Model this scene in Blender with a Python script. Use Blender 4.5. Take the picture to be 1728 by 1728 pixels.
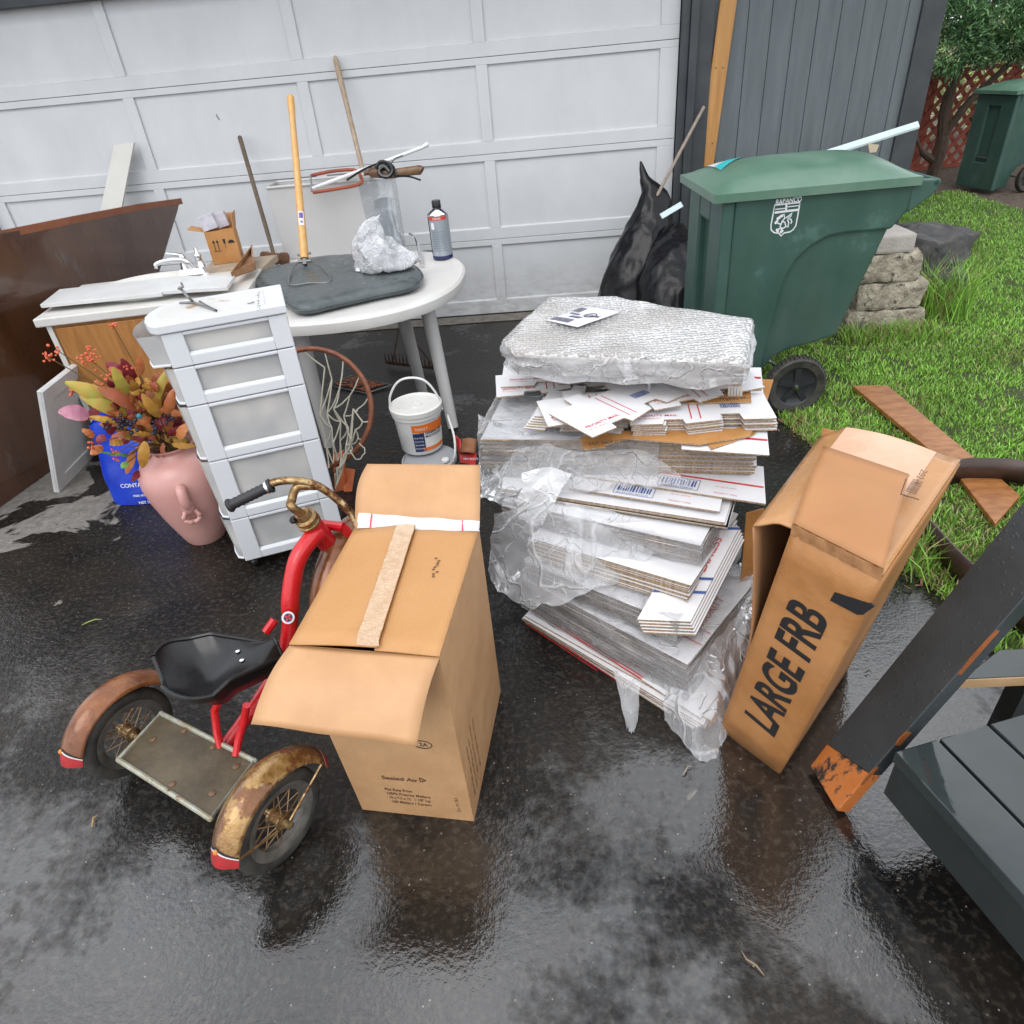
import bpy, bmesh, math, random
import numpy as np
from mathutils import Vector, Matrix, noise
for o in list(bpy.data.objects): bpy.data.objects.remove(o)
SC=bpy.context.scene; COL=SC.collection; R=math.radians
random.seed(7)

# ---------------------------------------------------------------- camera
W0=1728.0; FPX=1149.656; YAW,PIT,ROL=-.06644,.59412,-.09463
CAM=Vector((1.4529,-5.24221,1.68929))
fwd=Vector((math.sin(YAW)*math.cos(PIT),math.cos(YAW)*math.cos(PIT),-math.sin(PIT)))
rt=Vector((math.cos(YAW),-math.sin(YAW),0)); up=rt.cross(fwd)
RT=rt*math.cos(ROL)+up*math.sin(ROL); UP=-rt*math.sin(ROL)+up*math.cos(ROL)
cd=bpy.data.cameras.new('camera'); cam=bpy.data.objects.new('camera',cd); COL.objects.link(cam)
cd.sensor_fit='HORIZONTAL'; cd.sensor_width=36; cd.lens=36*FPX/W0; cd.clip_start=.05; cd.clip_end=500
cam.matrix_world=Matrix(((RT.x,UP.x,-fwd.x,CAM.x),(RT.y,UP.y,-fwd.y,CAM.y),(RT.z,UP.z,-fwd.z,CAM.z),(0,0,0,1)))
SC.camera=cam
SC.render.resolution_x=SC.render.resolution_y=1024

# ---------------------------------------------------------------- sky and sun (overcast)
wd=bpy.data.worlds.new('World'); SC.world=wd; wd.use_nodes=True
nt=wd.node_tree; nt.nodes.clear()
sk=nt.nodes.new('ShaderNodeTexSky'); sk.sky_type='NISHITA'; sk.sun_disc=False
SUN_EL,SUN_ROT=R(52),R(200)
sk.sun_elevation=SUN_EL; sk.sun_rotation=SUN_ROT; sk.dust_density=4; sk.air_density=1.0; sk.ozone_density=1
hs=nt.nodes.new('ShaderNodeHueSaturation'); hs.inputs['Saturation'].default_value=.28
bg=nt.nodes.new('ShaderNodeBackground'); bg.inputs['Strength'].default_value=.15
ow=nt.nodes.new('ShaderNodeOutputWorld')
tcw=nt.nodes.new('ShaderNodeTexCoord'); cn=nt.nodes.new('ShaderNodeTexNoise'); cn.inputs['Scale'].default_value=4.5; cn.inputs['Detail'].default_value=5
nt.links.new(tcw.outputs['Generated'],cn.inputs['Vector'])
cr_=nt.nodes.new('ShaderNodeValToRGB'); cr_.color_ramp.elements[0].position=.3; cr_.color_ramp.elements[1].position=.7
cr_.color_ramp.elements[0].color=(6.4,6.8,7.4,1); cr_.color_ramp.elements[1].color=(17.8,18.2,19,1); nt.links.new(cn.outputs[0],cr_.inputs[0])
cm_=nt.nodes.new('ShaderNodeMix'); cm_.data_type='RGBA'; cm_.inputs[0].default_value=.85
nt.links.new(sk.outputs[0],hs.inputs['Color']); nt.links.new(hs.outputs[0],cm_.inputs[6]); nt.links.new(cr_.outputs[0],cm_.inputs[7]); nt.links.new(cm_.outputs[2],bg.inputs[0]); nt.links.new(bg.outputs[0],ow.inputs[0])
sl=bpy.data.lights.new('sun','SUN'); sl.energy=.9; sl.angle=R(35); sl.color=(1,.97,.93)
so=bpy.data.objects.new('sun',sl); COL.objects.link(so)
sd=Vector((math.sin(SUN_ROT)*math.cos(SUN_EL),math.cos(SUN_ROT)*math.cos(SUN_EL),math.sin(SUN_EL)))
so.rotation_euler=sd.to_track_quat('Z','Y').to_euler(); so.location=(0,-8,8)
SC.view_settings.view_transform='Standard'; SC.view_settings.look='None'; SC.view_settings.gamma=1
SC.view_settings.use_curve_mapping=False; SC.view_settings.exposure=.0

# ---------------------------------------------------------------- survey helpers (photo measurements -> metres)
def ray(x,y): return RT*((x-864)/FPX)+UP*((864-y)/FPX)+fwd
def G(x,y,z=0.0):
    d=ray(x,y); return CAM+d*((z-CAM.z)/d.z)
def YP(x,y,Y):
    d=ray(x,y); return CAM+d*((Y-CAM.y)/d.y)
def PN(x,y,P,n):
    d=ray(x,y); n=Vector(n); return CAM+d*((Vector(P)-CAM).dot(n)/d.dot(n))
def D(x,y,k): return CAM+ray(x,y)*k
def V(*a): return Vector(a)
def srgb(r,g,b):
    f=lambda c:(c/12.92 if c<=.04045 else ((c+.055)/1.055)**2.4)
    return (f(r/255),f(g/255),f(b/255),1)

# ---------------------------------------------------------------- materials
MATS={}
def mat(name,c,c2=None,sc=6,rough=.5,r2=None,bump=0,bs=60,metal=0,detail=5,lo=.35,hi=.65,stretch=None,coat=0,trans=0,c3=None,sc3=20,t3=.62,sss=0,emit=None,drops=0):
    if name in MATS: return MATS[name]
    m=bpy.data.materials.new(name); m.use_nodes=True; t=m.node_tree; n=t.nodes; l=t.links
    b=n['Principled BSDF']
    c=tuple(c)+((1,) if len(c)==3 else ()); 
    tc=n.new('ShaderNodeTexCoord'); mp=n.new('ShaderNodeMapping'); l.new(tc.outputs['Object'],mp.inputs[0])
    if stretch: mp.inputs['Scale'].default_value=stretch
    base=None
    if c2 is not None:
        c2=tuple(c2)+((1,) if len(c2)==3 else ())
        ns=n.new('ShaderNodeTexNoise'); ns.inputs['Scale'].default_value=sc; ns.inputs['Detail'].default_value=detail; ns.inputs['Roughness'].default_value=.62
        l.new(mp.outputs[0],ns.inputs['Vector'])
        cr=n.new('ShaderNodeValToRGB'); cr.color_ramp.elements[0].position=lo; cr.color_ramp.elements[1].position=hi
        cr.color_ramp.elements[0].color=c; cr.color_ramp.elements[1].color=c2
        l.new(ns.outputs[0],cr.inputs[0]); base=cr.outputs[0]
        if r2 is not None:
            mr=n.new('ShaderNodeMapRange'); mr.inputs['From Min'].default_value=lo; mr.inputs['From Max'].default_value=hi
            mr.inputs['To Min'].default_value=rough; mr.inputs['To Max'].default_value=r2
            l.new(ns.outputs[0],mr.inputs[0]); l.new(mr.outputs[0],b.inputs['Roughness'])
    if c3 is not None:
        c3=tuple(c3)+((1,) if len(c3)==3 else ())
        n3=n.new('ShaderNodeTexNoise'); n3.inputs['Scale'].default_value=sc3; n3.inputs['Detail'].default_value=8; n3.inputs['Roughness'].default_value=.7
        l.new(mp.outputs[0],n3.inputs['Vector'])
        r3=n.new('ShaderNodeMapRange'); r3.inputs['From Min'].default_value=t3; r3.inputs['From Max'].default_value=t3+.05
        l.new(n3.outputs[0],r3.inputs[0])
        mx=n.new('ShaderNodeMix'); mx.data_type='RGBA'; l.new(r3.outputs[0],mx.inputs[0])
        if base: l.new(base,mx.inputs[6])
        else: mx.inputs[6].default_value=c
        mx.inputs[7].default_value=c3; base=mx.outputs[2]
    if base: l.new(base,b.inputs['Base Color'])
    else: b.inputs['Base Color'].default_value=c
    if r2 is None or c2 is None: b.inputs['Roughness'].default_value=rough
    b.inputs['Metallic'].default_value=metal; b.inputs['Coat Weight'].default_value=coat; b.inputs['Coat Roughness'].default_value=.08
    if trans: b.inputs['Transmission Weight'].default_value=trans
    if sss:
        b.inputs['Subsurface Weight'].default_value=sss; b.inputs['Subsurface Scale'].default_value=.02
    last=None
    if bump:
        nb=n.new('ShaderNodeTexNoise'); nb.inputs['Scale'].default_value=bs; nb.inputs['Detail'].default_value=5; l.new(mp.outputs[0],nb.inputs['Vector'])
        bp=n.new('ShaderNodeBump'); bp.inputs['Strength'].default_value=min(1,bump); bp.inputs['Distance'].default_value=.004*max(1,bump)
        l.new(nb.outputs[0],bp.inputs['Height']); l.new(bp.outputs[0],b.inputs['Normal']); last=bp
    if drops:
        vo=n.new('ShaderNodeTexVoronoi'); vo.inputs['Scale'].default_value=drops; vo.inputs['Randomness'].default_value=1; l.new(tc.outputs['Object'],vo.inputs['Vector'])
        mr=n.new('ShaderNodeMapRange'); mr.inputs['From Min'].default_value=.0; mr.inputs['From Max'].default_value=.28; mr.inputs['To Min'].default_value=1; mr.inputs['To Max'].default_value=0
        l.new(vo.outputs['Distance'],mr.inputs[0])
        bp=n.new('ShaderNodeBump'); bp.inputs['Strength'].default_value=.6; bp.inputs['Distance'].default_value=.002
        l.new(mr.outputs[0],bp.inputs['Height'])
        if last: l.new(last.outputs[0],bp.inputs['Normal'])
        l.new(bp.outputs[0],b.inputs['Normal'])
    MATS[name]=m; return m

def film(name,op=.35,white=(.85,.86,.88),scale=14,bump=1.0,rough=.1,lo=.35,hi=.75):
    "thin crumpled clear film: see-through, sharp glints, milky only along its creases"
    if name in MATS: return MATS[name]
    m=bpy.data.materials.new(name); m.use_nodes=True; t=m.node_tree; n=t.nodes; l=t.links; n.remove(n['Principled BSDF'])
    out=n['Material Output']; tr=n.new('ShaderNodeBsdfTransparent'); tr.inputs[0].default_value=(.95,.955,.96,1)
    tc=n.new('ShaderNodeTexCoord')
    def nz(s,d,dist,r=.6):
        x=n.new('ShaderNodeTexNoise'); x.inputs['Scale'].default_value=s; x.inputs['Detail'].default_value=d; x.inputs['Distortion'].default_value=dist; x.inputs['Roughness'].default_value=r; l.new(tc.outputs['Object'],x.inputs['Vector']); return x.outputs[0]
    def mth(op_,a,b_):
        x=n.new('ShaderNodeMath'); x.operation=op_
        for k,v in ((0,a),(1,b_)):
            if isinstance(v,(int,float)): x.inputs[k].default_value=v
            else: l.new(v,x.inputs[k])
        return x.outputs[0]
    def ridge(v,wd):
        r=n.new('ShaderNodeMapRange'); r.inputs['From Min'].default_value=0; r.inputs['From Max'].default_value=wd; r.inputs['To Min'].default_value=1; r.inputs['To Max'].default_value=0
        l.new(mth('ABSOLUTE',mth('SUBTRACT',v,.5),0),r.inputs[0]); return r.outputs[0]
    r1=ridge(nz(scale*.8,2,.5,.4),.022); r2=ridge(nz(scale*1.9,2,.8,.4),.025)
    hgt=mth('ADD',mth('MULTIPLY',nz(scale,4,.6),1.2),mth('MULTIPLY',mth('ADD',r1,mth('MULTIPLY',r2,.5)),.35))
    bp=n.new('ShaderNodeBump'); bp.inputs['Strength'].default_value=bump; bp.inputs['Distance'].default_value=.013; l.new(hgt,bp.inputs['Height'])
    gl=n.new('ShaderNodeBsdfGlossy'); gl.inputs['Roughness'].default_value=rough+.04; l.new(bp.outputs[0],gl.inputs['Normal'])
    fr=n.new('ShaderNodeFresnel'); fr.inputs['IOR'].default_value=1.32; l.new(bp.outputs[0],fr.inputs['Normal'])
    m1=n.new('ShaderNodeMixShader'); l.new(mth('ADD',fr.outputs[0],.01),m1.inputs[0]); l.new(tr.outputs[0],m1.inputs[1]); l.new(gl.outputs[0],m1.inputs[2])
    df=n.new('ShaderNodeBsdfDiffuse'); df.inputs[0].default_value=(*white,1); l.new(bp.outputs[0],df.inputs['Normal'])
    cl=n.new('ShaderNodeMapRange'); cl.inputs['From Min'].default_value=.42; cl.inputs['From Max'].default_value=.72; l.new(nz(scale*.35,4,.3),cl.inputs[0])
    a=mth('ADD',mth('ADD',op*.80,mth('MULTIPLY',cl.outputs[0],op*.6)),mth('MULTIPLY',mth('ADD',r1,mth('MULTIPLY',r2,.6)),op*.75)); a=mth('MINIMUM',a,.95)
    m2=n.new('ShaderNodeMixShader'); l.new(a,m2.inputs[0]); l.new(m1.outputs[0],m2.inputs[1]); l.new(df.outputs[0],m2.inputs[2]); l.new(m2.outputs[0],out.inputs[0])
    MATS[name]=m; return m

def asphalt():
    m=bpy.data.materials.new('wet_asphalt'); m.use_nodes=True; t=m.node_tree; n=t.nodes; l=t.links; b=n['Principled BSDF']
    tc=n.new('ShaderNodeTexCoord')
    def nz(s,d=6,r=.6,dist=0):
        x=n.new('ShaderNodeTexNoise'); x.inputs['Scale'].default_value=s; x.inputs['Detail'].default_value=d; x.inputs['Roughness'].default_value=r; x.inputs['Distortion'].default_value=dist
        l.new(tc.outputs['Object'],x.inputs['Vector']); return x.outputs[0]
    def mr(a,f0,f1,t0,t1):
        x=n.new('ShaderNodeMapRange'); l.new(a,x.inputs[0])
        for k,v in zip(('From Min','From Max','To Min','To Max'),(f0,f1,t0,t1)): x.inputs[k].default_value=v
        return x.outputs[0]
    def mix(f,a,bb):
        x=n.new('ShaderNodeMix'); x.data_type='RGBA'; l.new(f,x.inputs[0])
        for k,v in ((6,a),(7,bb)):
            if isinstance(v,tuple): x.inputs[k].default_value=v
            else: l.new(v,x.inputs[k])
        return x.outputs[2]
    def math_(op,a,bb):
        x=n.new('ShaderNodeMath'); x.operation=op
        for k,v in ((0,a),(1,bb)):
            if isinstance(v,float): x.inputs[k].default_value=v
            else: l.new(v,x.inputs[k])
        return x.outputs[0]
    c=mix(mr(nz(2.2,5),.35,.7,0,1),(.006,.006,.0063,1),(.024,.020,.016,1))
    c=mix(mr(nz(55,3,.5),.5,.68,0,.6),c,(.055,.047,.038,1))
    # pale stone chips
    vo=n.new('ShaderNodeTexVoronoi'); vo.inputs['Scale'].default_value=75; l.new(tc.outputs['Object'],vo.inputs['Vector'])
    rgb=n.new('ShaderNodeSeparateColor'); l.new(vo.outputs['Color'],rgb.inputs[0])
    chip=math_('MULTIPLY',mr(vo.outputs['Distance'],.10,.20,1,0),mr(rgb.outputs[0],.90,.94,0,1))
    c=mix(chip,c,(.22,.20,.175,1))
    # dry light patches on the far left, by the panels
    sx=n.new('ShaderNodeSeparateXYZ'); l.new(tc.outputs['Object'],sx.inputs[0])
    dx=mr(sx.outputs[0],-1.35,-.30,1,0); dy=mr(sx.outputs[1],-3.35,-2.75,0,1); dy2=mr(sx.outputs[1],-2.1,-1.9,1,0)
    pm=math_('MULTIPLY',math_('MULTIPLY',dx,dy),dy2)
    pm=math_('ADD',pm,mr(nz(2.6,5,.62,.6),.3,.75,-.80,.62))
    dry=mr(pm,.40,.47,0,1)
    cd_=mix(mr(nz(26,5,.6),.35,.7,0,1),(.15,.138,.125,1),(.24,.225,.205,1))
    c=mix(dry,c,cd_)
    l.new(c,b.inputs['Base Color'])
    # water film: pools and damp
    pool=nz(1.15,4,.55,.3)
    front=mr(sx.outputs[1],-4.6,-3.85,.62,0.02)
    right=mr(sx.outputs[0],1.80,2.25,0,.50)
    dpx=mr(sx.outputs[0],1.75,2.0,0,1); dpy=mr(sx.outputs[1],-4.75,-4.45,1,0)
    pos=math_('SUBTRACT',math_('ADD',front,right),math_('MULTIPLY',math_('MULTIPLY',dpx,dpy),.75))
    nn1=mr(nz(1.6,3,.5,.4),.3,.7,-.30,.30); nn2=math_('ADD',mr(nz(30,2,.6),.3,.7,-.10,.10),mr(nz(5,3,.5,.5),.3,.7,-.12,.12))
    wet=mr(math_('ADD',math_('ADD',pos,nn1),nn2),.16,.46,0,1)
    rg=mr(wet,0,1,.30,.03)
    rg=math_('ADD',rg,mr(dry,0,1,0,.55))
    l.new(rg,b.inputs['Roughness'])
    l.new(mr(wet,0,1,1.30,1.88),b.inputs['IOR'])
    h=math_('ADD',math_('MULTIPLY',nz(95,3,.55),.7),math_('MULTIPLY',nz(34,3,.5),.7))
    bp=n.new('ShaderNodeBump'); bp.inputs['Distance'].default_value=.006; l.new(h,bp.inputs['Height'])
    l.new(mr(wet,0,1,.70,.17),bp.inputs['Strength']); l.new(bp.outputs[0],b.inputs['Normal'])
    return m

# ---------------------------------------------------------------- mesh builder
class MB:
    def __init__(s): s.v=[]; s.f=[]; s.mi=[]; s.sm=[]
    def add(s,vs,fs,mi=0,smooth=True):
        o=len(s.v); s.v+=[Vector(q) for q in vs]; s.f+=[[i+o for i in f] for f in fs]; s.mi+=[mi]*len(fs); s.sm+=[smooth]*len(fs); return s
    def hexa(s,b4,t4,mi=0,top=None):
        s.add(list(b4)+list(t4),[(3,2,1,0),(0,1,5,4),(1,2,6,5),(2,3,7,6),(3,0,4,7)],mi,False)
        s.f.append([len(s.v)-4+i for i in range(4)]); s.mi.append(mi if top is None else top); s.sm.append(False); return s
    def box(s,c,d,M=None,mi=0):
        c=Vector(c); hx,hy,hz=d[0]/2,d[1]/2,d[2]/2
        p=[Vector(q) for q in ((-hx,-hy,-hz),(hx,-hy,-hz),(hx,hy,-hz),(-hx,hy,-hz),(-hx,-hy,hz),(hx,-hy,hz),(hx,hy,hz),(-hx,hy,hz))]
        if M is not None: p=[M@q for q in p]
        p=[q+c for q in p]; return s.hexa(p[:4],p[4:],mi)
    def slab(s,poly,vec,mi=0,side=None):
        "flat polygon extruded by vec"
        n=len(poly); vec=Vector(vec); P=[Vector(q) for q in poly]; 
        s.add(P+[q+vec for q in P],[tuple(range(n))[::-1],tuple(range(n,2*n))],mi,False)
        o=len(s.v)-2*n
        for i in range(n):
            j=(i+1)%n; s.f.append([o+i,o+j,o+n+j,o+n+i]); s.mi.append(mi if side is None else side); s.sm.append(False)
        return s
    def tube(s,pts,r,n=10,mi=0,caps=True,flat=None):
        pts=[Vector(p) for p in pts]; k=len(pts); rs=r if isinstance(r,(list,tuple)) else [r]*k
        T=[(pts[min(i+1,k-1)]-pts[max(i-1,0)]).normalized() for i in range(k)]
        a=Vector((0,0,1)) if abs(T[0].z)<.9 else Vector((1,0,0)); N=(a-T[0]*a.dot(T[0])).normalized(); vs=[]
        for i in range(k):
            N=(N-T[i]*N.dot(T[i])).normalized(); B=T[i].cross(N)
            for j in range(n):
                an=2*math.pi*j/n; vs.append(pts[i]+(N*math.cos(an)+B*math.sin(an)*(flat or 1))*rs[i])
        fs=[(i*n+j,i*n+(j+1)%n,(i+1)*n+(j+1)%n,(i+1)*n+j) for i in range(k-1) for j in range(n)]
        if caps: fs+=[tuple(range(n))[::-1],tuple((k-1)*n+j for j in range(n))]
        return s.add(vs,fs,mi)
    def lathe(s,prof,base,ax=(0,0,1),n=32,mi=0,close=False):
        ax=Vector(ax).normalized(); a=Vector((1,0,0)) if abs(ax.x)<.8 else Vector((0,1,0)); X=(a-ax*a.dot(ax)).normalized(); Y=ax.cross(X); base=Vector(base)
        vs=[base+ax*z+(X*math.cos(2*math.pi*j/n)+Y*math.sin(2*math.pi*j/n))*r for r,z in prof for j in range(n)]
        fs=[(i*n+j,i*n+(j+1)%n,(i+1)*n+(j+1)%n,(i+1)*n+j) for i in range(len(prof)-1) for j in range(n)]
        if prof[0][0]>1e-5 and close: fs.append(tuple(range(n))[::-1])
        if prof[-1][0]>1e-5 and close: fs.append(tuple((len(prof)-1)*n+j for j in range(n)))
        return s.add(vs,fs,mi)
    def grid(s,nu,nv,fn,mi=0):
        vs=[fn(i/nu,j/nv) for j in range(nv+1) for i in range(nu+1)]
        fs=[(j*(nu+1)+i,j*(nu+1)+i+1,(j+1)*(nu+1)+i+1,(j+1)*(nu+1)+i) for j in range(nv) for i in range(nu)]
        return s.add(vs,fs,mi)
    def ball(s,c,r,n=10,mi=0,sq=(1,1,1)):
        c=Vector(c); vs=[c+Vector((0,0,r*sq[2]))]
        m=max(4,n//2)
        for i in range(1,m):
            a=math.pi*i/m
            for j in range(n):
                b=2*math.pi*j/n; vs.append(c+Vector((r*sq[0]*math.sin(a)*math.cos(b),r*sq[1]*math.sin(a)*math.sin(b),r*sq[2]*math.cos(a))))
        vs.append(c-Vector((0,0,r*sq[2]))); L=len(vs)-1
        fs=[(0,1+j,1+(j+1)%n) for j in range(n)]
        for i in range(m-2):
            for j in range(n): fs.append((1+i*n+j,1+(i+1)*n+j,1+(i+1)*n+(j+1)%n,1+i*n+(j+1)%n))
        fs+=[(L,1+(m-2)*n+(j+1)%n,1+(m-2)*n+j) for j in range(n)]
        return s.add(vs,fs,mi)
    def build(s,name,mats,parent=None,loc=None,bevel=0,ang=35,solid=0,weld=False,recalc=False):
        if not isinstance(mats,(list,tuple)): mats=[mats]
        org=Vector((0,0,0))
        if parent is not None: org=wloc(parent)
        elif loc is not None: org=Vector(loc)
        me=bpy.data.meshes.new(name); me.from_pydata([v-org for v in s.v],[],s.f)
        for m in mats: me.materials.append(m)
        me.polygons.foreach_set('material_index',s.mi); me.polygons.foreach_set('use_smooth',s.sm); me.update()
        if recalc:
            bm=bmesh.new(); bm.from_mesh(me); bmesh.ops.recalc_face_normals(bm,faces=bm.faces); bm.to_mesh(me); bm.free()
        if any(s.sm):
            try: me.set_sharp_from_angle(angle=R(ang))
            except Exception: pass
        o=bpy.data.objects.new(name,me); COL.objects.link(o)
        if parent is not None: o.parent=parent
        else: o.location=org
        if solid:
            k=o.modifiers.new('thickness','SOLIDIFY'); k.thickness=solid; k.offset=0
        if bevel:
            k=o.modifiers.new('bevel','BEVEL'); k.width=bevel; k.segments=2; k.limit_method='ANGLE'; k.angle_limit=R(40)
        return o
def wloc(o):
    l=Vector(o.location)
    while o.parent: o=o.parent; l=l+Vector(o.location)
    return l
def tag(o,label,cat=None,group=None,kind=None):
    if label: o['label']=label
    if cat: o['category']=cat
    if group: o['group']=group
    if kind: o['kind']=kind
    return o
def thing(name,label,cat,loc,group=None):
    o=bpy.data.objects.new(name,None); COL.objects.link(o); o.location=loc; o.empty_display_size=.05; return tag(o,label,cat,group)

def text(s,O,X,Y,h,m,parent,name='lettering',w=None,bold=0.0,depth=.0004,fit=None,loc=None,shear=0,lines=1.0):
    "lettering lying in the plane through O with unit directions X (reading) and Y (up); h = cap height"
    cu=bpy.data.curves.new('t','FONT'); cu.body=s; cu.size=1; cu.offset=bold; cu.shear=shear; cu.space_line=lines
    ob=bpy.data.objects.new('t',cu); COL.objects.link(ob); dg=bpy.context.evaluated_depsgraph_get()
    me=bpy.data.meshes.new_from_object(ob.evaluated_get(dg)); bpy.data.objects.remove(ob)
    vs=[v.co.copy() for v in me.vertices]; fs=[tuple(p.vertices) for p in me.polygons]; bpy.data.meshes.remove(me)
    if not vs: return None
    x0=min(v.x for v in vs); x1=max(v.x for v in vs); y0=min(v.y for v in vs)
    sy=h/.70; sx=sy if w is None else w/(x1-x0)
    X=Vector(X).normalized(); Y=Vector(Y).normalized(); N=X.cross(Y); O=Vector(O)
    if fit: P=[fit((v.x-x0)*sx,v.y*sy) for v in vs]
    else: P=[O+X*((v.x-x0)*sx)+Y*(v.y*sy)+N*depth for v in vs]
    b=MB(); b.add(P,fs,0,False); return b.build(name,m,parent,loc)
def barcode(b,O,X,Y,w,h,seed=1,mi=0,eps=.0006):
    rr=random.Random(seed); X=Vector(X).normalized(); Y=Vector(Y).normalized(); N=X.cross(Y); O=Vector(O)+N*eps; x=0
    while x<w:
        a=rr.choice((.004,.002,.003))*w/.07
        b.add([O+X*x,O+X*min(w,x+a),O+X*min(w,x+a)+Y*h,O+X*x+Y*h],[(0,1,2,3)],mi,False); x+=a+rr.choice((.002,.003))*w/.07
def quad(b,pts,mi=0): b.add(pts,[tuple(range(len(pts)))],mi,False)
def arc(c,u,v,r,a0,a1,n): return [Vector(c)+Vector(u)*r*math.cos(a0+(a1-a0)*i/n)+Vector(v)*r*math.sin(a0+(a1-a0)*i/n) for i in range(n+1)]
def spline(pts,n=8):
    pts=[Vector(p) for p in pts]; P=[pts[0]*2-pts[1]]+pts+[pts[-1]*2-pts[-2]]; out=[]
    for i in range(1,len(P)-2):
        a,b,c,d=P[i-1:i+3]
        for k in range(n):
            t=k/n; out.append(.5*((2*b)+(c-a)*t+(2*a-5*b+4*c-d)*t*t+(3*b-a-3*c+d)*t**3))
    out.append(P[-2]); return out
def nv(p,s=1.0): return noise.noise_vector(Vector(p)*s)
def copy_tree(o,parent=None):
    c=o.copy(); COL.objects.link(c)
    if parent is not None: c.parent=parent
    for ch in list(o.children): copy_tree(ch,c)
    return c

# common materials
MW=mat('white_paint',(.60,.62,.66),(.53,.55,.59),sc=3,rough=.42,bump=.15,bs=90)
KRAFT=mat('kraft_board',(.45,.225,.080),(.53,.275,.105),sc=4,rough=.62,bump=.12,bs=140,r2=.5)
KRAFT2=mat('kraft_board_pale',(.44,.255,.125),(.50,.30,.15),sc=5,rough=.6,bump=.1,bs=140)
KRAFTO=mat('kraft_board_orange',(.38,.17,.048),(.48,.235,.078),sc=5,rough=.38,r2=.6,bump=.2,bs=60,c3=(.30,.13,.04),sc3=9,t3=.66)
INK=mat('black_ink',(.014,.013,.014),rough=.6)
REDINK=mat('red_ink',(.55,.03,.035),rough=.5)
BLUEINK=mat('blue_ink',(.03,.08,.28),rough=.5)
PRINTW=mat('white_board',(.74,.735,.75),(.66,.655,.67),sc=5,rough=.5,bump=.1,bs=80)
EDGEK=mat('board_edge',(.20,.13,.075),(.46,.35,.24),sc=160,rough=.8,bump=.6,bs=220,detail=2)
EDGEG=mat('damp_board_edge',(.17,.135,.105),(.36,.30,.25),sc=150,rough=.7,bump=.6,bs=220,detail=2)
FILM=film('stretch_film',op=.16,scale=7,bump=.8,rough=.1)
FILM2=film('milky_film',op=.31,scale=5,bump=1.0,rough=.10,white=(.74,.75,.77))
RUST=mat('rusty_chrome',(.20,.095,.03),(.45,.33,.17),sc=30,rough=.45,r2=.25,metal=.75,bump=.35,bs=120,c3=(.10,.035,.012),sc3=18,t3=.56)
CHROME=mat('chrome',(.75,.76,.78),rough=.12,metal=1)
REDP=mat('red_paint',(.62,.008,.014),(.50,.006,.01),sc=12,rough=.28,bump=.3,bs=260,coat=.4)
RUBBER=mat('tyre_rubber',(.022,.021,.02),(.06,.055,.045),sc=18,rough=.6,bump=.3,bs=120)
BLKPL=mat('black_plastic',(.006,.006,.007),(.010,.010,.011),sc=9,rough=.22,bump=.15,bs=50,r2=.4)
GREYPL=mat('grey_plastic',(.30,.30,.31),rough=.45)
def dirt(m,axis,lo,hi,col,amt,scale=(3,3,3)):
    "splash dirt that thins out along one object axis"
    t=m.node_tree; n=t.nodes; l=t.links; b=n['Principled BSDF']; src=b.inputs['Base Color'].links[0].from_socket if b.inputs['Base Color'].links else None
    tc=n.new('ShaderNodeTexCoord'); sx=n.new('ShaderNodeSeparateXYZ'); l.new(tc.outputs['Object'],sx.inputs[0]); mp=n.new('ShaderNodeMapping'); mp.inputs['Scale'].default_value=scale; l.new(tc.outputs['Object'],mp.inputs[0])
    g=n.new('ShaderNodeMapRange'); l.new(sx.outputs[axis],g.inputs[0]); g.inputs['From Min'].default_value=lo; g.inputs['From Max'].default_value=hi; g.inputs['To Min'].default_value=1; g.inputs['To Max'].default_value=0
    ns=n.new('ShaderNodeTexNoise'); ns.inputs['Scale'].default_value=4; ns.inputs['Detail'].default_value=9; ns.inputs['Roughness'].default_value=.75; l.new(mp.outputs[0],ns.inputs['Vector'])
    r=n.new('ShaderNodeMapRange'); r.inputs['From Min'].default_value=.42; r.inputs['From Max'].default_value=.68; l.new(ns.outputs[0],r.inputs[0])
    a=n.new('ShaderNodeMath'); a.operation='MULTIPLY'; l.new(g.outputs[0],a.inputs[0]); l.new(r.outputs[0],a.inputs[1]); a2=n.new('ShaderNodeMath'); a2.operation='MULTIPLY'; a2.inputs[1].default_value=amt; l.new(a.outputs[0],a2.inputs[0])
    mx=n.new('ShaderNodeMix'); mx.data_type='RGBA'; l.new(a2.outputs[0],mx.inputs[0])
    if src: l.new(src,mx.inputs[6])
    else: mx.inputs[6].default_value=b.inputs['Base Color'].default_value
    mx.inputs[7].default_value=(*col,1); l.new(mx.outputs[2],b.inputs['Base Color'])
for m_ in (KRAFT,KRAFT2): dirt(m_,2,-9,9,(.30,.14,.05),.9,(.5,.5,.5))
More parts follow.
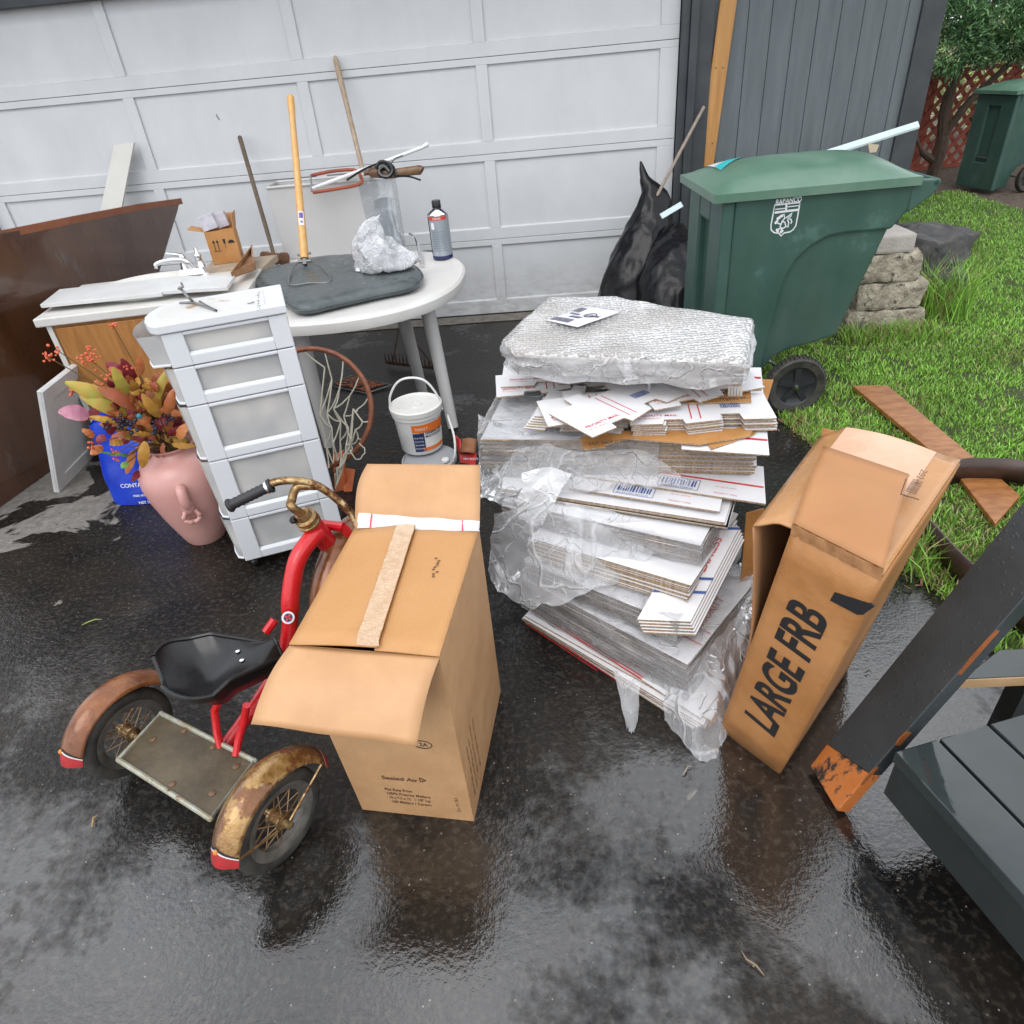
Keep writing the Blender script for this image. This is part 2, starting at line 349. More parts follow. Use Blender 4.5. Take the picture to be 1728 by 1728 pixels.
def corrugate(m,axis=(1,0,0),sc=55,dent=.010):
    "faint flute lines and soft dents in board"
    t=m.node_tree; n=t.nodes; l=t.links; b=n['Principled BSDF']; prev=b.inputs['Normal'].links[0].from_socket if b.inputs['Normal'].links else None
    tc=n.new('ShaderNodeTexCoord'); w=n.new('ShaderNodeTexWave'); w.inputs['Scale'].default_value=sc; w.inputs['Distortion'].default_value=.6; w.bands_direction='X' if axis[0] else ('Z' if axis[2] else 'Y'); l.new(tc.outputs['Object'],w.inputs['Vector'])
    b1=n.new('ShaderNodeBump'); b1.inputs['Strength'].default_value=.22; b1.inputs['Distance'].default_value=.0012; l.new(w.outputs[1],b1.inputs['Height'])
    if prev: l.new(prev,b1.inputs['Normal'])
    ns=n.new('ShaderNodeTexNoise'); ns.inputs['Scale'].default_value=7; ns.inputs['Detail'].default_value=3; l.new(tc.outputs['Object'],ns.inputs['Vector'])
    b2=n.new('ShaderNodeBump'); b2.inputs['Strength'].default_value=.8; b2.inputs['Distance'].default_value=dent; l.new(ns.outputs[0],b2.inputs['Height']); l.new(b1.outputs[0],b2.inputs['Normal']); l.new(b2.outputs[0],b.inputs['Normal'])
for m_ in (KRAFT,KRAFT2,KRAFTO): corrugate(m_)


# ================================================================ THE SETTING
def sheet(name,pts,z,m,sub=0,jit=0):
    b=MB(); b.add([(x,y,z) for x,y in pts],[tuple(range(len(pts)))],0,False); return tag(b.build(name,m),None,None,None,'structure')
SOIL=mat('soil',(.045,.030,.020),(.10,.072,.050),sc=9,rough=.95,bump=2,bs=30)
sheet('ground',[(-120,-120),(120,-120),(120,120),(-120,120)],-.03,SOIL)
sheet('driveway',[(-9,-9),(2.95,-9),(2.93,-6),(2.90,-4.3),(2.84,-3.6),(2.76,-3.15),(2.72,-2.7),(2.76,-2.35),(2.70,-2.1),(2.72,-1.5),(2.66,-.9),(2.70,-.4),(2.70,0),(-9,0)],0,asphalt())
CONC=mat('concrete_strip',(.12,.105,.088),(.22,.20,.175),sc=14,rough=.8,bump=1,bs=50)
b=MB()
for i in range(24):
    x0=-2.6+i*.22; w=.03*noise.noise((i*.7,1,0)); w2=.03*noise.noise(((i+1)*.7,1,0))
    quad(b,[(x0,-.17-w,.004),(x0+.22,-.17-w2,.004),(x0+.22,-.005,.004),(x0,-.005,.004)])
tag(b.build('door_apron',CONC),None,None,None,'structure')
LAWN=mat('lawn_earth',(.030,.040,.014),(.055,.075,.022),sc=12,rough=.95,bump=2,bs=40)
lawn_edge=[(2.95,-9),(2.93,-6),(2.90,-4.3),(2.84,-3.6),(2.76,-3.15),(2.72,-2.7),(2.76,-2.35),(2.70,-2.1),(2.72,-1.5),(2.66,-.9),(2.70,-.4),(2.70,-.04)]
sheet('lawn',[(14,-9)]+[(14,2.0),(8,2.0),(6.25,2.05),(6.0,3.0),(5.6,3.25),(4.2,3.3),(4.2,-.04)]+lawn_edge[::-1],.006,LAWN)
BED=mat('bark_bed',(.05,.034,.024),(.13,.095,.07),sc=20,rough=.95,bump=2.5,bs=45)
sheet('planting_bed',[(4.2,3.3),(5.6,3.25),(6.0,3.0),(6.25,2.05),(8,2.0),(14,2.0),(14,12),(4.2,12)],.0,BED)

def grass_blades(n,region,hmin,hmax,seed,name,label=None,tone=1):
    rg=np.random.default_rng(seed); V_=[];F_=[];C_=[]
    k=0; vs=np.zeros((n*5,3)); col=np.zeros((n*5,4))
    got=0
    while got<n:
        x,y,dens,hs=region(rg)
        if x is None: continue
        h=rg.uniform(hmin,hmax)*hs; w=.0022+.0016*rg.random(); a=rg.uniform(0,2*math.pi); l=rg.uniform(.1,.9)*h; la=rg.uniform(0,2*math.pi)
        dx,dy=math.cos(a)*w,math.sin(a)*w; lx,ly=math.cos(la)*l,math.sin(la)*l
        o=got*5
        vs[o]=(x-dx,y-dy,.004);vs[o+1]=(x+dx,y+dy,.004)
        vs[o+2]=(x+dx*.8+lx*.35,y+dy*.8+ly*.35,h*.6);vs[o+3]=(x-dx*.8+lx*.35,y-dy*.8+ly*.35,h*.6);vs[o+4]=(x+lx,y+ly,h)
        t=noise.noise((x*1.7,y*1.7,3))*.5+.5; r=rg.random()
        c=np.array([.215,.420,.058])*(.50+.95*r)*(.62+.76*t)
        if rg.random()<.06+.35*dens+.5*max(0,noise.noise((x*1.1,y*1.1,5))-.15): c=np.array([.34,.30,.13])*(.6+.6*r)
        col[o:o+5,:3]=c; col[o:o+5,3]=1; got+=1
    F_=[]
    for i in range(n): o=i*5; F_.append((o,o+1,o+2,o+3)); F_.append((o+3,o+2,o+4))
    me=bpy.data.meshes.new(name); me.from_pydata(vs.tolist(),[],F_); ca=me.color_attributes.new('tone','FLOAT_COLOR','POINT'); ca.data.foreach_set('color',col.ravel())
    m=bpy.data.materials.new('grass_blade'); m.use_nodes=True; t=m.node_tree; at=t.nodes.new('ShaderNodeAttribute'); at.attribute_name='tone'
    p=t.nodes['Principled BSDF']; t.links.new(at.outputs[0],p.inputs['Base Color']); p.inputs['Roughness'].default_value=.45
    me.materials.append(m); o=bpy.data.objects.new(name,me); COL.objects.link(o); return o
def edge_x(y):
    E=lawn_edge
    for i in range(len(E)-1):
        if E[i][1]<=y<=E[i+1][1]:
            f=(y-E[i][1])/(E[i+1][1]-E[i][1]); return E[i][0]+f*(E[i+1][0]-E[i][0])
    return 2.7
def reg(rg):
    y=rg.uniform(-4.8,3.1); 
    far=(y+4.2)/7.3
    if rg.random()<far*.55: return (None,)*4
    e=edge_x(y)
    x=rg.uniform(e-.03,4.7+ (3.0*far))
    if y>-.35 and x<4.12: return (None,)*4
    if y>2.0 and x>6.2 : return (None,)*4
    q=noise.noise((x*2.3,y*2.3,9)); 
    bare=max(0,1-(((x-4.05)/.35)**2+((y+1.95)/.22)**2)**.5)
    if rg.random()<bare*1.3: return (None,)*4
    if noise.noise((x*5,y*5,1))<-.30 and rg.random()<.6: return (None,)*4
    dry=max(0,.3-abs(x-e))*2.2 + (.35 if (x<3.9 and y>-1.35) else 0)+max(0,q-.25)
    return x,y,min(.8,dry),1+.35*q+(.5 if (x-e)<.15 else 0)
gl=grass_blades(215000,reg,.015,.038,4,'grass'); tag(gl,'bright green lawn grass beside the wet driveway','grass',None,'stuff')

# ---- garage: siding, door, trims, eave
HX=2.44; DH=.5548; pa,ps,pt,pb,pbb=.1194,.0743,.0417,.0772,.1125
house=thing('garage','grey sided garage with a big white panelled door','garage',(0,0,0))
SID=mat('grey_siding',(.105,.125,.138),(.135,.155,.168),sc=4,rough=.62,bump=.25,bs=70,stretch=(6,6,.6))
TRIM=mat('charcoal_trim',(.035,.040,.046),(.055,.062,.068),sc=5,rough=.55,bump=.2,bs=60)
b=MB(); gx=[2.64,2.714,2.856,3.000,3.138,3.28,3.422,3.56,3.689,3.829,3.905]
for i in range(len(gx)-1): b.box(((gx[i]+gx[i+1])/2,.0,1.4),(gx[i+1]-gx[i]-.0035,.02,2.8))
b.box((3.27,.018,1.4),(1.27,.01,2.79))
b.build('siding',SID,house,bevel=.002)
b=MB(); b.box((-3.35,.0,1.4),(1.62,.02,2.8)); b.build('siding',SID,house)
b=MB(); b.box((0,.0,2.52),(4.98,.02,.56)); b.build('header',SID,house)
b=MB(); b.box((3.965,-.022,1.4),(.125,.024,2.8)); b.box((4.035,.05,1.4),(.024,.165,2.8)); b.build('corner_trim',TRIM,house,bevel=.003)
b=MB(); b.box((2.466,-.03,1.13),(.045,.06,2.26)); b.box((2.515,-.045,1.13),(.05,.085,2.26)); b.box((2.592,-.03,1.13),(.095,.045,2.26)); b.build('door_jamb',TRIM,house,bevel=.003)
b=MB(); b.box((-2.466,-.03,1.13),(.045,.06,2.26)); b.box((-2.54,-.03,1.13),(.09,.045,2.26)); b.build('door_jamb',TRIM,house,bevel=.003)
b=MB(); b.box((0,-.035,2.215),(5.2,.06,.145)); b.build('door_head',TRIM,house,bevel=.003)  # head trim hung low so its dark face stands for shade under the eave
b=MB(); b.box((4.05,3.0,1.4),(.03,5.8,2.8)); b.box((-4.1,3.0,1.4),(.03,5.8,2.8)); b.box((0,5.9,1.4),(8.2,.03,2.8)); b.build('side_wall',SID,house)
b=MB(); b.slab([(-4.6,-.62,2.80),(4.6,-.62,2.80),(4.6,3.0,4.2),(-4.6,3.0,4.2)],(0,0,.12)); b.slab([(-4.6,3.0,4.2),(4.6,3.0,4.2),(4.6,6.6,2.8),(-4.6,6.6,2.8)],(0,0,.12)); b.build('roof',mat('shingle_roof',(.05,.05,.052),(.09,.088,.085),sc=30,rough=.9),house)
b=MB(); b.box((0,-.64,2.86),(9.2,.03,.2)); b.build('gutter',TRIM,house)
DOORP=mat('door_paint',(.63,.645,.66),(.58,.595,.61),sc=2.2,rough=.40,bump=.12,bs=40,c3=(.44,.45,.46),sc3=7,t3=.70)
dirt(DOORP,2,0,.42,(.26,.245,.22),.75,(2,2,5)); dirt(DOORP,0,-9,9,(.46,.47,.48),.35,(1.2,1,.35))
dirt(SID,2,-.2,3,(.085,.095,.10),.8,(2,2,.3))
door=MB()
pw=(2*HX-2*pa-3*ps)/4
for n in range(1,5):
    z1=(5-n)*DH-.0015; z0=(4-n)*DH+.0015; 
    if n==4: z0=.012
    q=MB(); bb=pb if n<4 else pbb
    q.box((0,.03,(z0+z1)/2),(2*HX,.03,z1-z0))
    pz1=(5-n)*DH-pt; pz0=(4-n)*DH+bb
    q.box((0,.0075,(z1+pz1)/2),(2*HX-.004,.015,z1-pz1)); q.box((0,.0075,(z0+pz0)/2),(2*HX-.004,.015,pz0-z0))
    xs=-HX
    for i in range(5):
        w=pa if i in(0,4) else ps
        q.box((xs+w/2,.0072,(pz0+pz1)/2),(w-(.004 if i in (0,4) else 0),.0144,pz1-pz0)); xs+=w
        if i<4:
            # bevelled sloping sill and head around each recessed field
            q.add([(xs,.000,pz0),(xs+pw,.000,pz0),(xs+pw,.0146,pz0+.008),(xs,.0146,pz0+.008)],[(0,1,2,3)],0,False)
            xs+=pw
    q.build('door_section',DOORP,house,bevel=.0025)
b=MB(); b.box((0,.012,.006),(2*HX,.03,.012)); b.build('door_seal',mat('seal_black',(.02,.018,.016),rough=.8),house)
b=MB()
b.box((-.62,.0135,1.47),(.006,.003,.035),Matrix.Rotation(R(-20),3,'Y'))
b.build('scratch',mat('dull_steel',(.12,.12,.12),rough=.5),house)

PINE=mat('pine_orange',(.40,.19,.055),(.52,.27,.09),sc=3,rough=.5,stretch=(9,9,.7),bump=.25,bs=40,c3=(.26,.11,.035),sc3=6,t3=.68)
p0=YP(1178,280,-.04); p1=YP(1216,0,-.04); q0=YP(1204,280,-.04); q1=YP(1244,0,-.04)
t=thing('wall_batten','orange pine board fixed upright on the grey siding beside the garage door','board',(2.70,-.03,.7))
b=MB(); ex=lambda a,c,k:a+(c-a)*k
lo=ex(p0,p1,-.6); lo2=ex(q0,q1,-.6); hi=ex(p0,p1,1.6); hi2=ex(q0,q1,1.6)
b.slab([lo,lo2,hi2,hi],(0,.022,0)); b.build('board',PINE,t,bevel=.002)
b=MB()
for f in (.15,.62):
    for k in (.28,.72):
        c=ex(ex(p0,p1,f),ex(q0,q1,f),k)+V(0,-.001,0); b=MB(); b.ball(c,.004,8); b.build('screw',INK,t)

# ---- lattice fence, hedge and tree at the back
LATR=mat('red_lattice_stain',(.17,.028,.012),(.26,.05,.02),sc=8,rough=.7,bump=.4,bs=40)
lf=thing('lattice_fence','red stained diagonal lattice fence behind the tree','fence',(6.1,4.5,0))
A=V(5.3,4.25,0); Bv=V(9.6,5.15,0); u=(Bv-A).normalized(); nn=V(-u.y,u.x,0); L=(Bv-A).length; Hh=1.02; z0=.03
for sgn,off,nm in ((1,0,'lattice_strip'),(-1,.012,'lattice_strip')):
    b=MB(); k=-Hh if sgn>0 else 0
    while k<L+(Hh if sgn<0 else 0):
        a0,a1=(k,k+Hh) if sgn>0 else (k,k-Hh)
        s0=0;s1=1
        def cl(a): return a
        lo=max(min(a0,a1),0); hi_=min(max(a0,a1),L)
        if hi_>lo+.05:
            f=lambda a:(a-a0)/(a1-a0)
            P=A+u*lo+V(0,0,z0+Hh*f(lo))+nn*off; Q=A+u*hi_+V(0,0,z0+Hh*f(hi_))+nn*off
            w=(Q-P).normalized().cross(nn)*.024
            b.slab([P-w,Q-w,Q+w,P+w],nn*.008)
        k+=.165
    tag(b.build(nm,LATR,lf),None)
b=MB(); M3=Matrix((u,nn,V(0,0,1))).transposed()
b.box(A+u*L/2+V(0,0,Hh+.05)+nn*.0,(L,.04,.05),M3); b.box(A+u*L/2+V(0,0,.03),(L,.04,.04),M3)
for i in range(5): b.box(A+u*(L*i/4)+V(0,0,.55)-nn*.0+nn*.05,(.07,.07,1.15),M3)
b.build('rail',LATR,lf)

def foliage(b,cen,rad,n,leaf,rg,dirup=.3,clump=60,cr=.22):
    cs=[]
    for i in range(clump):
        while True:
            p=V(rg.uniform(-1,1),rg.uniform(-1,1),rg.uniform(-1,1))
            if .25<p.length<1: break
        cs.append((V(cen[0]+p.x*rad[0],cen[1]+p.y*rad[1],cen[2]+p.z*rad[2]),V(p.x,p.y,p.z+dirup).normalized()))
    for i in range(n):
        c,d=cs[i%clump]; s=cr*rg.uniform(.5,1.15)
        p=c+V(rg.gauss(0,.42),rg.gauss(0,.42),rg.gauss(0,.32))*s
        dd=(d+V(rg.gauss(0,.5),rg.gauss(0,.5),rg.gauss(0,.4))).normalized(); l=leaf*rg.uniform(.6,1.4)
        w=dd.cross(V(rg.gauss(0,1),rg.gauss(0,1),rg.gauss(0,1))).normalized()*l*.13
        b.add([p-w*.4,p+dd*l*.45-w,p+dd*l,p+dd*l*.5+w],[(0,1,2,3)],rg.choice((0,0,1,2)),False)
LF=[mat('juniper_mid',(.12,.26,.11),(.18,.34,.13),sc=3,rough=.5),mat('juniper_light',(.24,.43,.18),(.32,.52,.20),sc=3,rough=.5),mat('juniper_dark',(.03,.075,.035),rough=.6)]
BARK=mat('bark',(.055,.035,.025),(.12,.085,.06),sc=20,rough=.95,bump=2,bs=30,stretch=(3,3,.6))
tr=thing('juniper_tree','green juniper tree with a forked brown trunk by the garage corner','tree',(6.45,4.15,0))
b=MB(); b.tube(spline([(6.42,4.15,-.05),(6.44,4.15,.35),(6.40,4.18,.75),(6.5,4.2,1.3),(6.8,4.3,1.9)],5),[.075]*6+[.065]*6+[.045]*4+[.03]*5,9)
b.tube(spline([(6.44,4.13,.45),(6.62,4.1,.78),(6.95,4.12,1.1),(7.4,4.2,1.6)],5),[.045]*8+[.035]*4+[.02]*4,8)
b.tube(spline([(6.40,4.15,.15),(6.15,4.05,.32),(5.95,4.0,.62)],5),[.04]*5+[.02]*6,7)
b.build('trunk',BARK,tr)
rg=random.Random(5); b=MB()
foliage(b,(6.9,4.1,1.75),(1.0,.8,.62),26000,.06,rg,.5,120,.22)
foliage(b,(8.1,4.4,1.7),(.8,.7,.62),9000,.065,rg,.5,50,.24)
foliage(b,(6.2,3.9,1.45),(.38,.35,.42),6500,.055,rg,.3,40,.17)
foliage(b,(6.85,3.85,1.36),(.5,.4,.2),7000,.055,rg,.2,40,.16)
b.build('crown',LF,tr)
LH=[mat('hedge_light',(.42,.50,.14),(.55,.60,.22),sc=3,rough=.7),mat('hedge_mid',(.24,.34,.09),rough=.7),mat('hedge_pale',(.75,.74,.62),rough=.8)]
for i,(x,y,lb) in enumerate(((6.9,6.6,'pale leafy shrub seen through the lattice near the tree'),(8.3,7.0,'pale leafy shrub seen through the lattice above the far bin'),(9.9,7.3,'leafy shrub at the far right behind the lattice fence'))):
    s=thing('shrub',lb,'shrub',(x,y,0),'shrubs beyond the lattice')
    b=MB(); foliage(b,(x,y,.8),(.9,.5,.8),3500,.10,rg,.3,60,.3); b.build('foliage',LH,s)
    b=MB(); b.tube([(x,y,0),(x+.05,y,.9)],[.04,.02],7); b.build('stem',BARK,s)

# ---- stone blocks and rocks at the corner of the lawn
STONE=mat('rough_stone',(.19,.16,.12),(.47,.42,.33),sc=13,rough=.9,bump=4,bs=35,c3=(.07,.06,.045),sc3=22,t3=.57)
STONES=mat('smooth_block',(.34,.31,.28),(.42,.39,.36),sc=8,rough=.85,bump=1,bs=60)
ROCK=mat('dark_rock',(.045,.045,.047),(.10,.095,.09),sc=7,rough=.85,bump=4,bs=18)
def stone(name,label,c,d,rot,m,seed,amp,group):
    b=MB(); n=10; M=Matrix.Rotation(rot,3,'Z')
    for ax in range(3):
        for sg in (-1,1):
            def fn(i,j,ax=ax,sg=sg):
                a=[0,0,0]; a[ax]=sg; a[(ax+1)%3]=2*i-1; a[(ax+2)%3]=(2*j-1)*sg
                v=V(*a); r=v.copy(); 
                for k in range(3): r[k]=max(-.9,min(.9,v[k]))
                e=(v-r); v=r+(e.normalized()*.1 if e.length>0 else e)
                q=V(v.x*d[0]/2,v.y*d[1]/2,v.z*d[2]/2); q+=nv(q+V(seed,0,0),9)*amp+nv(q+V(seed,5,0),28)*amp*.4
                return M@q+V(*c)
            b.grid(n,n,fn)
    o=b.build(name,m,None,(c[0],c[1],c[2]-d[2]/2),ang=60,weld=True); return tag(o,label,'stone',group)
def blk(px,Y,dep):
    P=[YP(x,y,Y) for x,y in px]; x0=min(p.x for p in P);x1=max(p.x for p in P);z0=min(p.z for p in P);z1=max(p.z for p in P)
    return (x0+x1)/2,x1-x0,(z0+z1)/2,z1-z0
zs=[0,.145,.315,.49,.60]
for i,(x0,x1,lb,m,am) in enumerate(((3.42,3.90,'lowest rough stone block half buried in the grass behind the green bin',STONE,.016),(3.46,3.87,'rough stone block second from the ground in the stepped pile',STONE,.017),(3.43,3.80,'rough crumbling stone block second from the top of the pile',STONE,.018),(3.50,3.73,'smooth pale rectangular block on top of the stone pile',STONES,.003))):
    stone('stone_block',lb,((x0+x1)/2,-.76,(zs[i]+zs[i+1])/2),(x1-x0,.34,zs[i+1]-zs[i]-.004),R(-3+2*i),m,i*3.1,am,'stone blocks behind the bin')
for i,(x,y,zz,dx,dy,dz,lb) in enumerate(((4.05,-.45,.12,.5,.4,.26,'dark rock lowest beside the stone blocks'),(4.15,-.3,.34,.45,.4,.2,'flat dark rock lying on the lowest dark rock'),(4.42,.1,.11,.40,.38,.24,'large dark rock at the garage corner'),(4.35,.16,.29,.30,.30,.14,'dark rock resting on the large corner rock'),(4.72,.72,.10,.4,.4,.22,'small dark rock farthest back at the lawn edge'))):
    stone('rock',lb,(x,y,zz),(dx,dy,dz),i*.5,ROCK,20+i*2.3,.035,'dark rocks')
def reg2(rg):
    a=rg.uniform(0,6.28); r=rg.random()**.7*.17; return 4.12+r*math.cos(a),-.72+r*math.sin(a),.3,1
g2=grass_blades(420,reg2,.18,.42,8,'grass_tuft'); tag(g2,'tall loose grass tuft growing beside the stone blocks','grass tuft')
def reg3(rg):
    return rg.uniform(3.35,3.95),rg.uniform(-1.15,-.96),.75,.7
g3=grass_blades(1500,reg3,.07,.17,9,'dry_grass'); tag(g3,'dry straw coloured grass at the foot of the stone blocks','dry grass',None,'stuff')
def reg4(rg):
    return rg.normal(2.78,.05),rg.normal(-3.25,.05),.8,1
g4=grass_blades(160,reg4,.08,.2,10,'grass_tuft'); tag(g4,'straggly pale grass tuft on the driveway edge behind the tall box','grass tuft')
b=MB(); rr=random.Random(2)
for i in range(500):
    y=rr.uniform(-3.4,-1.7); x=edge_x(y)+rr.gauss(.02,.05); a=rr.uniform(0,6.28); l=rr.uniform(.006,.018)
    d=V(math.cos(a),math.sin(a),rr.uniform(-.2,.5)).normalized()*l; w=V(-d.y,d.x,0)*.25
    b.add([V(x,y,.012)-d-w,V(x,y,.012)+d-w,V(x,y,.014)+d+w,V(x,y,.014)-d+w],[(0,1,2,3)],0,False)
tag(b.build('bark_chips',mat('bark_chip',(.16,.08,.04),(.28,.17,.09),sc=30,rough=.9)),'brown bark chips scattered along the lawn edge','bark chips',None,'stuff')
for i,(x,y,l,a,m,lb) in enumerate(((155,1050,.035,.4,(.30,.36,.10),'yellow green grass blade lying on the asphalt left of the tricycle'),(160,1385,.018,1.6,(.5,.28,.1),'tiny tan leaf on the wet asphalt below the left mudguard'),(1270,1625,.03,2.2,(.24,.17,.1),'thin brown twig on the wet asphalt at the bottom'),(1465,1135,.010,0,(.06,.05,.045),'small pebble on the wet asphalt beside the tall box'),(1160,1300,.02,.7,(.3,.25,.2),'pale twig on the asphalt below the torn plastic wrap'),(1330,655,.008,0,(.2,.16,.1),None))):
    if lb is None: continue
    p=G(x,y,.006); d=V(math.cos(a),math.sin(a),0)*l; w=V(-d.y,d.x,0).normalized()*.003
    b=MB(); b.tube([p-d,p-d*.3+V(0,0,.006),p+d*.4+w*2+V(0,0,.004),p+d],[.001,.0022,.002,.0008],6); tag(b.build('debris',mat('debris_%d'%i,m,rough=.7),None,p),lb,'litter')

# ================================================================ GREEN WHEELED BINS
BING=mat('bin_green',(.030,.074,.060),(.042,.098,.080),sc=3,rough=.38,bump=.12,bs=30,r2=.5,c3=(.065,.14,.115),sc3=3,t3=.60)
dirt(BING,2,0,1.3,(.075,.115,.095),.8,(1.2,1.2,.35))
BINL=mat('bin_lid_green',(.060,.145,.095),(.12,.205,.155),sc=2.5,rough=.30,bump=.15,bs=14,r2=.4)
LOGO=mat('logo_white',(.66,.68,.70),rough=.5)
def wheeled_bin(label,O,ang,logo=False):
    t=thing('wheeled_bin',label,'wheelie bin',O); Wd=.58
    X=V(math.cos(ang),math.sin(ang),0); Y=V(-math.sin(ang),math.cos(ang),0); Z=V(0,0,1); O=V(*O)
    P=lambda u,v,z:O+X*u+Y*v+Z*z
    outer=[(.0,1.055),(.845,1.055),(.85,.95),(.79,.87),(.70,.872),(.58,.872),(.50,.862),(.43,.825),(.375,.77),(.34,.70),(.325,.62),(.315,.55),(.30,.40),(.285,.20),(.26,.06),(.03,.05)]
    inner=[(.03,1.05),(.84,1.05),(.845,.95),(.785,.865),(.655,.365),(.55,.335),(.42,.31),(.345,.27),(.30,.20),(.27,.06),(.05,.06)]
    b=MB(); ta=.065
    def tap(z): return ta*(1-z/1.05)
    def pris(poly,v0,v1):
        n=len(poly); A=[P(u,v0+tap(z),z) for u,z in poly]; B=[P(u,v1-tap(z),z) for u,z in poly]
        b.add(A+B,[tuple(range(n)),tuple(range(2*n-1,n-1,-1))],0,False)
        o=len(b.v)-2*n
        for i in range(n):
            j=(i+1)%n; b.f.append([o+j,o+i,o+n+i,o+n+j]); b.mi.append(0); b.sm.append(False)
    pris(inner,.018,Wd-.018)
    body=[(max(u,.055),z) for u,z in outer]
    pris(body,0,Wd)
    # front face posts and beams around the recessed grab slot
    def hx(u0,u1,v0,v1,z0,z1): b.hexa([P(u0,v0,z0),P(u1,v0,z0),P(u1,v1,z0),P(u0,v1,z0)],[P(u0,v0,z1),P(u1,v0,z1),P(u1,v1,z1),P(u0,v1,z1)])
    hx(.0,.056,.004,.20,.05,1.054); hx(.0,.056,.38,.576,.05,1.054); hx(.001,.056,.20,.38,.93,1.05); hx(.001,.056,.20,.38,.05,.34)
    b.build('body',BING,t,bevel=.012,recalc=True)
    b=MB(); b.tube([P(.015,.19,.40),P(.015,.39,.40)],.012,10); b.build('lift_bar',CHROME,t)
    # lid
    b=MB(); N=28
    def lid(i,j):
        u=-.050+.915*i; v=-.022+(Wd+.044)*j
        a=min(1,min(i,1-i)/.10); c=min(1,min(j,1-j)/.16); h=1.092+.012*min(a,c)+.078*(max(0,math.sin(math.pi*j))**.8)*(1-(2*i-1)**4)
        return P(u,v,h)
    b.grid(N,N,lid)
    rim=[(-.050,-.022),(.865,-.022),(.865,Wd+.022),(-.050,Wd+.022)]
    for k in range(4):
        (u0,v0),(u1,v1)=rim[k],rim[(k+1)%4]
        b.grid(8,1,lambda i,j:P(u0+(u1-u0)*i,v0+(v1-v0)*i,1.092-.036*(1-j)),0)
    b.add([P(u,v,1.057) for u,v in rim],[(3,2,1,0)],0,False)
    b.build('lid',BINL,t,bevel=.006,ang=50)
    # handle at the rear
    b=MB()
    for v0,v1 in ((.0,.035),(Wd-.035,Wd)):
        w=[(.84,1.075),(.955,1.07),(.962,1.04),(.93,1.0),(.84,.94)]
        b.slab([P(u,v0,z) for u,z in w],Y*(v1-v0))
    b.tube([P(.945,.0,1.055),P(.945,Wd,1.055)],.019,12)
    b.build('handle',BING,t,bevel=.006,recalc=True)
    # wheels and axle
    for k,(v0,sg) in enumerate(((-.062,-1),(Wd+.022,1))):
        c=P(.435,v0+.02,.158); b=MB(); ax=-Y
        b.lathe([(.104,-.024),(.140,-.032),(.149,-.024),(.152,0),(.149,.024),(.140,.032),(.104,.024)],c,ax,48)
        a1=(V(0,0,1).cross(ax)).normalized()
        for q in range(44):
            an=q*2*math.pi/44; d=a1*math.cos(an)+Z*math.sin(an); tn=a1*-math.sin(an)+Z*math.cos(an)
            b.add([c+d*.150+tn*.003+ax*-.026,c+d*.150-tn*.003+ax*-.026,c+d*.150-tn*.003+ax*.026,c+d*.150+tn*.003+ax*.026,c+d*.157+tn*.002+ax*-.02,c+d*.157-tn*.002+ax*-.02,c+d*.157-tn*.002+ax*.02,c+d*.157+tn*.002+ax*.02],[(0,1,5,4),(1,2,6,5),(2,3,7,6),(3,0,4,7),(4,5,6,7)],0,False)
        w=b.build('wheel',RUBBER,t)
        b=MB(); b.lathe([(0,.026),(.022,.026),(.026,.012),(.055,.008),(.092,.014),(.106,.024),(.106,-.02),(0,-.02)],c,ax,40)
        for q in range(5):
            an=q*2*math.pi/5+.3; d=a1*math.cos(an)+Z*math.sin(an); tn=a1*-math.sin(an)+Z*math.cos(an)
            b.slab([c+d*.02+tn*.012+ax*.008,c+d*.095+tn*.016+ax*.008,c+d*.095-tn*.016+ax*.008,c+d*.02-tn*.012+ax*.008],ax*.012)
        rim=b.build('rim',mat('rim_plastic',(.022,.023,.027),rough=.4),w)
        b=MB(); b.lathe([(0,.036),(.008,.036),(.011,.03),(.011,.02)],c,ax,14); b.build('axle_cap',CHROME,w)
    b=MB(); b.tube([P(.435,-.04,.150),P(.435,Wd+.04,.150)],.009,10); b.build('axle',CHROME,t)
    return t,P,X,Y,Z
t,P,X,Y,Z=wheeled_bin('green wheeled bin with white shield logo standing behind the box stack',(2.305,-1.95,0),R(3))
N=-Y
def SP(zx,zy,e=.0015):  # point of the side wall measured on an enlarged view of the crest
    q=PN(1180+zx/8.64,260+zy/8.64,P(0,0,1),Y); 
    v=(q-P(0,0,0)); z=v.z; tp=.065*(1-z/1.05); return q+Y*(tp)-Y*e
def ribbon(b,pts,w,closed=False,mi=0):
    P_=[Vector(p) for p in pts]; n=len(P_)
    L_=[]
    for i in range(n):
        a=P_[(i-1)%n] if (closed or i>0) else P_[i]; c=P_[(i+1)%n] if (closed or i<n-1) else P_[i]
        d=(c-a).normalized(); s_=d.cross(N)*w/2; L_.append((P_[i]-s_,P_[i]+s_))
    for i in range(n if closed else n-1):
        a,c=L_[i],L_[(i+1)%n]; quad(b,[a[0],c[0],c[1],a[1]],mi)
lg=MB(); wd=.0062
ribbon(lg,[SP(*q) for q in [(1100,745),(1470,705),(1460,760),(1440,900),(1415,1050),(1375,1110),(1330,1140),(1245,1155),(1203,1200),(1170,1160),(1100,1150),(1055,1110),(1052,1040),(1075,900)]],wd,True)
ribbon(lg,[SP(1100,860),SP(1448,818)],.0065)
ribbon(lg,[SP(1272,735),SP(1268,835)],.009)
for yy in (760,780,815,835):
    pass
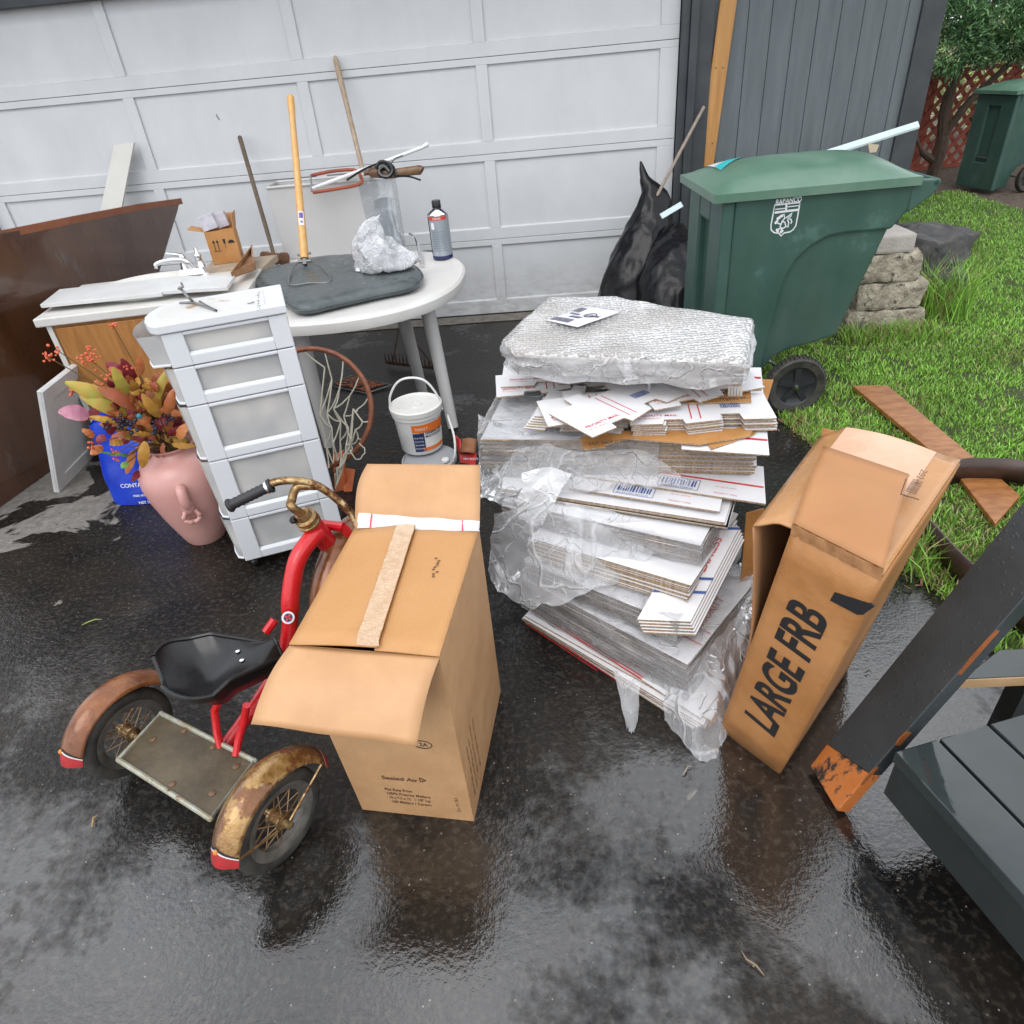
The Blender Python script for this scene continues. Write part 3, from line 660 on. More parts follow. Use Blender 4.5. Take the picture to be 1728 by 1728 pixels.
for (x0,y0,x1,y1) in ((1108,808,1262,790),(1290,770,1452,752),(1108,845,1262,828),(1288,822,1448,803)): ribbon(lg,[SP(x0,y0),SP(x1,y1)],.0042)
lion=[[(1150,940),(1190,900),(1240,880),(1250,940),(1300,910),(1360,860),(1340,910),(1290,945),(1340,950),(1355,990),(1340,1020)],[(1250,940),(1215,980),(1200,1030),(1180,1060),(1215,1090),(1200,1140)],[(1215,980),(1255,1000),(1270,1060),(1300,1070),(1310,1000),(1290,960)],[(1190,900),(1165,950),(1120,1000)],[(1200,1030),(1150,1010),(1125,1010)],[(1215,1090),(1170,1095),(1140,1110)],[(1215,1090),(1250,1075),(1270,1060)]]
for l_ in lion: ribbon(lg,[SP(*q) for q in l_],.0060)
for q in ((1150,940),(1170,930),(1120,1005),(1135,985),(1140,1110),(1150,1130),(1200,1140),(1215,1125),(1205,905)):
    c=SP(*q,e=.0022); lg.slab([c+X*math.cos(a)*.0065+Z*math.sin(a)*.0065 for a in [k*math.pi/4 for k in range(8)]],N*.0004)
crest=lg.build('crest',LOGO,t)
text('RABANCO',SP(1112,738),(SP(1480,690)-SP(1112,738)),Z,.021,LOGO,t,'lettering',w=(SP(1490,690)-SP(1112,738)).length,bold=.035)
# sticker on the lid: white panel with teal band and scribbled lettering
S=[G(1185,283,1.125),G(1222,269,1.135),G(1256,279,1.137),G(1215,298,1.125)]
def lidz(p):
    r_=p-P(0,0,0); u_=r_.dot(X); v_=r_.dot(Y); i=max(0,min(1,(u_+.050)/.915)); j=max(0,min(1,(v_+.022)/.624)); a=min(1,min(i,1-i)/.10); c_=min(1,min(j,1-j)/.16)
    return 1.092+.012*min(a,c_)+.078*(max(0,math.sin(math.pi*j))**.8)*(1-(2*i-1)**4)
def onl(p,e=.003): return V(p.x,p.y,lidz(p)+e)
def f0_(i,j): return (S[0]+(S[1]-S[0])*i)*(1-j)+(S[3]+(S[2]-S[3])*i)*j
b=MB(); b.grid(6,6,lambda i,j:onl(f0_(i,1-j))); st=b.build('sticker',mat('sticker_white',(.62,.64,.66),rough=.4),t)
b=MB(); f=lambda i,j:onl(f0_(i,j),.005)
b.grid(6,2,lambda i,j:f(i,1-.32*j)); b.build('teal_band',mat('sticker_teal',(.02,.42,.45),rough=.4),st)
text('FOOD & YARD',f(.04,.30),f(1,.3)-f(0,.3),f(0,0)-f(0,1),.022,INK,st,w=(f(1,.3)-f(0,.3)).length*.9,bold=.02,depth=.001)
text('WASTE ONLY',f(.04,.62),f(1,.3)-f(0,.3),f(0,0)-f(0,1),.022,INK,st,w=(f(1,.3)-f(0,.3)).length*.9,bold=.02,depth=.001)
text('2',P(.0546,.30,.60),-Y,Z,.05,LOGO,t,'numeral',bold=.02)
fb,P2,X2,Y2,Z2=wheeled_bin('second green bin standing on bare soil in front of the lattice fence',(6.33,2.74,0),R(14))
fb.scale=(.88,.88,.88)
q=fb; 
b=MB(); quad(b,[P2(.10,.12,1.125),P2(.34,.12,1.135),P2(.34,.32,1.15),P2(.10,.32,1.14)]); b.build('sticker',mat('sticker_pale',(.55,.42,.42),rough=.5),fb)
pot=thing('flower_pot','terracotta pot edge beside the far bin at the right frame edge','pot',(7.02,2.15,0))
b=MB(); b.lathe([(.0,.0),(.10,.0),(.13,.17),(.145,.17),(.145,.2),(.12,.2),(.11,.15),(0,.15)],(7.02,2.15,0)); b.build('shell',mat('terracotta',(.30,.12,.06),(.38,.17,.09),sc=12,rough=.85),pot)
b=MB(); foliage(b,(7.02,2.15,.28),(.14,.14,.1),400,.06,rg,.6,12,.08); b.build('foliage',LF,pot)

# ---- long pale metal profile lying across the bin, ending behind it
STRIP=mat('pale_metal',(.50,.60,.62),(.58,.68,.70),sc=6,rough=.3,metal=.25)
t=thing('metal_track','pale blue metal track sticking out past the green bin lid','metal strip',(3.6,-.36,.9))
a=D(1552,213,4.3); c=D(1432,251,4.25); d=(a-c).normalized(); s_=d.cross(fwd).normalized()
c0=c-d*.55
b=MB(); b.slab([c0,a,a+s_*.035,c0+s_*.035],V(0,.004,-.004)); b.slab([c0+s_*.033,a+s_*.033,a+s_*.037+V(0,0,-.02),c0+s_*.037+V(0,0,-.02)],V(0,.004,0)); b.slab([c0,a,a+V(0,0,-.012),c0+V(0,0,-.012)],V(0,.003,0)); b.build('channel',STRIP,t)
b=MB(); p=D(1465,243,4.25); b.slab([p,p+V(.07,0,-.01),p+V(.06,0,-.05),p+V(.02,0,-.05)],V(0,.01,0)); b.build('bracket',mat('tan_bracket',(.5,.42,.3),rough=.6),t)

# ================================================================ BLACK BAGS AND STICKS BY THE DOOR
BAGM=mat('black_bag',(.009,.009,.011),rough=.24,bump=2.2,bs=11,stretch=(1,1,.6))
BAGM.node_tree.nodes['Principled BSDF'].inputs['IOR'].default_value=1.33
def bag(label,spine,rad,seed,n=90,sq=.8,amp=.020):
    sp=spline(spine,14); k=len(sp); rs=[]
    for i in range(k):
        f=i/(k-1)*(len(rad)-1); a=int(min(f,len(rad)-2)); rs.append(rad[a]+(rad[a+1]-rad[a])*(f-a))
    b=MB(); vs=[]
    for i,p in enumerate(sp):
        for j in range(n):
            an=2*math.pi*j/n; d=V(math.cos(an),math.sin(an)*sq,0)
            q=p+d*rs[i]
            w=1-2*abs(noise.noise(V(q.x*7,q.y*7,q.z*2.6)+V(seed,0,0))); w2=1-2*abs(noise.noise(V(q.x*15,q.y*15,q.z*7)+V(seed,3,0)))
            q+=d*((w-.5)*amp+(w2-.5)*amp*.4)*min(1,rs[i]/.08); q+=nv(q+V(seed,0,7),5)*amp*.5*min(1,rs[i]/.08); q.y=min(q.y,-.03); q.z=max(q.z,.002); vs.append(q)
    fs=[(i*n+j,i*n+(j+1)%n,(i+1)*n+(j+1)%n,(i+1)*n+j) for i in range(k-1) for j in range(n)]+[tuple(range(n))[::-1],tuple((k-1)*n+j for j in range(n))]
    b.add(vs,fs); o=b.build('rubbish_bag',BAGM,None,spine[0],ang=70); return tag(o,label,'bin bag','black rubbish bags by the door')
bag('tall black rubbish bag with a twisted pointed neck leaning on the garage door',[(2.13,-.42,0),(2.12,-.42,.2),(2.17,-.36,.45),(2.25,-.28,.66),(2.27,-.24,.82),(2.215,-.2,.92),(2.19,-.17,1.01)],[.26,.25,.20,.14,.085,.030,.006],1.3)
bag('lower black rubbish bag slumped between the tall bag and the green bin',[(2.36,-.75,0),(2.36,-.75,.15),(2.36,-.68,.36),(2.38,-.55,.55),(2.40,-.45,.66)],[.20,.24,.22,.15,.04],4.4)
b=MB(); a=YP(1188,180,-.105); c=YP(1122,305,-.26); c=a+(c-a)*1.25; b.tube([a,c],[.010,.011],10); tag(b.build('stick',mat('weathered_stick',(.26,.21,.17),(.36,.30,.25),sc=20,rough=.8),None,c),'thin weathered stick poking up from behind the black bags','stick')
b=MB(); a=D(1122,283,4.85); c=D(1118,318,4.85); w=RT*.016; b.slab([a-w*.6,a+w*.5,c+w,c-w],fwd*.015); tag(b.build('wood_offcut',PINE,None,c),'short pale wood offcut standing behind the black bags','offcut')
b=MB(); a=D(1118,369,4.35); c=D(1150,350,4.35); s_=(c-a).normalized().cross(fwd)*.035; b.slab([a,c+(c-a)*.1,c+(c-a)*.1+s_,a+s_],fwd*.01); tag(b.build('metal_offcut',STRIP,None,a),'pale metal strip end lying across the black bag beside the bin','metal strip')

# ================================================================ LEFT: BROWN PANEL, WHITE BOARD, VANITY
BRN=mat('brown_laminate',(.050,.019,.009),(.095,.040,.020),sc=3.2,rough=.20,r2=.42,bump=.2,bs=30,coat=1,stretch=(1,1,.35),c3=(.10,.07,.055),sc3=3.5,t3=.58)
BRE=mat('brown_laminate_edge',(.20,.062,.025),(.26,.09,.04),sc=12,rough=.45)
t=thing('brown_panel','big brown laminated panel standing on edge at the left','panel',(-1.25,-1.8,0))
top=[V(-.922,-.251,1.032),V(-.99,-.66,1.075),V(-1.08,-1.2,1.115),V(-1.169,-1.72,1.149),V(-1.26,-2.3,1.18),V(-1.30,-2.75,1.19)]
pe=[PN(x,y,(-1.29,-2.44,0),(2.14,-.36,0)) for x,y in ((300,356),(288,395),(276,436))]; pz=pe[2]+(pe[2]-pe[1])*1.2
poly=top+[V(-1.335,-2.75,.0),V(-1.29,-2.44,.0),V(-1.15,-1.62,.0),pz]+pe[::-1]
b=MB(); b.slab(poly,V(-.030,.006,0),0,1); b.build('board',[BRN,BRE],t,bevel=.003)
b=MB()
for i in range(len(top)-1): b.slab([top[i]+V(.004,0,.002),top[i+1]+V(.004,0,.002),top[i+1]+V(.004,0,-.035),top[i]+V(.004,0,-.035)],V(-.004,0,0))
b.build('top_strip',BRE,t)
t=thing('white_shelf_board','white shelf board standing between the brown panel and the garage door','board',(-1.45,-.2,0))
B0=YP(192,245,-.05); B1=YP(226,240,-.05); 
C0=YP(168,360,-.16); C1=YP(204,356,-.16)
e0=B0+(C0-B0)*(B0.z/(B0.z-C0.z)); e1=B1+(C1-B1)*(B1.z/(B1.z-C1.z))
b=MB(); b.slab([B0,B1,e1,e0],(C0-B0).cross(B1-B0).normalized()*-.018); b.build('board',mat('cream_white',(.60,.59,.56),(.55,.54,.50),sc=6,rough=.5),t,bevel=.002,recalc=True)

VW=mat('counter_white',(.66,.65,.62),(.58,.56,.51),sc=6,rough=.38,c3=(.34,.27,.17),sc3=16,t3=.66)
OAK=mat('oak_veneer',(.30,.125,.03),(.44,.20,.055),sc=5,rough=.42,stretch=(7,7,.8),bump=.15,bs=60,c3=(.20,.075,.02),sc3=5,t3=.60)
FL=G(54,541,.80); vx=(G(470,492,.80)-FL); vx.z=0; vx.normalize(); vy=V(-vx.y,vx.x,0)
van=thing('vanity_cabinet','old bathroom vanity cabinet with white sink top and wood doors','vanity',(FL.x+.4,FL.y+.3,0))
Q=lambda u,v,z:FL*1+vx*u+vy*v+V(0,0,z-FL.z)
VL,VD=1.0,.62
b=MB(); b.hexa([Q(0,0,.762),Q(VL,0,.762),Q(VL,VD,.762),Q(0,VD,.762)],[Q(0,0,.803),Q(VL,0,.803),Q(VL,VD,.803),Q(0,VD,.803)]); ct=b.build('countertop',VW,van,bevel=.006)
b=MB(); b.hexa([Q(.045,.03,0),Q(VL-.03,.03,0),Q(VL-.03,VD-.03,0),Q(.045,VD-.03,0)],[Q(.045,.03,.760),Q(VL-.03,.03,.760),Q(VL-.03,VD-.03,.760),Q(.045,VD-.03,.760)]); b.build('carcass',OAK,van)
b=MB(); b.hexa([Q(.038,.018,0),Q(.062,.018,0),Q(.062,.03,0),Q(.038,.03,0)],[Q(.038,.018,.76),Q(.062,.018,.76),Q(.062,.03,.76),Q(.038,.03,.76)]); b.build('stile',VW,van)
b=MB()
for u0,u1 in ((.075,.505),(.513,.95)): b.hexa([Q(u0,.012,.08),Q(u1,.012,.08),Q(u1,.029,.08),Q(u0,.029,.08)],[Q(u0,.012,.745),Q(u1,.012,.745),Q(u1,.029,.745),Q(u0,.029,.745)])
b.build('door',OAK,van,bevel=.003)
# oval sink rim raised on the counter, with the bowl sunk inside
b=MB(); sc=Q(.47,.36,.803)
prof=[(1.0,.001),(.99,.018),(.95,.026),(.88,.022),(.80,.006),(.6,-.03+.032),(.0,.001)]
vs=[]; n=40
for r,z in prof:
    for j in range(n):
        an=2*math.pi*j/n; vs.append(sc+vx*(.30*r*math.cos(an))+vy*(.235*r*math.sin(an))+V(0,0,z))
b.add(vs,[(i*n+j,i*n+(j+1)%n,(i+1)*n+(j+1)%n,(i+1)*n+j) for i in range(len(prof)-1) for j in range(n)]); b.build('sink',mat('sink_white',(.70,.69,.66),(.62,.60,.55),sc=7,rough=.15),van)
fc=van; f0=G(327,462,.825)
fa=MB(); fa.hexa([f0+V(-.075,-.03,0),f0+V(.075,-.02,0),f0+V(.075,.03,0),f0+V(-.075,.03,0)],[f0+V(-.06,-.02,.03),f0+V(.06,-.012,.03),f0+V(.06,.02,.03),f0+V(-.06,.02,.03)])
fa.lathe([(.024,0),(.02,.02),(.016,.035),(.02,.06),(.012,.075),(0,.078)],f0+V(-.035,0,.03),n=16)
fa.lathe([(.024,0),(.02,.02),(.015,.04),(.019,.06),(.009,.078),(.007,.10),(0,.104)],f0+V(.045,.015,.03),n=16)
fa.tube(spline([f0+V(0,0,.03),f0+V(-.02,-.02,.075),f0+V(-.085,-.05,.09),f0+V(-.14,-.08,.082),f0+V(-.15,-.085,.062)],6),[.018]*6+[.015]*6+[.012]*6+[.011]*7,12)
fa.tube([f0+V(-.035,0,.10),f0+V(-.095,-.03,.122)],[.009,.006],8)
fo=fa.build('faucet',CHROME,van,bevel=.002)
# boards lying on the sink top
def board(name,label,px,z,th,m,grp=None,bev=.002,cat='board'):
    P_=[G(x,y,z) for x,y in px]; c=sum(P_,V(0,0,0))/len(P_); b=MB(); b.slab(P_,V(0,0,-th)); o=b.build(name,m,None,(c.x,c.y,z-th),bevel=bev,recalc=True); return tag(o,label,cat,grp)
BW=mat('painted_board',(.64,.65,.65),(.57,.57,.56),sc=8,rough=.4,bump=.2,bs=60)
board('trim_board','long white board with a slotted edge lying along the front of the sink top',[(67,514),(100,488),(305,466),(272,494)],.845,.018,BW)
board('trim_board','short white board lying on the sink top beside the drawer tower',[(270,491),(306,466),(397,463),(383,484)],.850,.018,BW)
p=[G(80,517,.829),G(178,505,.829)]; b=MB(); d=(p[1]-p[0]); 
for i in range(16): b.box(p[0]+d*(i/15)+V(0,-.001,.006)-vy*.001,(.022,.0015,.003))
b.build('slot',INK,bpy.data.objects['trim_board'])
# small carton on the back of the counter with little boxes
t=thing('shipping_carton','small brown carton with handling symbols standing behind the sink','carton',(-.26,-1.33,.80))
cb=[G(361,447,.81),G(409,441,.81)]; w=cb[1]-cb[0]; w.z=0; dp=V(-w.y,w.x,0).normalized()*.10
b=MB(); hgt=.175; b.hexa([cb[0],cb[1],cb[1]+dp,cb[0]+dp],[q+V(0,0,hgt) for q in (cb[0],cb[1],cb[1]+dp,cb[0]+dp)]); b.build('box',KRAFTO,t,recalc=True)
tz=V(0,0,hgt); b=MB(); b.slab([cb[0]+tz,cb[0]+dp+tz,cb[0]+dp+tz+V(-.085,.0,.02),cb[0]+tz+V(-.085,-.01,.02)],V(0,0,.003)); b.slab([cb[1]+tz,cb[1]+dp+tz,cb[1]+dp+tz+V(.01,.02,.08),cb[1]+tz+V(.012,.0,.08)],V(.003,0,0)); b.slab([cb[0]+dp+tz,cb[1]+dp+tz,cb[1]+dp+tz+V(0,.012,.07),cb[0]+dp+tz+V(0,.012,.07)],V(0,.003,0)); b.build('flap',KRAFT,t)
wn=w.normalized(); fr=-V(-wn.y,wn.x,0)
b=MB()
def fp(u,z): return cb[0]+wn*u+V(0,0,z)+fr*.001
for u in (.035,.055):
    b.slab([fp(u-.002,.075),fp(u+.002,.075),fp(u+.002,.115),fp(u-.002,.115)],fr*.0005); b.slab([fp(u-.008,.115),fp(u+.008,.115),fp(u,.130)],fr*.0005)
b.slab([fp(.025,.068),fp(.065,.068),fp(.065,.071),fp(.025,.071)],fr*.0005)
b.slab([fp(.085,.13),fp(.10,.13),fp(.097,.105),fp(.088,.105)],fr*.0005); b.slab([fp(.092,.105),fp(.094,.105),fp(.094,.08),fp(.092,.08)],fr*.0005)
b.slab([fp(.112,.105)]+[fp(.13+.018*math.cos(a),.105+.018*math.sin(a)) for a in [math.pi*(1-k/6) for k in range(7)]],fr*.0005)
b.build('handling_marks',INK,t)
for i,(x,y,s_,lb) in enumerate(((350,372,.06,'larger white little box poking out of the small carton'),(378,365,.045,'smaller white little box behind the larger one in the carton'))):
    c=cb[0]+wn*(.035+i*.065)+dp*(.35+.35*i)+V(0,0,hgt+.005); b=MB(); M3=Matrix.Rotation(R(-12),3,'Y')@Matrix.Rotation(math.atan2(w.y,w.x),3,'Z'); b.box(c+V(0,0,.04),(s_*1.35,s_,.075),M3); tag(b.build('small_box',mat('box_lilac_white',(.56,.55,.60),(.40,.38,.44),sc=30,rough=.5),None,c,bevel=.001),lb,'box')
b=MB(); a=G(392,470,.84); bb=G(424,425,.84); c=G(432,455,.84); b.slab([a,bb,bb+V(.01,.01,.035),a+V(0,0,.03)],V(.006,-.006,0)); b.slab([a,c,c+V(0,0,.035),a+V(0,0,.03)],V(.0,.006,0)); b.slab([bb,c,c+V(0,0,.035),bb+V(.01,.01,.035)],V(-.005,0,0))
b.hexa([a,c,bb,a+(bb-a)*.6],[q+V(0,0,.004) for q in (a,c,bb,a+(bb-a)*.6)])
tag(b.build('wooden_tray',mat('worn_wood',(.22,.10,.04),(.36,.20,.10),sc=10,rough=.6,c3=(.5,.44,.36),sc3=14,t3=.6),None,(c.x,c.y,.84)),'broken brown wooden corner piece between the small carton and the sledgehammer','wood piece')
b=MB()
quad(b,[G(352,432,.815),G(455,470,.815),G(430,425,.815),G(350,425,.815)])
b2=MB(); b2.hexa([V(-.42,-1.42,.772),V(-.05,-1.40,.772),V(-.05,-1.12,.772),V(-.42,-1.14,.772)],[V(-.42,-1.42,.808),V(-.05,-1.40,.808),V(-.05,-1.12,.808),V(-.42,-1.14,.808)])
tag(b2.build('wooden_shelf',mat('worn_wood2',(.30,.23,.16),(.42,.35,.27),sc=9,rough=.7),None,(-.2,-1.3,.772),bevel=.003),'worn wooden shelf piece under the small carton behind the sink','board')

# cabinet door leaning against the vanity
t=thing('cabinet_door','white recessed cabinet door leaning against the left side of the vanity','cabinet door',(-1.1,-2.0,0))
d0=G(97,832,0); d1=G(182,742,0); e=(d1-d0); eL=e.length; e.normalize(); lean=V(.20,-.03,.56); 
n_=e.cross(lean).normalized()
def CD(u,v): return d0+e*u+lean*v
b=MB(); th=.018
if n_.x<0: n_=-n_
W_=.60
b.slab([CD(0,0),CD(W_,0),CD(W_,1),CD(0,1)],-n_*th)
for (u0,v0,u1,v1) in ((0,0,.08,1),(W_-.08,0,W_,1),(.08,0,W_-.08,.13),(.08,.87,W_-.08,1)): b.slab([CD(u0,v0),CD(u1,v0),CD(u1,v1),CD(u0,v1)],n_*.009)
b.build('panel',BW,t,bevel=.003,recalc=True)

# blue bag
BLUE=mat('blue_plastic',(.006,.045,.52),(.004,.03,.36),sc=5,rough=.3,bump=1.5,bs=9)
t=thing('blue_bag','bright blue plastic sack with white lettering standing behind the pink urn','sack',(-.55,-2.45,0))
a=G(190,857,.0); c=a+V(.34,.03,0); 
b=MB()
def sack(i,j):
    an=i*2*math.pi; hw=.19*(1-.25*j*j); dw=.085*(1-.55*j)
    x=math.copysign(abs(math.cos(an))**.5,math.cos(an))*hw; y=math.copysign(abs(math.sin(an))**.6,math.sin(an))*dw
    p=V(-.50+x-.035*j,-2.415+y+.03*j,.42*j+.002); return p+nv(p,7)*.018*min(1,j*5)+V(0,0,.02*math.sin(9*i)*j)
b.grid(48,24,sack); b.add([sack(k/24,0) for k in range(24)],[tuple(range(24))],0); b.build('sack',BLUE,t,ang=80)
for s_,px,h in (('CONTAINS',(205,823),.020),('FIBER MIX',(226,838),.010),('NET WT 20 LB',(236,850),.014)):
    o=PN(px[0],px[1],V(-.5,-2.512,.1),(0,-1,.07)); text(s_,o,V(1,.02,0),V(0,.07,1),h,mat('sack_white',(.7,.72,.75),rough=.5),t,bold=.02,depth=.003)

# ================================================================ PINK URN WITH ARTIFICIAL LEAVES
URN=mat('pink_urn',(.56,.29,.26),(.62,.34,.30),sc=2.5,rough=.30,bump=.08,bs=20)
uc=V(-.085,-2.79,0)
t=thing('urn','tall pink pottery urn with ring handles beside the white drawer tower','urn',uc)
b=MB(); pr_=[(0,.006),(.060,.004),(.072,.0),(.080,.012),(.098,.07),(.122,.15),(.143,.24),(.152,.31),(.149,.355),(.130,.395),(.100,.418),(.078,.428),(.070,.445),(.082,.462),(.092,.468),(.084,.470),(.066,.452),(.066,.43),(.10,.39),(.05,.05),(0,.05)]
pr_=[(r*1.10,z) for r,z in pr_]; b.lathe(pr_,uc,n=56); b.build('vessel',URN,t,ang=60)
hd=(CAM-uc); hd.z=0; hd.normalize(); hd=(Matrix.Rotation(R(-9),3,'Z')@hd)
sdv=V(-hd.y,hd.x,0)
def US(h,off,s=0):
    for i in range(len(pr_)-1):
        if pr_[i][1]<=h<=pr_[i+1][1] and i<10: r=pr_[i][0]+(pr_[i+1][0]-pr_[i][0])*(h-pr_[i][1])/(pr_[i+1][1]-pr_[i][1]); break
    return uc+hd*(r+off)+sdv*s+V(0,0,h)
b=MB(); b.tube(spline([US(.345,-.01),US(.33,.018),US(.29,.026),US(.25,.012),US(.235,-.01)],5),[.016,.019,.021]+[.021]*12+[.020]*6,12)
for k in (0,): b.ball(US(.25,.010),.026,12)
c=US(.205,.022); rp=[c+sdv*.030*math.cos(a)+V(0,0,.026*math.sin(a))+hd*(.004*math.sin(5*a)) for a in [2*math.pi*i/30 for i in range(31)]]
b.tube(rp,[.0095+.0022*math.sin(i*math.pi*2*9/30) for i in range(31)],10,caps=False); b.build('handle',URN,t,ang=60)
fl=thing('artificial_flowers','artificial autumn leaves and berries arranged in the pink urn','flower arrangement',uc+V(0,0,.45))
lm=[mat('leaf_yellow',(.50,.30,.035),(.42,.20,.04),sc=35,rough=.5),mat('leaf_lime',(.36,.36,.06),(.48,.28,.05),sc=30,rough=.5),mat('leaf_orange',(.46,.125,.04),(.52,.20,.06),sc=25,rough=.5),mat('leaf_rust',(.38,.09,.05),(.30,.10,.03),sc=25,rough=.5),mat('leaf_ochre',(.42,.20,.03),(.52,.27,.05),sc=25,rough=.5),mat('leaf_burgundy',(.18,.015,.025),(.26,.03,.05),sc=22,rough=.5),mat('leaf_pink',(.42,.14,.22),(.58,.28,.36),sc=20,rough=.4),mat('leaf_green',(.09,.22,.03),(.15,.28,.05),sc=22,rough=.5)]
def leaf(b,base,tip,wd,mi,cup=.25,roll=0):
    base=Vector(base);tip=Vector(tip); ax=tip-base; L_=ax.length; a=ax.normalized(); tc=(CAM-base).normalized(); sd_=a.cross(tc).normalized(); nn=sd_.cross(a)
    sd_=(sd_*math.cos(roll)+nn*math.sin(roll)); nn=sd_.cross(a)
    def fn(i,j):
        w=math.sin(math.pi*min(1,.02+.97*j**.9))**.55*wd*1.08*(1-.1*j); x=2*i-1
        p=base+a*L_*j+sd_*x*w/2+nn*(-cup*wd*x*x+.12*L_*math.sin(math.pi*j)); return p+nn*.003*math.sin(j*22)*abs(x)
    b.grid(4,10,fn,mi)
rg=random.Random(11); bl=MB(); bs=MB(); mth=uc+V(0,0,.455)
def FP(x,y,dd=0): # point of the arrangement: on the upright plane through the urn facing the lens
    n=(uc-CAM); n.z=0; n.normalize(); return PN(x,y,uc-n*dd,n)
spec=[((205,680),(110,645),.085,1),((215,700),(135,668),.075,1),((240,690),(165,655),.085,3),((245,670),(185,620),.10,2),((215,665),(190,620),.06,1),((235,675),(225,628),.055,0),((245,700),(250,640),.06,4),((255,690),(285,620),.055,1),((262,700),(262,655),.06,4),((270,705),(240,665),.06,4),((275,720),(300,690),.06,3),((280,700),(295,655),.06,2),((150,700),(98,695),.088,6),((195,712),(150,703),.035,0),((210,725),(168,715),.05,4),((225,690),(200,720),.04,3),((260,715),(268,755),.05,4),((245,745),(240,790),.062,4),((225,760),(213,800),.045,2),((270,735),(312,745),.055,4),((300,740),(318,715),.06,2),((215,640),(180,612),.08,5),((225,650),(205,605),.07,5),((235,635),(235,600),.05,2),((255,740),(230,715),.05,2),((250,725),(232,712),.05,0),((290,750),(330,752),.04,4),((215,770),(190,765),.02,7),((220,765),(165,762),.015,7),((215,780),(205,790),.04,7),((235,795),(222,812),.04,5),((240,720),(215,690),.06,3),((300,770),(262,770),.05,3),((268,690),(310,700),.05,2),((230,705),(262,725),.03,2),((165,690),(150,706),.05,5)]
for (x0,y0),(x1,y1),w,mi in spec:
    dd=rg.uniform(0,.13); leaf(bl,FP(x0,y0,dd),FP(x1,y1,dd+rg.uniform(-.03,.05)),w*.66,mi,rg.uniform(.0,.15),rg.uniform(-.5,.5)); bs.tube(spline([mth,(mth+FP(x0,y0,dd))/2+V(0,0,.02),FP(x0,y0,dd)],4),.0022,5)
for i in range(210):
    x=rg.gauss(250,36); y=rg.gauss(696,34); 
    if y<625: y=640+rg.random()*40
    if y>752: y=735
    dd=rg.uniform(-.10,.10); an=math.atan2(y-745,x-275)+rg.gauss(0,.5); l=rg.uniform(13,28)
    leaf(bl,FP(x,y,dd),FP(x+math.cos(an)*l,y+math.sin(an)*l,dd+rg.uniform(-.05,.05)),rg.uniform(.022,.044),rg.choice((0,2,3,4,4,2,5,3,3,2,5)),rg.uniform(.0,.18),rg.uniform(-.9,.9))
bl.build('leaves',lm,fl,ang=80)
bb=MB()
for cx,cy,n,sp in ((80,602,14,13),(150,605,34,17),(190,548,7,6),(152,655,12,12),(195,765,18,10),(215,622,8,8),(155,750,10,8),(265,655,12,10),(122,660,7,8),(180,640,10,12),(95,590,8,9)):
    bb=MB()
    for k in range(n):
        p=FP(cx+rg.gauss(0,sp*.5),cy+rg.gauss(0,sp*.5),rg.uniform(.0,.07)); bb.ball(p,rg.uniform(.0038,.0062),7)
    bs.tube(spline([mth,(mth+FP(cx,cy,.03))/2+V(.01,0,.04),FP(cx,cy,.03)],5),.0018,5)
    bb.build('orange_berry_cluster',mat('berry_orange',(.60,.085,.045),(.7,.16,.06),sc=40,rough=.35),fl)
for cx,cy,n,sp in ((200,712,10,12),(222,725,8,10),(262,722,7,8),(290,705,6,8),(182,715,4,8)):
    bb=MB()
    for k in range(n): bb.ball(FP(cx+rg.gauss(0,sp*.6),cy+rg.gauss(0,sp*.6),rg.uniform(.10,.16)),rg.uniform(.006,.009),9)
    bb.build('dark_berry_cluster',mat('berry_dark',(.012,.010,.02),(.02,.025,.05),sc=30,rough=.25),fl)
bb=MB(); bb.ball(FP(235,702,.17),.011,10); bb.build('teal_berry',mat('berry_teal',(.03,.18,.24),rough=.3),fl)
for k in range(60):
    a=rg.uniform(0,6.28); p=FP(230+rg.gauss(0,22),700+rg.gauss(0,22),rg.uniform(-.05,.06)); bs.tube([mth+V(.04*math.cos(a),.04*math.sin(a),-.02),(mth+p)/2+V(0,0,.015),p],.0016,4)
bs.build('stems',mat('stem_brown',(.10,.045,.02),(.14,.10,.03),sc=20,rough=.7),fl)

# ================================================================ WHITE DRAWER TOWER
TW=mat('tower_white',(.66,.68,.71),(.62,.64,.67),sc=2,rough=.32,bump=.05,bs=20)
m=bpy.data.materials.new('frosted_plastic'); m.use_nodes=True; pp=m.node_tree.nodes['Principled BSDF']; pass; pp.inputs['Roughness'].default_value=.35; pp.inputs['Alpha'].default_value=.80; tt_=m.node_tree; n1=tt_.nodes.new('ShaderNodeTexNoise'); n1.inputs['Scale'].default_value=5; n1.inputs['Detail'].default_value=2; c1=tt_.nodes.new('ShaderNodeTexCoord'); tt_.links.new(c1.outputs['Object'],n1.inputs['Vector']); r1=tt_.nodes.new('ShaderNodeValToRGB'); r1.color_ramp.elements[0].position=.38; r1.color_ramp.elements[1].position=.62; r1.color_ramp.elements[0].color=(.46,.465,.47,1); r1.color_ramp.elements[1].color=(.66,.65,.62,1); tt_.links.new(n1.outputs[0],r1.inputs[0]); tt_.links.new(r1.outputs[0],pp.inputs['Base Color']); MATS['frosted_plastic']=m; FROST=m
ta=G(415,948,.05); tb=G(583,905,.05); tx=(tb-ta); tx.z=0; TD=tx.length; tx.normalize(); ty=V(-tx.y,tx.x,0); TWd=.27
tw=thing('drawer_tower','white plastic five drawer tower with frosted drawers','drawer unit',(ta.x+.2,ta.y+.2,0))
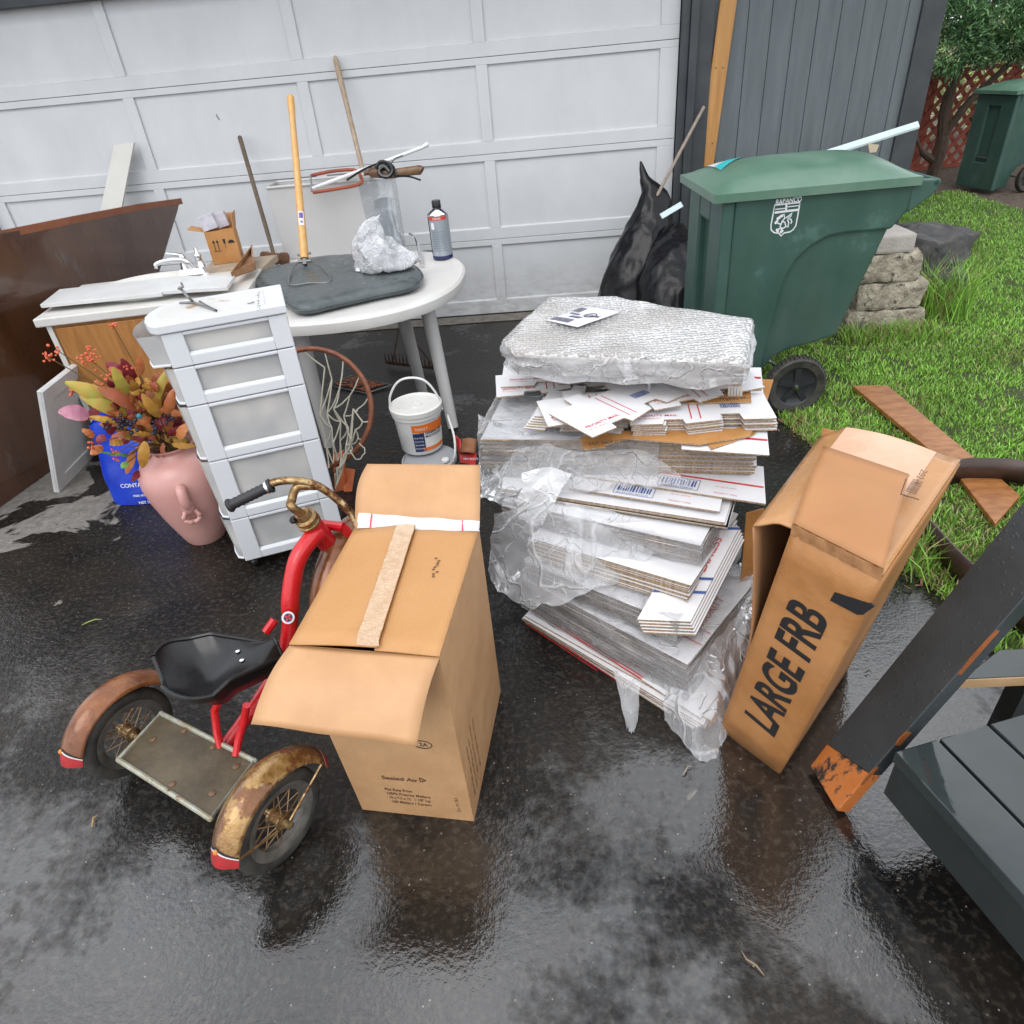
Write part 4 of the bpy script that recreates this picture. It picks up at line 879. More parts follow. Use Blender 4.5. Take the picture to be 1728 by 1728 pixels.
q=lambda u,v,z:V(ta.x,ta.y,0)+tx*u+ty*v+V(0,0,z)
def tbx(b,u0,u1,v0,v1,z0,z1,mi=0): b.hexa([q(u0,v0,z0),q(u1,v0,z0),q(u1,v1,z0),q(u0,v1,z0)],[q(u0,v0,z1),q(u1,v0,z1),q(u1,v1,z1),q(u0,v1,z1)],mi)
lev=[.05,.253,.516,.740,.883,1.003]
for i in range(5):
    z0,z1=lev[i]+.002,lev[i+1]-.002; b=MB()
    tbx(b,0,.068,0,.012,z0,z1); tbx(b,TD-.062,TD,0,.012,z0,z1); tbx(b,.068,TD-.062,0,.012,z0,z0+.034); tbx(b,.068,TD-.062,0,.012,z1-.012,z1)
    b.add([q(.068,.000,z0+.034),q(TD-.062,.000,z0+.034),q(TD-.062,.012,z0+.044),q(.068,.012,z0+.044)],[(0,1,2,3)],0,False)
    tbx(b,0,.068,TWd-.012,TWd,z0,z1); tbx(b,TD-.062,TD,TWd-.012,TWd,z0,z1); tbx(b,.0,TD,TWd-.012,TWd-.001,z0,z0+.034)
    tbx(b,TD-.012,TD-.001,.012,TWd-.012,z0,z1); tbx(b,.001,TD-.012,.012,TWd-.012,z0,z0+.006)
    b.build('frame',TW,tw,bevel=.003)
    b=MB(); pull=.05 if i==4 else .0
    zz0,zz1=z0+.004,z1-.003
    out=[(0,.016),(-.028-pull,.03),(-.045-pull,.08),(-.050-pull,TWd/2),(-.045-pull,TWd-.08),(-.028-pull,TWd-.03),(0,TWd-.016)]
    out2=[(TD-.02,.016)]+out+[(TD-.02,TWd-.016)]
    sc_=.90
    lowr=[(u*(.72 if u<0 else 1),v) for u,v in out2]
    n=len(out2); b.add([q(u,v,zz0) for u,v in lowr]+[q(u,v,zz1) for u,v in out2],[tuple(range(n))]+[(k,(k+1)%n,n+(k+1)%n,n+k) for k in range(n)],0)
    dr=b.build('drawer',FROST,tw,recalc=True)
    b=MB(); pts=[q(u*1.04-.002,v,zz0+.004) for u,v in lowr[1:-1]]; b.tube(pts,.005,6); b.build('lip',TW,dr)
b=MB(); lid=[(-.006,-.008),(TD+.006,-.008),(TD+.006,TWd+.006),(.05,TWd+.006),(-.01,TWd-.03),(-.04,TWd-.09),(-.05,TWd/2),(-.045,.07),(-.03,.02)]
b.slab([q(u,v,1.005) for u,v in lid],V(0,0,.030)); b.build('lid',TW,tw,bevel=.004,recalc=True)
TST=mat('stained_white',(.66,.66,.65),(.60,.59,.56),sc=6,rough=.3,c3=(.42,.30,.18),sc3=7,t3=.57)
inn=[(TD-.06,.03),(TD-.06,TWd-.03),(.07,TWd-.03),(.01,TWd-.06),(-.01,TWd/2),(.01,.05),(.06,.03)]
b=MB(); b.slab([q(u,v,1.035) for u,v in inn],V(0,0,.003)); b.build('tray',TST,tw,bevel=.001,recalc=True)
for u,v in ((.03,.03),(TD-.03,.03),(.03,TWd-.03),(TD-.03,TWd-.03)):
    b=MB(); b.lathe([(0,-.012),(.02,-.012),(.0245,0),(.02,.012),(0,.012)],q(u,v,.0245),tx,16); b.tube([q(u,v,.04),q(u,v,.055)],.012,8); b.build('caster',BLKPL,tw)
STL=mat('grey_wire',(.22,.22,.22),rough=.4,metal=.6)
b=MB(); z=1.043; b.tube([G(303,485,z+.05),G(318,502,z+.03),G(325,508,z)],.005,8); b.tube([G(303,511,z),G(325,510,z),G(365,524,z),G(337,509,z+.012)],.004,8); b.tube([G(300,488,z+.05),G(309,484,z+.055),G(306,478,z+.06)],.004,6); tag(b.build('wire_bracket',STL,None,G(335,515,1.038)),'bent grey wire bracket lying on top of the drawer tower','bracket')
b=MB(); b.tube([G(418,512,z-.002),G(425,511,z),G(429,509,z-.001)],.0018,6); tag(b.build('nail',STL,None,G(424,511,1.038)),'tiny bent nail on top of the drawer tower','nail')
b=MB(); 
for k in range(40): 
    p=G(437+rg.gauss(0,1.5),490+rg.random()*35,1.0393); 
    b.ball(p,.0022*rg.random()+.0006,5,sq=(1,1,.3))
b.build('dirt',mat('dirt_dark',(.05,.035,.02),rough=.9),tw)

# ================================================================ WHITE RESIN TABLE AND WHAT LIES ON IT
RES=mat('resin_white',(.66,.65,.63),(.60,.58,.55),sc=5,rough=.4,c3=(.30,.26,.22),sc3=26,t3=.69)
tb_=thing('resin_table','white oval resin garden table with grey tapered legs','table',(.35,-1.52,0))
tc=V(.352,-1.535,0); TA=R(-4)
def TE(a,s=1.0):
    c,s_=math.cos(a),math.sin(a); x=math.copysign(abs(c)**.86,c)*.72*s; y=math.copysign(abs(s_)**.86,s_)*.66*s
    return V(tc.x+x*math.cos(TA)-y*math.sin(TA),tc.y+x*math.sin(TA)+y*math.cos(TA),0)
b=MB(); n=72; vs=[]
rings=[(.0,.732),(.90,.732),(.955,.736),(.985,.733),(1,.720),(1,.690),(.992,.672),(.97,.672),(.97,.715),(.0,.712)]
for s_,z in rings: vs+=[TE(2*math.pi*j/n,max(s_,1e-4))+V(0,0,z) for j in range(n)]
b.add(vs,[(i*n+j,i*n+(j+1)%n,(i+1)*n+(j+1)%n,(i+1)*n+j) for i in range(len(rings)-1) for j in range(n)]); b.build('tabletop',RES,tb_,recalc=True)
LEGM=mat('resin_leg',(.46,.455,.45),(.40,.395,.385),sc=4,rough=.45)
for (tx0,ty0),(fx,fy) in (((.86,-1.66),(.952,-1.89)),((.72,-1.66),(.735,-1.45)),((.30,-2.05),tuple(G(556,752,0)[:2])),((-.08,-1.35),(-.16,-1.15))):
    b=MB(); b.tube([V(tx0,ty0,.70),V(tx0+(fx-tx0)*.1,ty0+(fy-ty0)*.1,.64),V(fx,fy,.001)],[.042,.040,.029],20); b.lathe([(.047,.0),(.047,.05)],V(tx0,ty0,.655),n=20); b.build('leg',LEGM,tb_)
# cushion
CUSH=mat('cushion_cloth',(.055,.068,.072),(.10,.115,.118),sc=9,rough=.2,r2=.5,bump=1.6,bs=26,c3=(.26,.25,.17),sc3=5,t3=.63)
t=thing('seat_cushion','dark grey padded cushion lying on the resin table','cushion',(.35,-1.6,.735))
cp=[(414,470),(425,461),(452,453),(500,440),(560,430),(640,428),(690,438),(711,456),(708,470),(690,480),(640,490),(560,508),(520,517),(497,516),(478,504),(440,484)]
base=[G(x,y,.785) for x,y in cp]; cl=spline(base+[base[0]],5)[:-1]; cc=sum(cl,V(0,0,0))/len(cl)
b=MB(); vs=[]; n=len(cl)
prof=[(.0,.800),(.5,.799),(.8,.797),(.92,.792),(.975,.780),(1.0,.765),(.985,.748),(.93,.738),(.6,.737),(.0,.737)]
for s_,z in prof:
    for p in cl:
        k=max(s_,.001); w=V(cc.x+(p.x-cc.x)*k,cc.y+(p.y-cc.y)*k,z); 
        if z>.75: w+=V(0,0,1)*noise.noise(w*12)*.006+V(0,0,1)*(abs(noise.noise(w*30))*.006 if s_>.8 else 0)
        vs.append(w)
b.add(vs,[(i*n+j,i*n+(j+1)%n,(i+1)*n+(j+1)%n,(i+1)*n+j) for i in range(len(prof)-1) for j in range(n)]); b.build('pad',CUSH,t,ang=80,recalc=True)
b=MB(); pp=[V(cc.x+(p.x-cc.x)*1.004,cc.y+(p.y-cc.y)*1.004,.766)+V(0,0,.002*noise.noise(p*30)) for p in cl]; b.tube(pp+[pp[0]],.004,6); b.build('piping',CUSH,t)
b=MB(); 
def scr(i,j):
    p=G(385+70*i,478+14*j+4*math.sin(i*9),.742); return p+V(0,0,.022*abs(noise.noise(p*22))+.01)
b.grid(16,8,scr); tag(b.build('rag',mat('grey_rag',(.10,.105,.12),(.18,.185,.2),sc=14,rough=.5,bump=1,bs=40),None,G(420,485,.74),ang=80,solid=.003),'crumpled grey rag on the table beside the cushion corner','rag')
# plastic tub with clear bag of clothes
TUBM=mat('tub_plastic',(.50,.495,.49),(.46,.455,.45),sc=3,rough=.38)
t=thing('storage_tub','tall translucent grey storage tub standing at the back of the table','storage tub',(.25,-.82,.735))
yf=-.93
bl_,br_=YP(484,438,yf),YP(640,425,yf); tl_,tr_=YP(450,316,yf),YP(625,303,yf)
bl_.z=br_.z=.737; zt=(tl_.z+tr_.z)/2; tl_.z=tr_.z=zt
b=MB(); dp=V(0,.20,0)
def wall(a,c,d,e): b.slab([a,c,d,e],(c-a).cross(e-a).normalized()*.004)
wall(bl_,br_,tr_,tl_); wall(br_,br_+dp,tr_+dp,tr_); wall(br_+dp,bl_+dp,tl_+dp,tr_+dp); wall(bl_+dp,bl_,tl_,tl_+dp); wall(bl_,bl_+dp,br_+dp,br_)
b.build('tub',TUBM,t)
b=MB(); o=V(0,-.006,0); b.tube([tl_+o,tr_+o,tr_+dp-o,tl_+dp-o,tl_+o],.008,8); b.build('rim',TUBM,t)
t=thing('clear_jug','clear plastic container with blue grey cloth inside behind the crumpled bag','container',(.58,-.86,.735))
c=V(.545,-.885,.737); b=MB(); hw=.105
tp=[YP(612,325,-.90),YP(662,298,-.90)]
b.hexa([c+V(-hw*.8,-.05,0),c+V(hw*1.05,-.05,0),c+V(hw*1.05,.09,0),c+V(-hw*.8,.09,0)],[V(tp[0].x-.02,c.y-.05,1.13),V(tp[1].x,c.y-.05,1.13),V(tp[1].x,c.y+.09,1.13),V(tp[0].x-.02,c.y+.09,1.13)]); b.build('shell',film('clear_plastic',op=.30,scale=4,bump=.2,white=(.7,.73,.76)),t,bevel=.012)
b=MB()
def cl_(i,j):
    an=2*math.pi*i; z=.74+.27*j; r=(.085,.045) ; p=V(c.x+.02+r[0]*math.cos(an)*(1-.35*j),c.y+.02+r[1]*math.sin(an)*(1-.3*j),z); return p+nv(p,11)*.03
b.grid(30,20,cl_); b.build('cloth',mat('blue_grey_cloth',(.13,.17,.22),(.20,.24,.29),sc=10,rough=.7),t,ang=80)
# tools leaning on the door
WOODD=mat('dark_handle',(.085,.058,.038),(.15,.11,.075),sc=12,rough=.7,stretch=(5,5,1),bump=.3,bs=60)
WOODY=mat('varnished_handle',(.54,.29,.085),(.64,.37,.13),sc=10,rough=.3,stretch=(5,5,1))
WOODP=mat('worn_handle',(.28,.20,.13),(.42,.34,.25),sc=10,rough=.6,stretch=(5,5,1),c3=(.12,.06,.03),sc3=5,t3=.62)
t=thing('sledgehammer','rusty sledgehammer standing on its head with its dark handle on the garage door','sledgehammer',(-.1,-.95,.74))
hb=G(464,436,.778); ht=YP(405,233,-.035)
b=MB(); b.tube([hb+(ht-hb)*k for k in (-.03,.1,.2,.6,1)],[.017,.014,.0165,.0175,.019],14,flat=.8); b.build('handle',WOODD,t)
ax=(ht-hb).normalized(); sa=ax.cross(V(0,-1,0)).normalized(); sa=(sa*.55+(-ax.cross(sa))*-.8).normalized(); sa=(sa-ax*sa.dot(ax)).normalized()
b=MB(); b.lathe([(0,-.08),(.028,-.08),(.037,-.070),(.037,-.035),(.031,-.03),(.031,.03),(.037,.035),(.037,.070),(.028,.08),(0,.08)],hb,sa,8); b.build('head',mat('rusty_iron',(.06,.025,.012),(.17,.075,.035),sc=22,rough=.8,bump=1,bs=60),t)
t=thing('stirrup_hoe','stirrup hoe with varnished yellow handle standing on the cushion','hoe',(.08,-1.1,.8))
hb=G(514,436,.835); ht=YP(490,160,-.885)
b=MB(); b.tube([hb+(ht-hb)*k for k in (0,.3,.6,.85,.93,.985,1)],[.0235,.021,.0185,.0165,.0195,.0185,.010],16); b.build('handle',WOODY,t)
b=MB(); c=hb+(ht-hb)*.235; dd=(ht-hb).normalized(); rr_=.0225; sn=(CAM-c); sn=(sn-dd*sn.dot(dd)).normalized(); s2=dd.cross(sn)
def cyl(an,z): return c+dd*z+(sn*math.cos(an)+s2*math.sin(an))*rr_
b.grid(8,2,lambda i,j:cyl(-.7+1.4*i,.075*j-.037)); lbm=b.build('label',mat('label_white',(.68,.67,.68),rough=.4),t)
b=MB(); b.grid(6,1,lambda i,j:cyl(-.5+1.0*i,.001+.03*j)+sn*.0006); b.build('label_patch',mat('label_purple',(.12,.07,.30),rough=.4),lbm)
b=MB(); b.ball(c-dd*.018+sn*(rr_+.0005),.0075,8,sq=(1,1,1)); b.build('barcode_spot',mat('label_lilac',(.35,.3,.55),rough=.4),lbm)
b=MB(); zb=.803; s1,s2_,s3,s4=G(489,481,zb),G(556,476,zb),D(548,452,4.0),D(500,437,4.0)
l1=G(489,480,zb); l2=G(556,475,zb); u1=hb+V(-.035,-.01,-.012); u2=hb+V(.035,-.005,-.012)
b.tube(spline([u1,l1+(u1-l1)*.55+V(-.02,0,0),l1,(l1+l2)/2,l2,l2+(u2-l2)*.5+V(.03,0,0),u2],5),.0042,8); b.tube([u1,u2],.010,8); b.tube([hb,hb-dd*.035],.014,10)
b.ball(hb+V(-.03,0,.02),.008,8); b.ball(hb+V(.035,0,.025),.008,8); b.build('stirrup',STL,t)
t=thing('garden_rake','rusty bow rake standing under the table with its worn handle on the garage door','rake',(.56,-.9,0))
hb=V(.565,-.87,.03); ht=YP(565,95,-.035)
b=MB(); s0=.13; b.tube([hb+(ht-hb)*k for k in (s0,.5,.86,.93,.985,1)],[.013,.0145,.016,.019,.018,.009],14); b.build('handle',WOODP,t)
RI=mat('rusty_dark',(.03,.015,.01),(.075,.035,.02),sc=30,rough=.8,bump=.8,bs=80)
b=MB(); rl,rr2=G(652,612,.03),G(737,622,.03); rr2.z=rl.z=.03; rd=(rr2-rl); 
b.tube([rl,rr2],.010,6)
for k in range(15):
    p=rl+rd*(k/14); b.tube([p,p+V(0,-.004,.035),p+V(0,.01,.07)],[.006,.005,.0015],5)
mid_=(rl+rr2)/2; top_=hb+(ht-hb)*s0
b.tube(spline([rl+rd*.12,rl+rd*.18+V(0,.03,.06),top_+V(-.012,0,-.05),top_],5),.005,6); b.tube(spline([rl+rd*.88,rl+rd*.82+V(0,.03,.06),top_+V(.012,0,-.05),top_],5),.005,6); b.build('head',RI,t)
# spray can
t=thing('fuel_can','grey metal solvent can with black cap standing at the table edge','can',(.93,-1.235,.733))
cb_=G(748,435,.736); b=MB(); b.lathe([(0,0),(.056,0),(.058,.006),(.058,.022)],cb_,n=36); b.build('base_band',mat('navy_band',(.02,.025,.09),rough=.3),t)
b=MB(); b.lathe([(.0575,.022),(.0575,.232)],cb_,n=36); body=b.build('can_body',mat('can_silver',(.36,.40,.44),rough=.3,metal=.35),t)
b=MB(); b.lathe([(.0575,.232),(.059,.236),(.056,.242),(.030,.262),(.022,.266),(.022,.275)],cb_,n=30); b.build('shoulder',CHROME,t)
b=MB(); b.lathe([(.025,.268),(.025,.300),(.022,.306),(0,.306)],cb_,n=24); b.build('cap',BLKPL,t)
tcn=(CAM-cb_); a0=math.atan2(tcn.y,tcn.x)
def cy(an,z,r=.0580): return cb_+V(math.cos(a0+an)*r,math.sin(a0+an)*r,z)
b=MB(); b.grid(16,1,lambda i,j:cy(-1.1+1.9*i,.212+.018*j)); b.build('red_band',mat('band_red',(.6,.05,.03),rough=.4),t)
b=MB(); b.grid(6,1,lambda i,j:cy(-1.75+.55*i,.03+.195*j)); b.build('black_stripe',INK,t)
b=MB(); b.grid(4,1,lambda i,j:cy(-.85+.35*i,.165+.035*j,.0584)); b.build('hazard_box',mat('label_white2',(.75,.75,.75),rough=.5),t)
def tcan(s_,a_,z,h,m_,bold=.0,w=None,nm='lettering'): text(s_,(0,0,0),(1,0,0),(0,1,0),h,m_,body,nm,w=w,bold=bold,fit=lambda x,y:cy(a_+x/.058,z+y,.0588))
for k in range(9): tcan('directions wear gloves and keep away' if k%2 else 'danger extremely flammable vapour',-.8,.150-k*.0125,.0045,mat('print_navy',(.08,.10,.18),rough=.5),w=.078)
tcan('DANGER',-.55,.217,.008,LOGO,.02)
# crumpled clear bag
t=thing('clear_plastic_bag','crumpled clear plastic bag lying on the cushion beside the can','plastic bag',(.75,-1.3,.8))
b=MB(); c=G(655,448,.815)
def crm(i,j,cx=c,sx=.17,sy=.12,sz=.17,sd=0):
    th=math.pi*min(.999,max(.001,j)); an=2*math.pi*i
    d=V(math.sin(th)*math.cos(an)*sx,math.sin(th)*math.sin(an)*sy,max(-.0,math.cos(th))*sz*(1.15-.5*math.cos(an)-.2))
    p=cx+d; q_=nv(p*1+V(sd,0,0),9); q2=nv(p+V(0,sd,3),24)
    r=p+q_*.045+q2*.022; r.z=max(r.z,cx.z-.008); return r
b.grid(60,36,crm); b.build('film',film('bag_film',op=.50,scale=16,white=(.80,.81,.84)),t,ang=180)
b=MB(); b.grid(40,20,lambda i,j:crm(i,j,c+V(-.0,-.01,0),.12,.09,.06,5)); b.build('contents',mat('bag_contents',(.20,.20,.21),(.34,.34,.35),sc=20,rough=.4),t,ang=80)
b=MB(); p=D(700,400,4.0); b.tube(spline([D(690,393,4.0),D(700,400,4.0),D(708,425,3.95),G(713,448,.745)],5),.006,6,flat=2.2); b.build('metal_clip',CHROME,t)
# bow saw, knife and cable on the tub
t=thing('bow_saw','bow saw with white frame and orange handle lying on the tub rim','saw',(.3,-.87,1.13))
k=3.88; b=MB(); b.tube([D(527,318,k),D(620,284,k),D(712,249,k),D(722,243,k)],[.010,.011,.010,.013],10); b.build('frame',mat('saw_white',(.68,.69,.70),rough=.35),t)
b=MB(); b.tube([D(524,295,k),D(526,323,k)],.006,8); b.tube([D(540,322,k),D(560,321,k)],.004,6); b.build('end_bar',STL,t)
b=MB(); b.tube(spline([D(526,296,k),D(560,289,k),D(598,287,k),D(609,299,k),D(606,311,k),D(560,320,k),D(528,325,k)],4),.009,8); b.build('grip',mat('saw_orange',(.36,.065,.02),(.20,.04,.018),sc=12,rough=.5),t)
t=thing('hand_tool','old hand tool with brown wooden handle beside the bow saw','hand tool',(.66,-.85,1.14))
b=MB(); b.tube(spline([D(614,293,k),D(630,291,k),D(660,293,k),D(690,289,k),D(708,287,k),D(713,289,k)],4),[.012]*3+[.027]*6+[.024]*6+[.025]*5+[.008],12,flat=.8); b.build('handle',mat('tool_brown',(.11,.045,.02),(.20,.12,.06),sc=20,rough=.35),t)
t=thing('cable_coil','tangled black cable hanging over the hand tool','cable',(.68,-.85,1.17))
b=MB(); kk=3.84
b.tube(spline([D(585,304,kk),D(612,287,kk),D(635,277,kk),D(650,273,kk),D(664,281,kk),D(668,297,kk)],5),.006,6)
b.tube(spline([D(634,283,kk),D(642,274,kk),D(655,276,kk),D(662,288,kk),D(655,298,kk),D(643,296,kk),D(640,288,kk),D(649,281,kk),D(658,290,kk)],5),.012,6)
b.tube(spline([D(655,290,kk),D(664,270,kk),D(680,262,kk)],4),.003,6); b.tube(spline([D(665,297,kk),D(690,298,kk),D(710,304,kk)],4),.005,6); b.build('cable',BLKPL,t)

# ================================================================ BUCKETS, HOOP, SIGN, RED BOX
PAILW=mat('pail_white',(.68,.68,.67),(.62,.61,.59),sc=6,rough=.32,c3=(.36,.30,.2),sc3=18,t3=.67)
pc=G(724,772,.205)
t=thing('grey_pail','grey pail with lid and white spout cap under the white bucket','bucket',(pc.x,pc.y,0))
b=MB(); o=V(pc.x,pc.y,0); b.lathe([(0,.002),(.098,.002),(.102,.01),(.114,.185)],o,n=40); b.build('pail',mat('pail_grey',(.33,.335,.35),rough=.4),t)
b=MB(); b.lathe([(.114,.185),(.123,.187),(.124,.203),(.117,.207),(.112,.199),(.095,.197),(.09,.201),(0,.201)],o,n=48); b.build('lid',mat('pail_lid_grey',(.36,.37,.385),(.31,.32,.335),sc=5,rough=.35),t)
b=MB(); b.lathe([(.017,0),(.017,.01),(.014,.013),(0,.013)],G(752,778,.203),n=16); b.build('cap',PAILW,t)
b=MB(); hp=[o+V(.124*math.cos(a),.124*math.sin(a),.19) for a in (R(-35),)][0]
b.tube(spline([G(755,700,.36),G(766,735,.30),G(768,765,.235),G(764,779,.19)],6),.005,8); b.build('handle',PAILW,t)
wc=G(713,752,.214)
t=thing('white_bucket','white plastic bucket with orange and navy label and a raised handle','bucket',wc)
b=MB(); b.lathe([(0,0),(.090,0),(.094,.006),(.107,.195),(.112,.196),(.112,.172),(.1065,.172)],wc,n=48); b.build('pail',PAILW,t,recalc=True)
b=MB(); b.lathe([(.110,.190),(.117,.192),(.118,.212),(.112,.216),(.107,.209),(.03,.207),(.028,.213),(.018,.213),(.016,.208),(0,.208)],wc,n=48); b.build('lid',mat('lid_white',(.70,.70,.68),(.62,.60,.55),sc=8,rough=.35,c3=(.30,.24,.14),sc3=14,t3=.62),t)
hb_=[wc+RT*-.116+V(0,0,.185),wc+RT*-.105+V(0,0,.25),wc+RT*-.06+V(0,0,.315),wc+V(0,0,.335),wc+RT*.06+V(0,0,.32),wc+RT*.10+V(0,0,.26),wc+RT*.116+V(0,0,.185)]
b=MB(); b.tube(spline(hb_,6),.0050,8,flat=1.3); b.build('handle',mat('handle_white',(.70,.70,.70),rough=.4),t)
tv=(CAM-wc); a0=math.atan2(tv.y,tv.x)
def bk(an,z,e=.0008):
    r=.094+(.107-.094)*(z/.195)+e; return wc+V(math.cos(a0+an)*r,math.sin(a0+an)*r,z)
b=MB(); b.grid(20,4,lambda i,j:bk(-.35+1.65*i,.02+.135*j)); lb_=b.build('label',mat('label_paper',(.72,.70,.66),rough=.4),t)
OR=mat('label_orange',(.70,.16,.02),rough=.4); NV=mat('label_navy',(.015,.03,.10),rough=.4)
b=MB(); b.grid(20,1,lambda i,j:bk(-.35+1.65*i,.118+.037*j-.012*i*(1-j),.0016)); b.build('orange_panel',OR,lb_); b=MB(); b.grid(20,1,lambda i,j:bk(.05+1.25*i,.02+.018*j,.0016)); b.build('orange_band',OR,lb_)
b=MB(); b.grid(8,1,lambda i,j:bk(-.35+.50*i,.02+.094*j,.0016)); b.build('navy_panel',NV,lb_)
def tb2(s_,a_,z,h,m_,w=None,bold=0): text(s_,(0,0,0),(1,0,0),(0,1,0),h,m_,lb_,'lettering',w=w,bold=bold,fit=lambda x,y:bk(a_+x/.10,z+y,.0026))
tb2('GENERAL USE',.20,.104,.011,NV,.085,.03); tb2('MULTI-FLOOR',.20,.088,.011,NV,.085,.03); tb2('TOOLS 7',-.22,.128,.012,mat('label_white3',(.75,.74,.72),rough=.5),.055,.01)
for k in range(4): tb2('flooring',-.30,.088-.018*k,.008,mat('label_white3',(.75,.74,.72),rough=.5),.038)

CARDR=mat('red_card',(.55,.025,.02),(.45,.02,.02),sc=10,rough=.4)
t=thing('red_box','squashed red cardboard box with torn brown inside next to the grey pail','box',G(787,765,0))
a=[G(768,742,.01),G(774,778,.005),G(805,780,.005),G(804,764,.0)]
b=MB(); b.slab([G(767,735,.06),G(776,776,.01),G(779,776,.01),G(775,742,.07)],V(.008,0,0)); b.slab([G(777,765,.03),G(804,764,.03),G(802,785,0),G(776,780,0)],V(0,0,-.01)); b.build('carton',CARDR,t)
b=MB(); b.grid(6,6,lambda i,j:G(779+26*i-(4*j),741+24*j+4*math.sin(i*3),.06-.03*j)+V(0,0,.02*math.sin(math.pi*i))); b.build('torn_flap',mat('torn_brown',(.26,.10,.04),(.36,.16,.07),sc=14,rough=.8),t,solid=.004)
text('HEX BOLTS',G(782,776,.033),RT,UP,.010,LOGO,t,'lettering',bold=.01)

# basketball hoop
t=thing('basketball_hoop','rusty orange basketball hoop with torn net leaning behind the drawer tower','basketball hoop',(.5,-2.5,0))
HC=D(528,690,3.0); HXv=D(628,692,2.99)-HC; HYv=D(530,590,2.97)-HC
rd_=.5*(HXv.length+HYv.length); HXv.normalize(); HYv=(HYv-HXv*HYv.dot(HXv)).normalized()
HR=lambda a,k=1:HC+(HXv*math.cos(a)+HYv*math.sin(a))*rd_*k
RIM=mat('rim_rust',(.12,.035,.015),(.24,.075,.03),sc=20,rough=.45,bump=.5,bs=90)
b=MB(); b.tube([HR(2*math.pi*i/64) for i in range(65)],.0115,10,caps=False); b.build('rim',RIM,t)
b=MB(); dn=HR(R(-62)); g0=G(572,828,0.004); g1=G(598,818,0.004)
b.slab([G(562,770,.14),G(578,762,.15),G(583,826,.0),G(565,830,.0)],V(.004,.02,0)); b.slab([G(578,790,.06),G(599,793,.06),G(594,829,.0),G(580,830,.0)],V(0,.006,0)); b.slab([HR(R(-58)),HR(R(-66)),G(563,800,.09),G(575,790,.10)],V(0,.006,0)); b.build('mount_plate',mat('plate_orange',(.60,.13,.02),(.42,.09,.02),sc=15,rough=.5),t)
b=MB(); NET=mat('net_cord',(.42,.39,.30),(.52,.49,.40),sc=30,rough=.8)
tops=[HR(R(a)) for a in (100,78,58,36,14,-8,-28,-46)]
def down(p,x,y,k): return D(x,y,k)
lv=[[(548,620),(560,640),(573,655),(590,668),(604,690),(612,712),(604,740),(592,760)],[(540,700),(552,698),(563,690),(580,702),(596,690),(600,725),(592,750),(585,765)],[(545,725),(560,722),(575,712),(588,722),(592,742),(586,760),(578,775),(572,790)],[(550,752),(562,748),(574,744),(584,752),(580,768),(574,780),(568,790),(565,800)],[(555,790),(562,782),(570,778),(574,790),(572,802),(570,812),(568,818),(566,824)]]
rows=[tops]+[[D(x,y,3.0+.015*math.sin(i*2.3+j)) for i,(x,y) in enumerate(r)] for j,r in enumerate(lv)]
for r in range(len(rows)-1):
    for c_ in range(8):
        p=rows[r][c_]; 
        for dc in ((0,1) if r%2==0 else (-1,0)):
            if r==0 and dc: continue
            k2=c_+dc
            if 0<=k2<8:
                q2=rows[r+1][k2]; mm=(p+q2)/2+V(0,0,-.008)+nv(p,9)*.008; b.tube(spline([p,mm,q2],4),.0034,6)
for p0_,p1_ in (((590,760),(600,775)),((600,775),(612,768)),((612,768),(615,755)),((615,755),(606,748))): b.tube(spline([D(*p0_,2.96),D((p0_[0]+p1_[0])/2+2,(p0_[1]+p1_[1])/2+3,2.96),D(*p1_,2.96)],3),.0026,6)
b.build('net',NET,t)

# small orange and black sign on the ground
t=thing('yard_sign','small black sign with orange lettering lying on the asphalt beyond the hoop','sign',(.30,-1.15,0))
s0,s1,s2,s3=G(552,650,.012),G(604,628,.03),G(661,650,.015),G(618,664,.006)
s1=s0+(s2-s3)*1.0+V(0,0,.01)
def sg(i,j): return (s0*(1-i)+s3*i)*(1-j)+(s1*(1-i)+s2*i)*j+V(0,0,.012*math.sin(math.pi*i)*math.sin(math.pi*j))
b=MB(); b.grid(8,8,sg); sb=b.build('panel',mat('sign_black',(.02,.018,.018),rough=.5),t,solid=.003)
b=MB(); b.tube([sg(0,0)+V(0,0,.002),sg(1,0)+V(0,0,.002),sg(1,1)+V(0,0,.002),sg(0,1)+V(0,0,.002),sg(0,0)+V(0,0,.002)],.004,6,flat=.4); b.build('border',mat('sign_grey',(.40,.42,.38),rough=.5),t)
SO=mat('sign_orange',(.62,.17,.06),rough=.5)
for k,s_ in enumerate(('FOR SALE','BY OWNER','CALL')):
    text(s_,(0,0,0),(1,0,0),(0,1,0),.075,SO,sb,'lettering',w=.28,bold=.04,fit=lambda x,y,k=k:sg(.08+x/.34,.68-k*.27+y/.34)+V(0,0,.004))

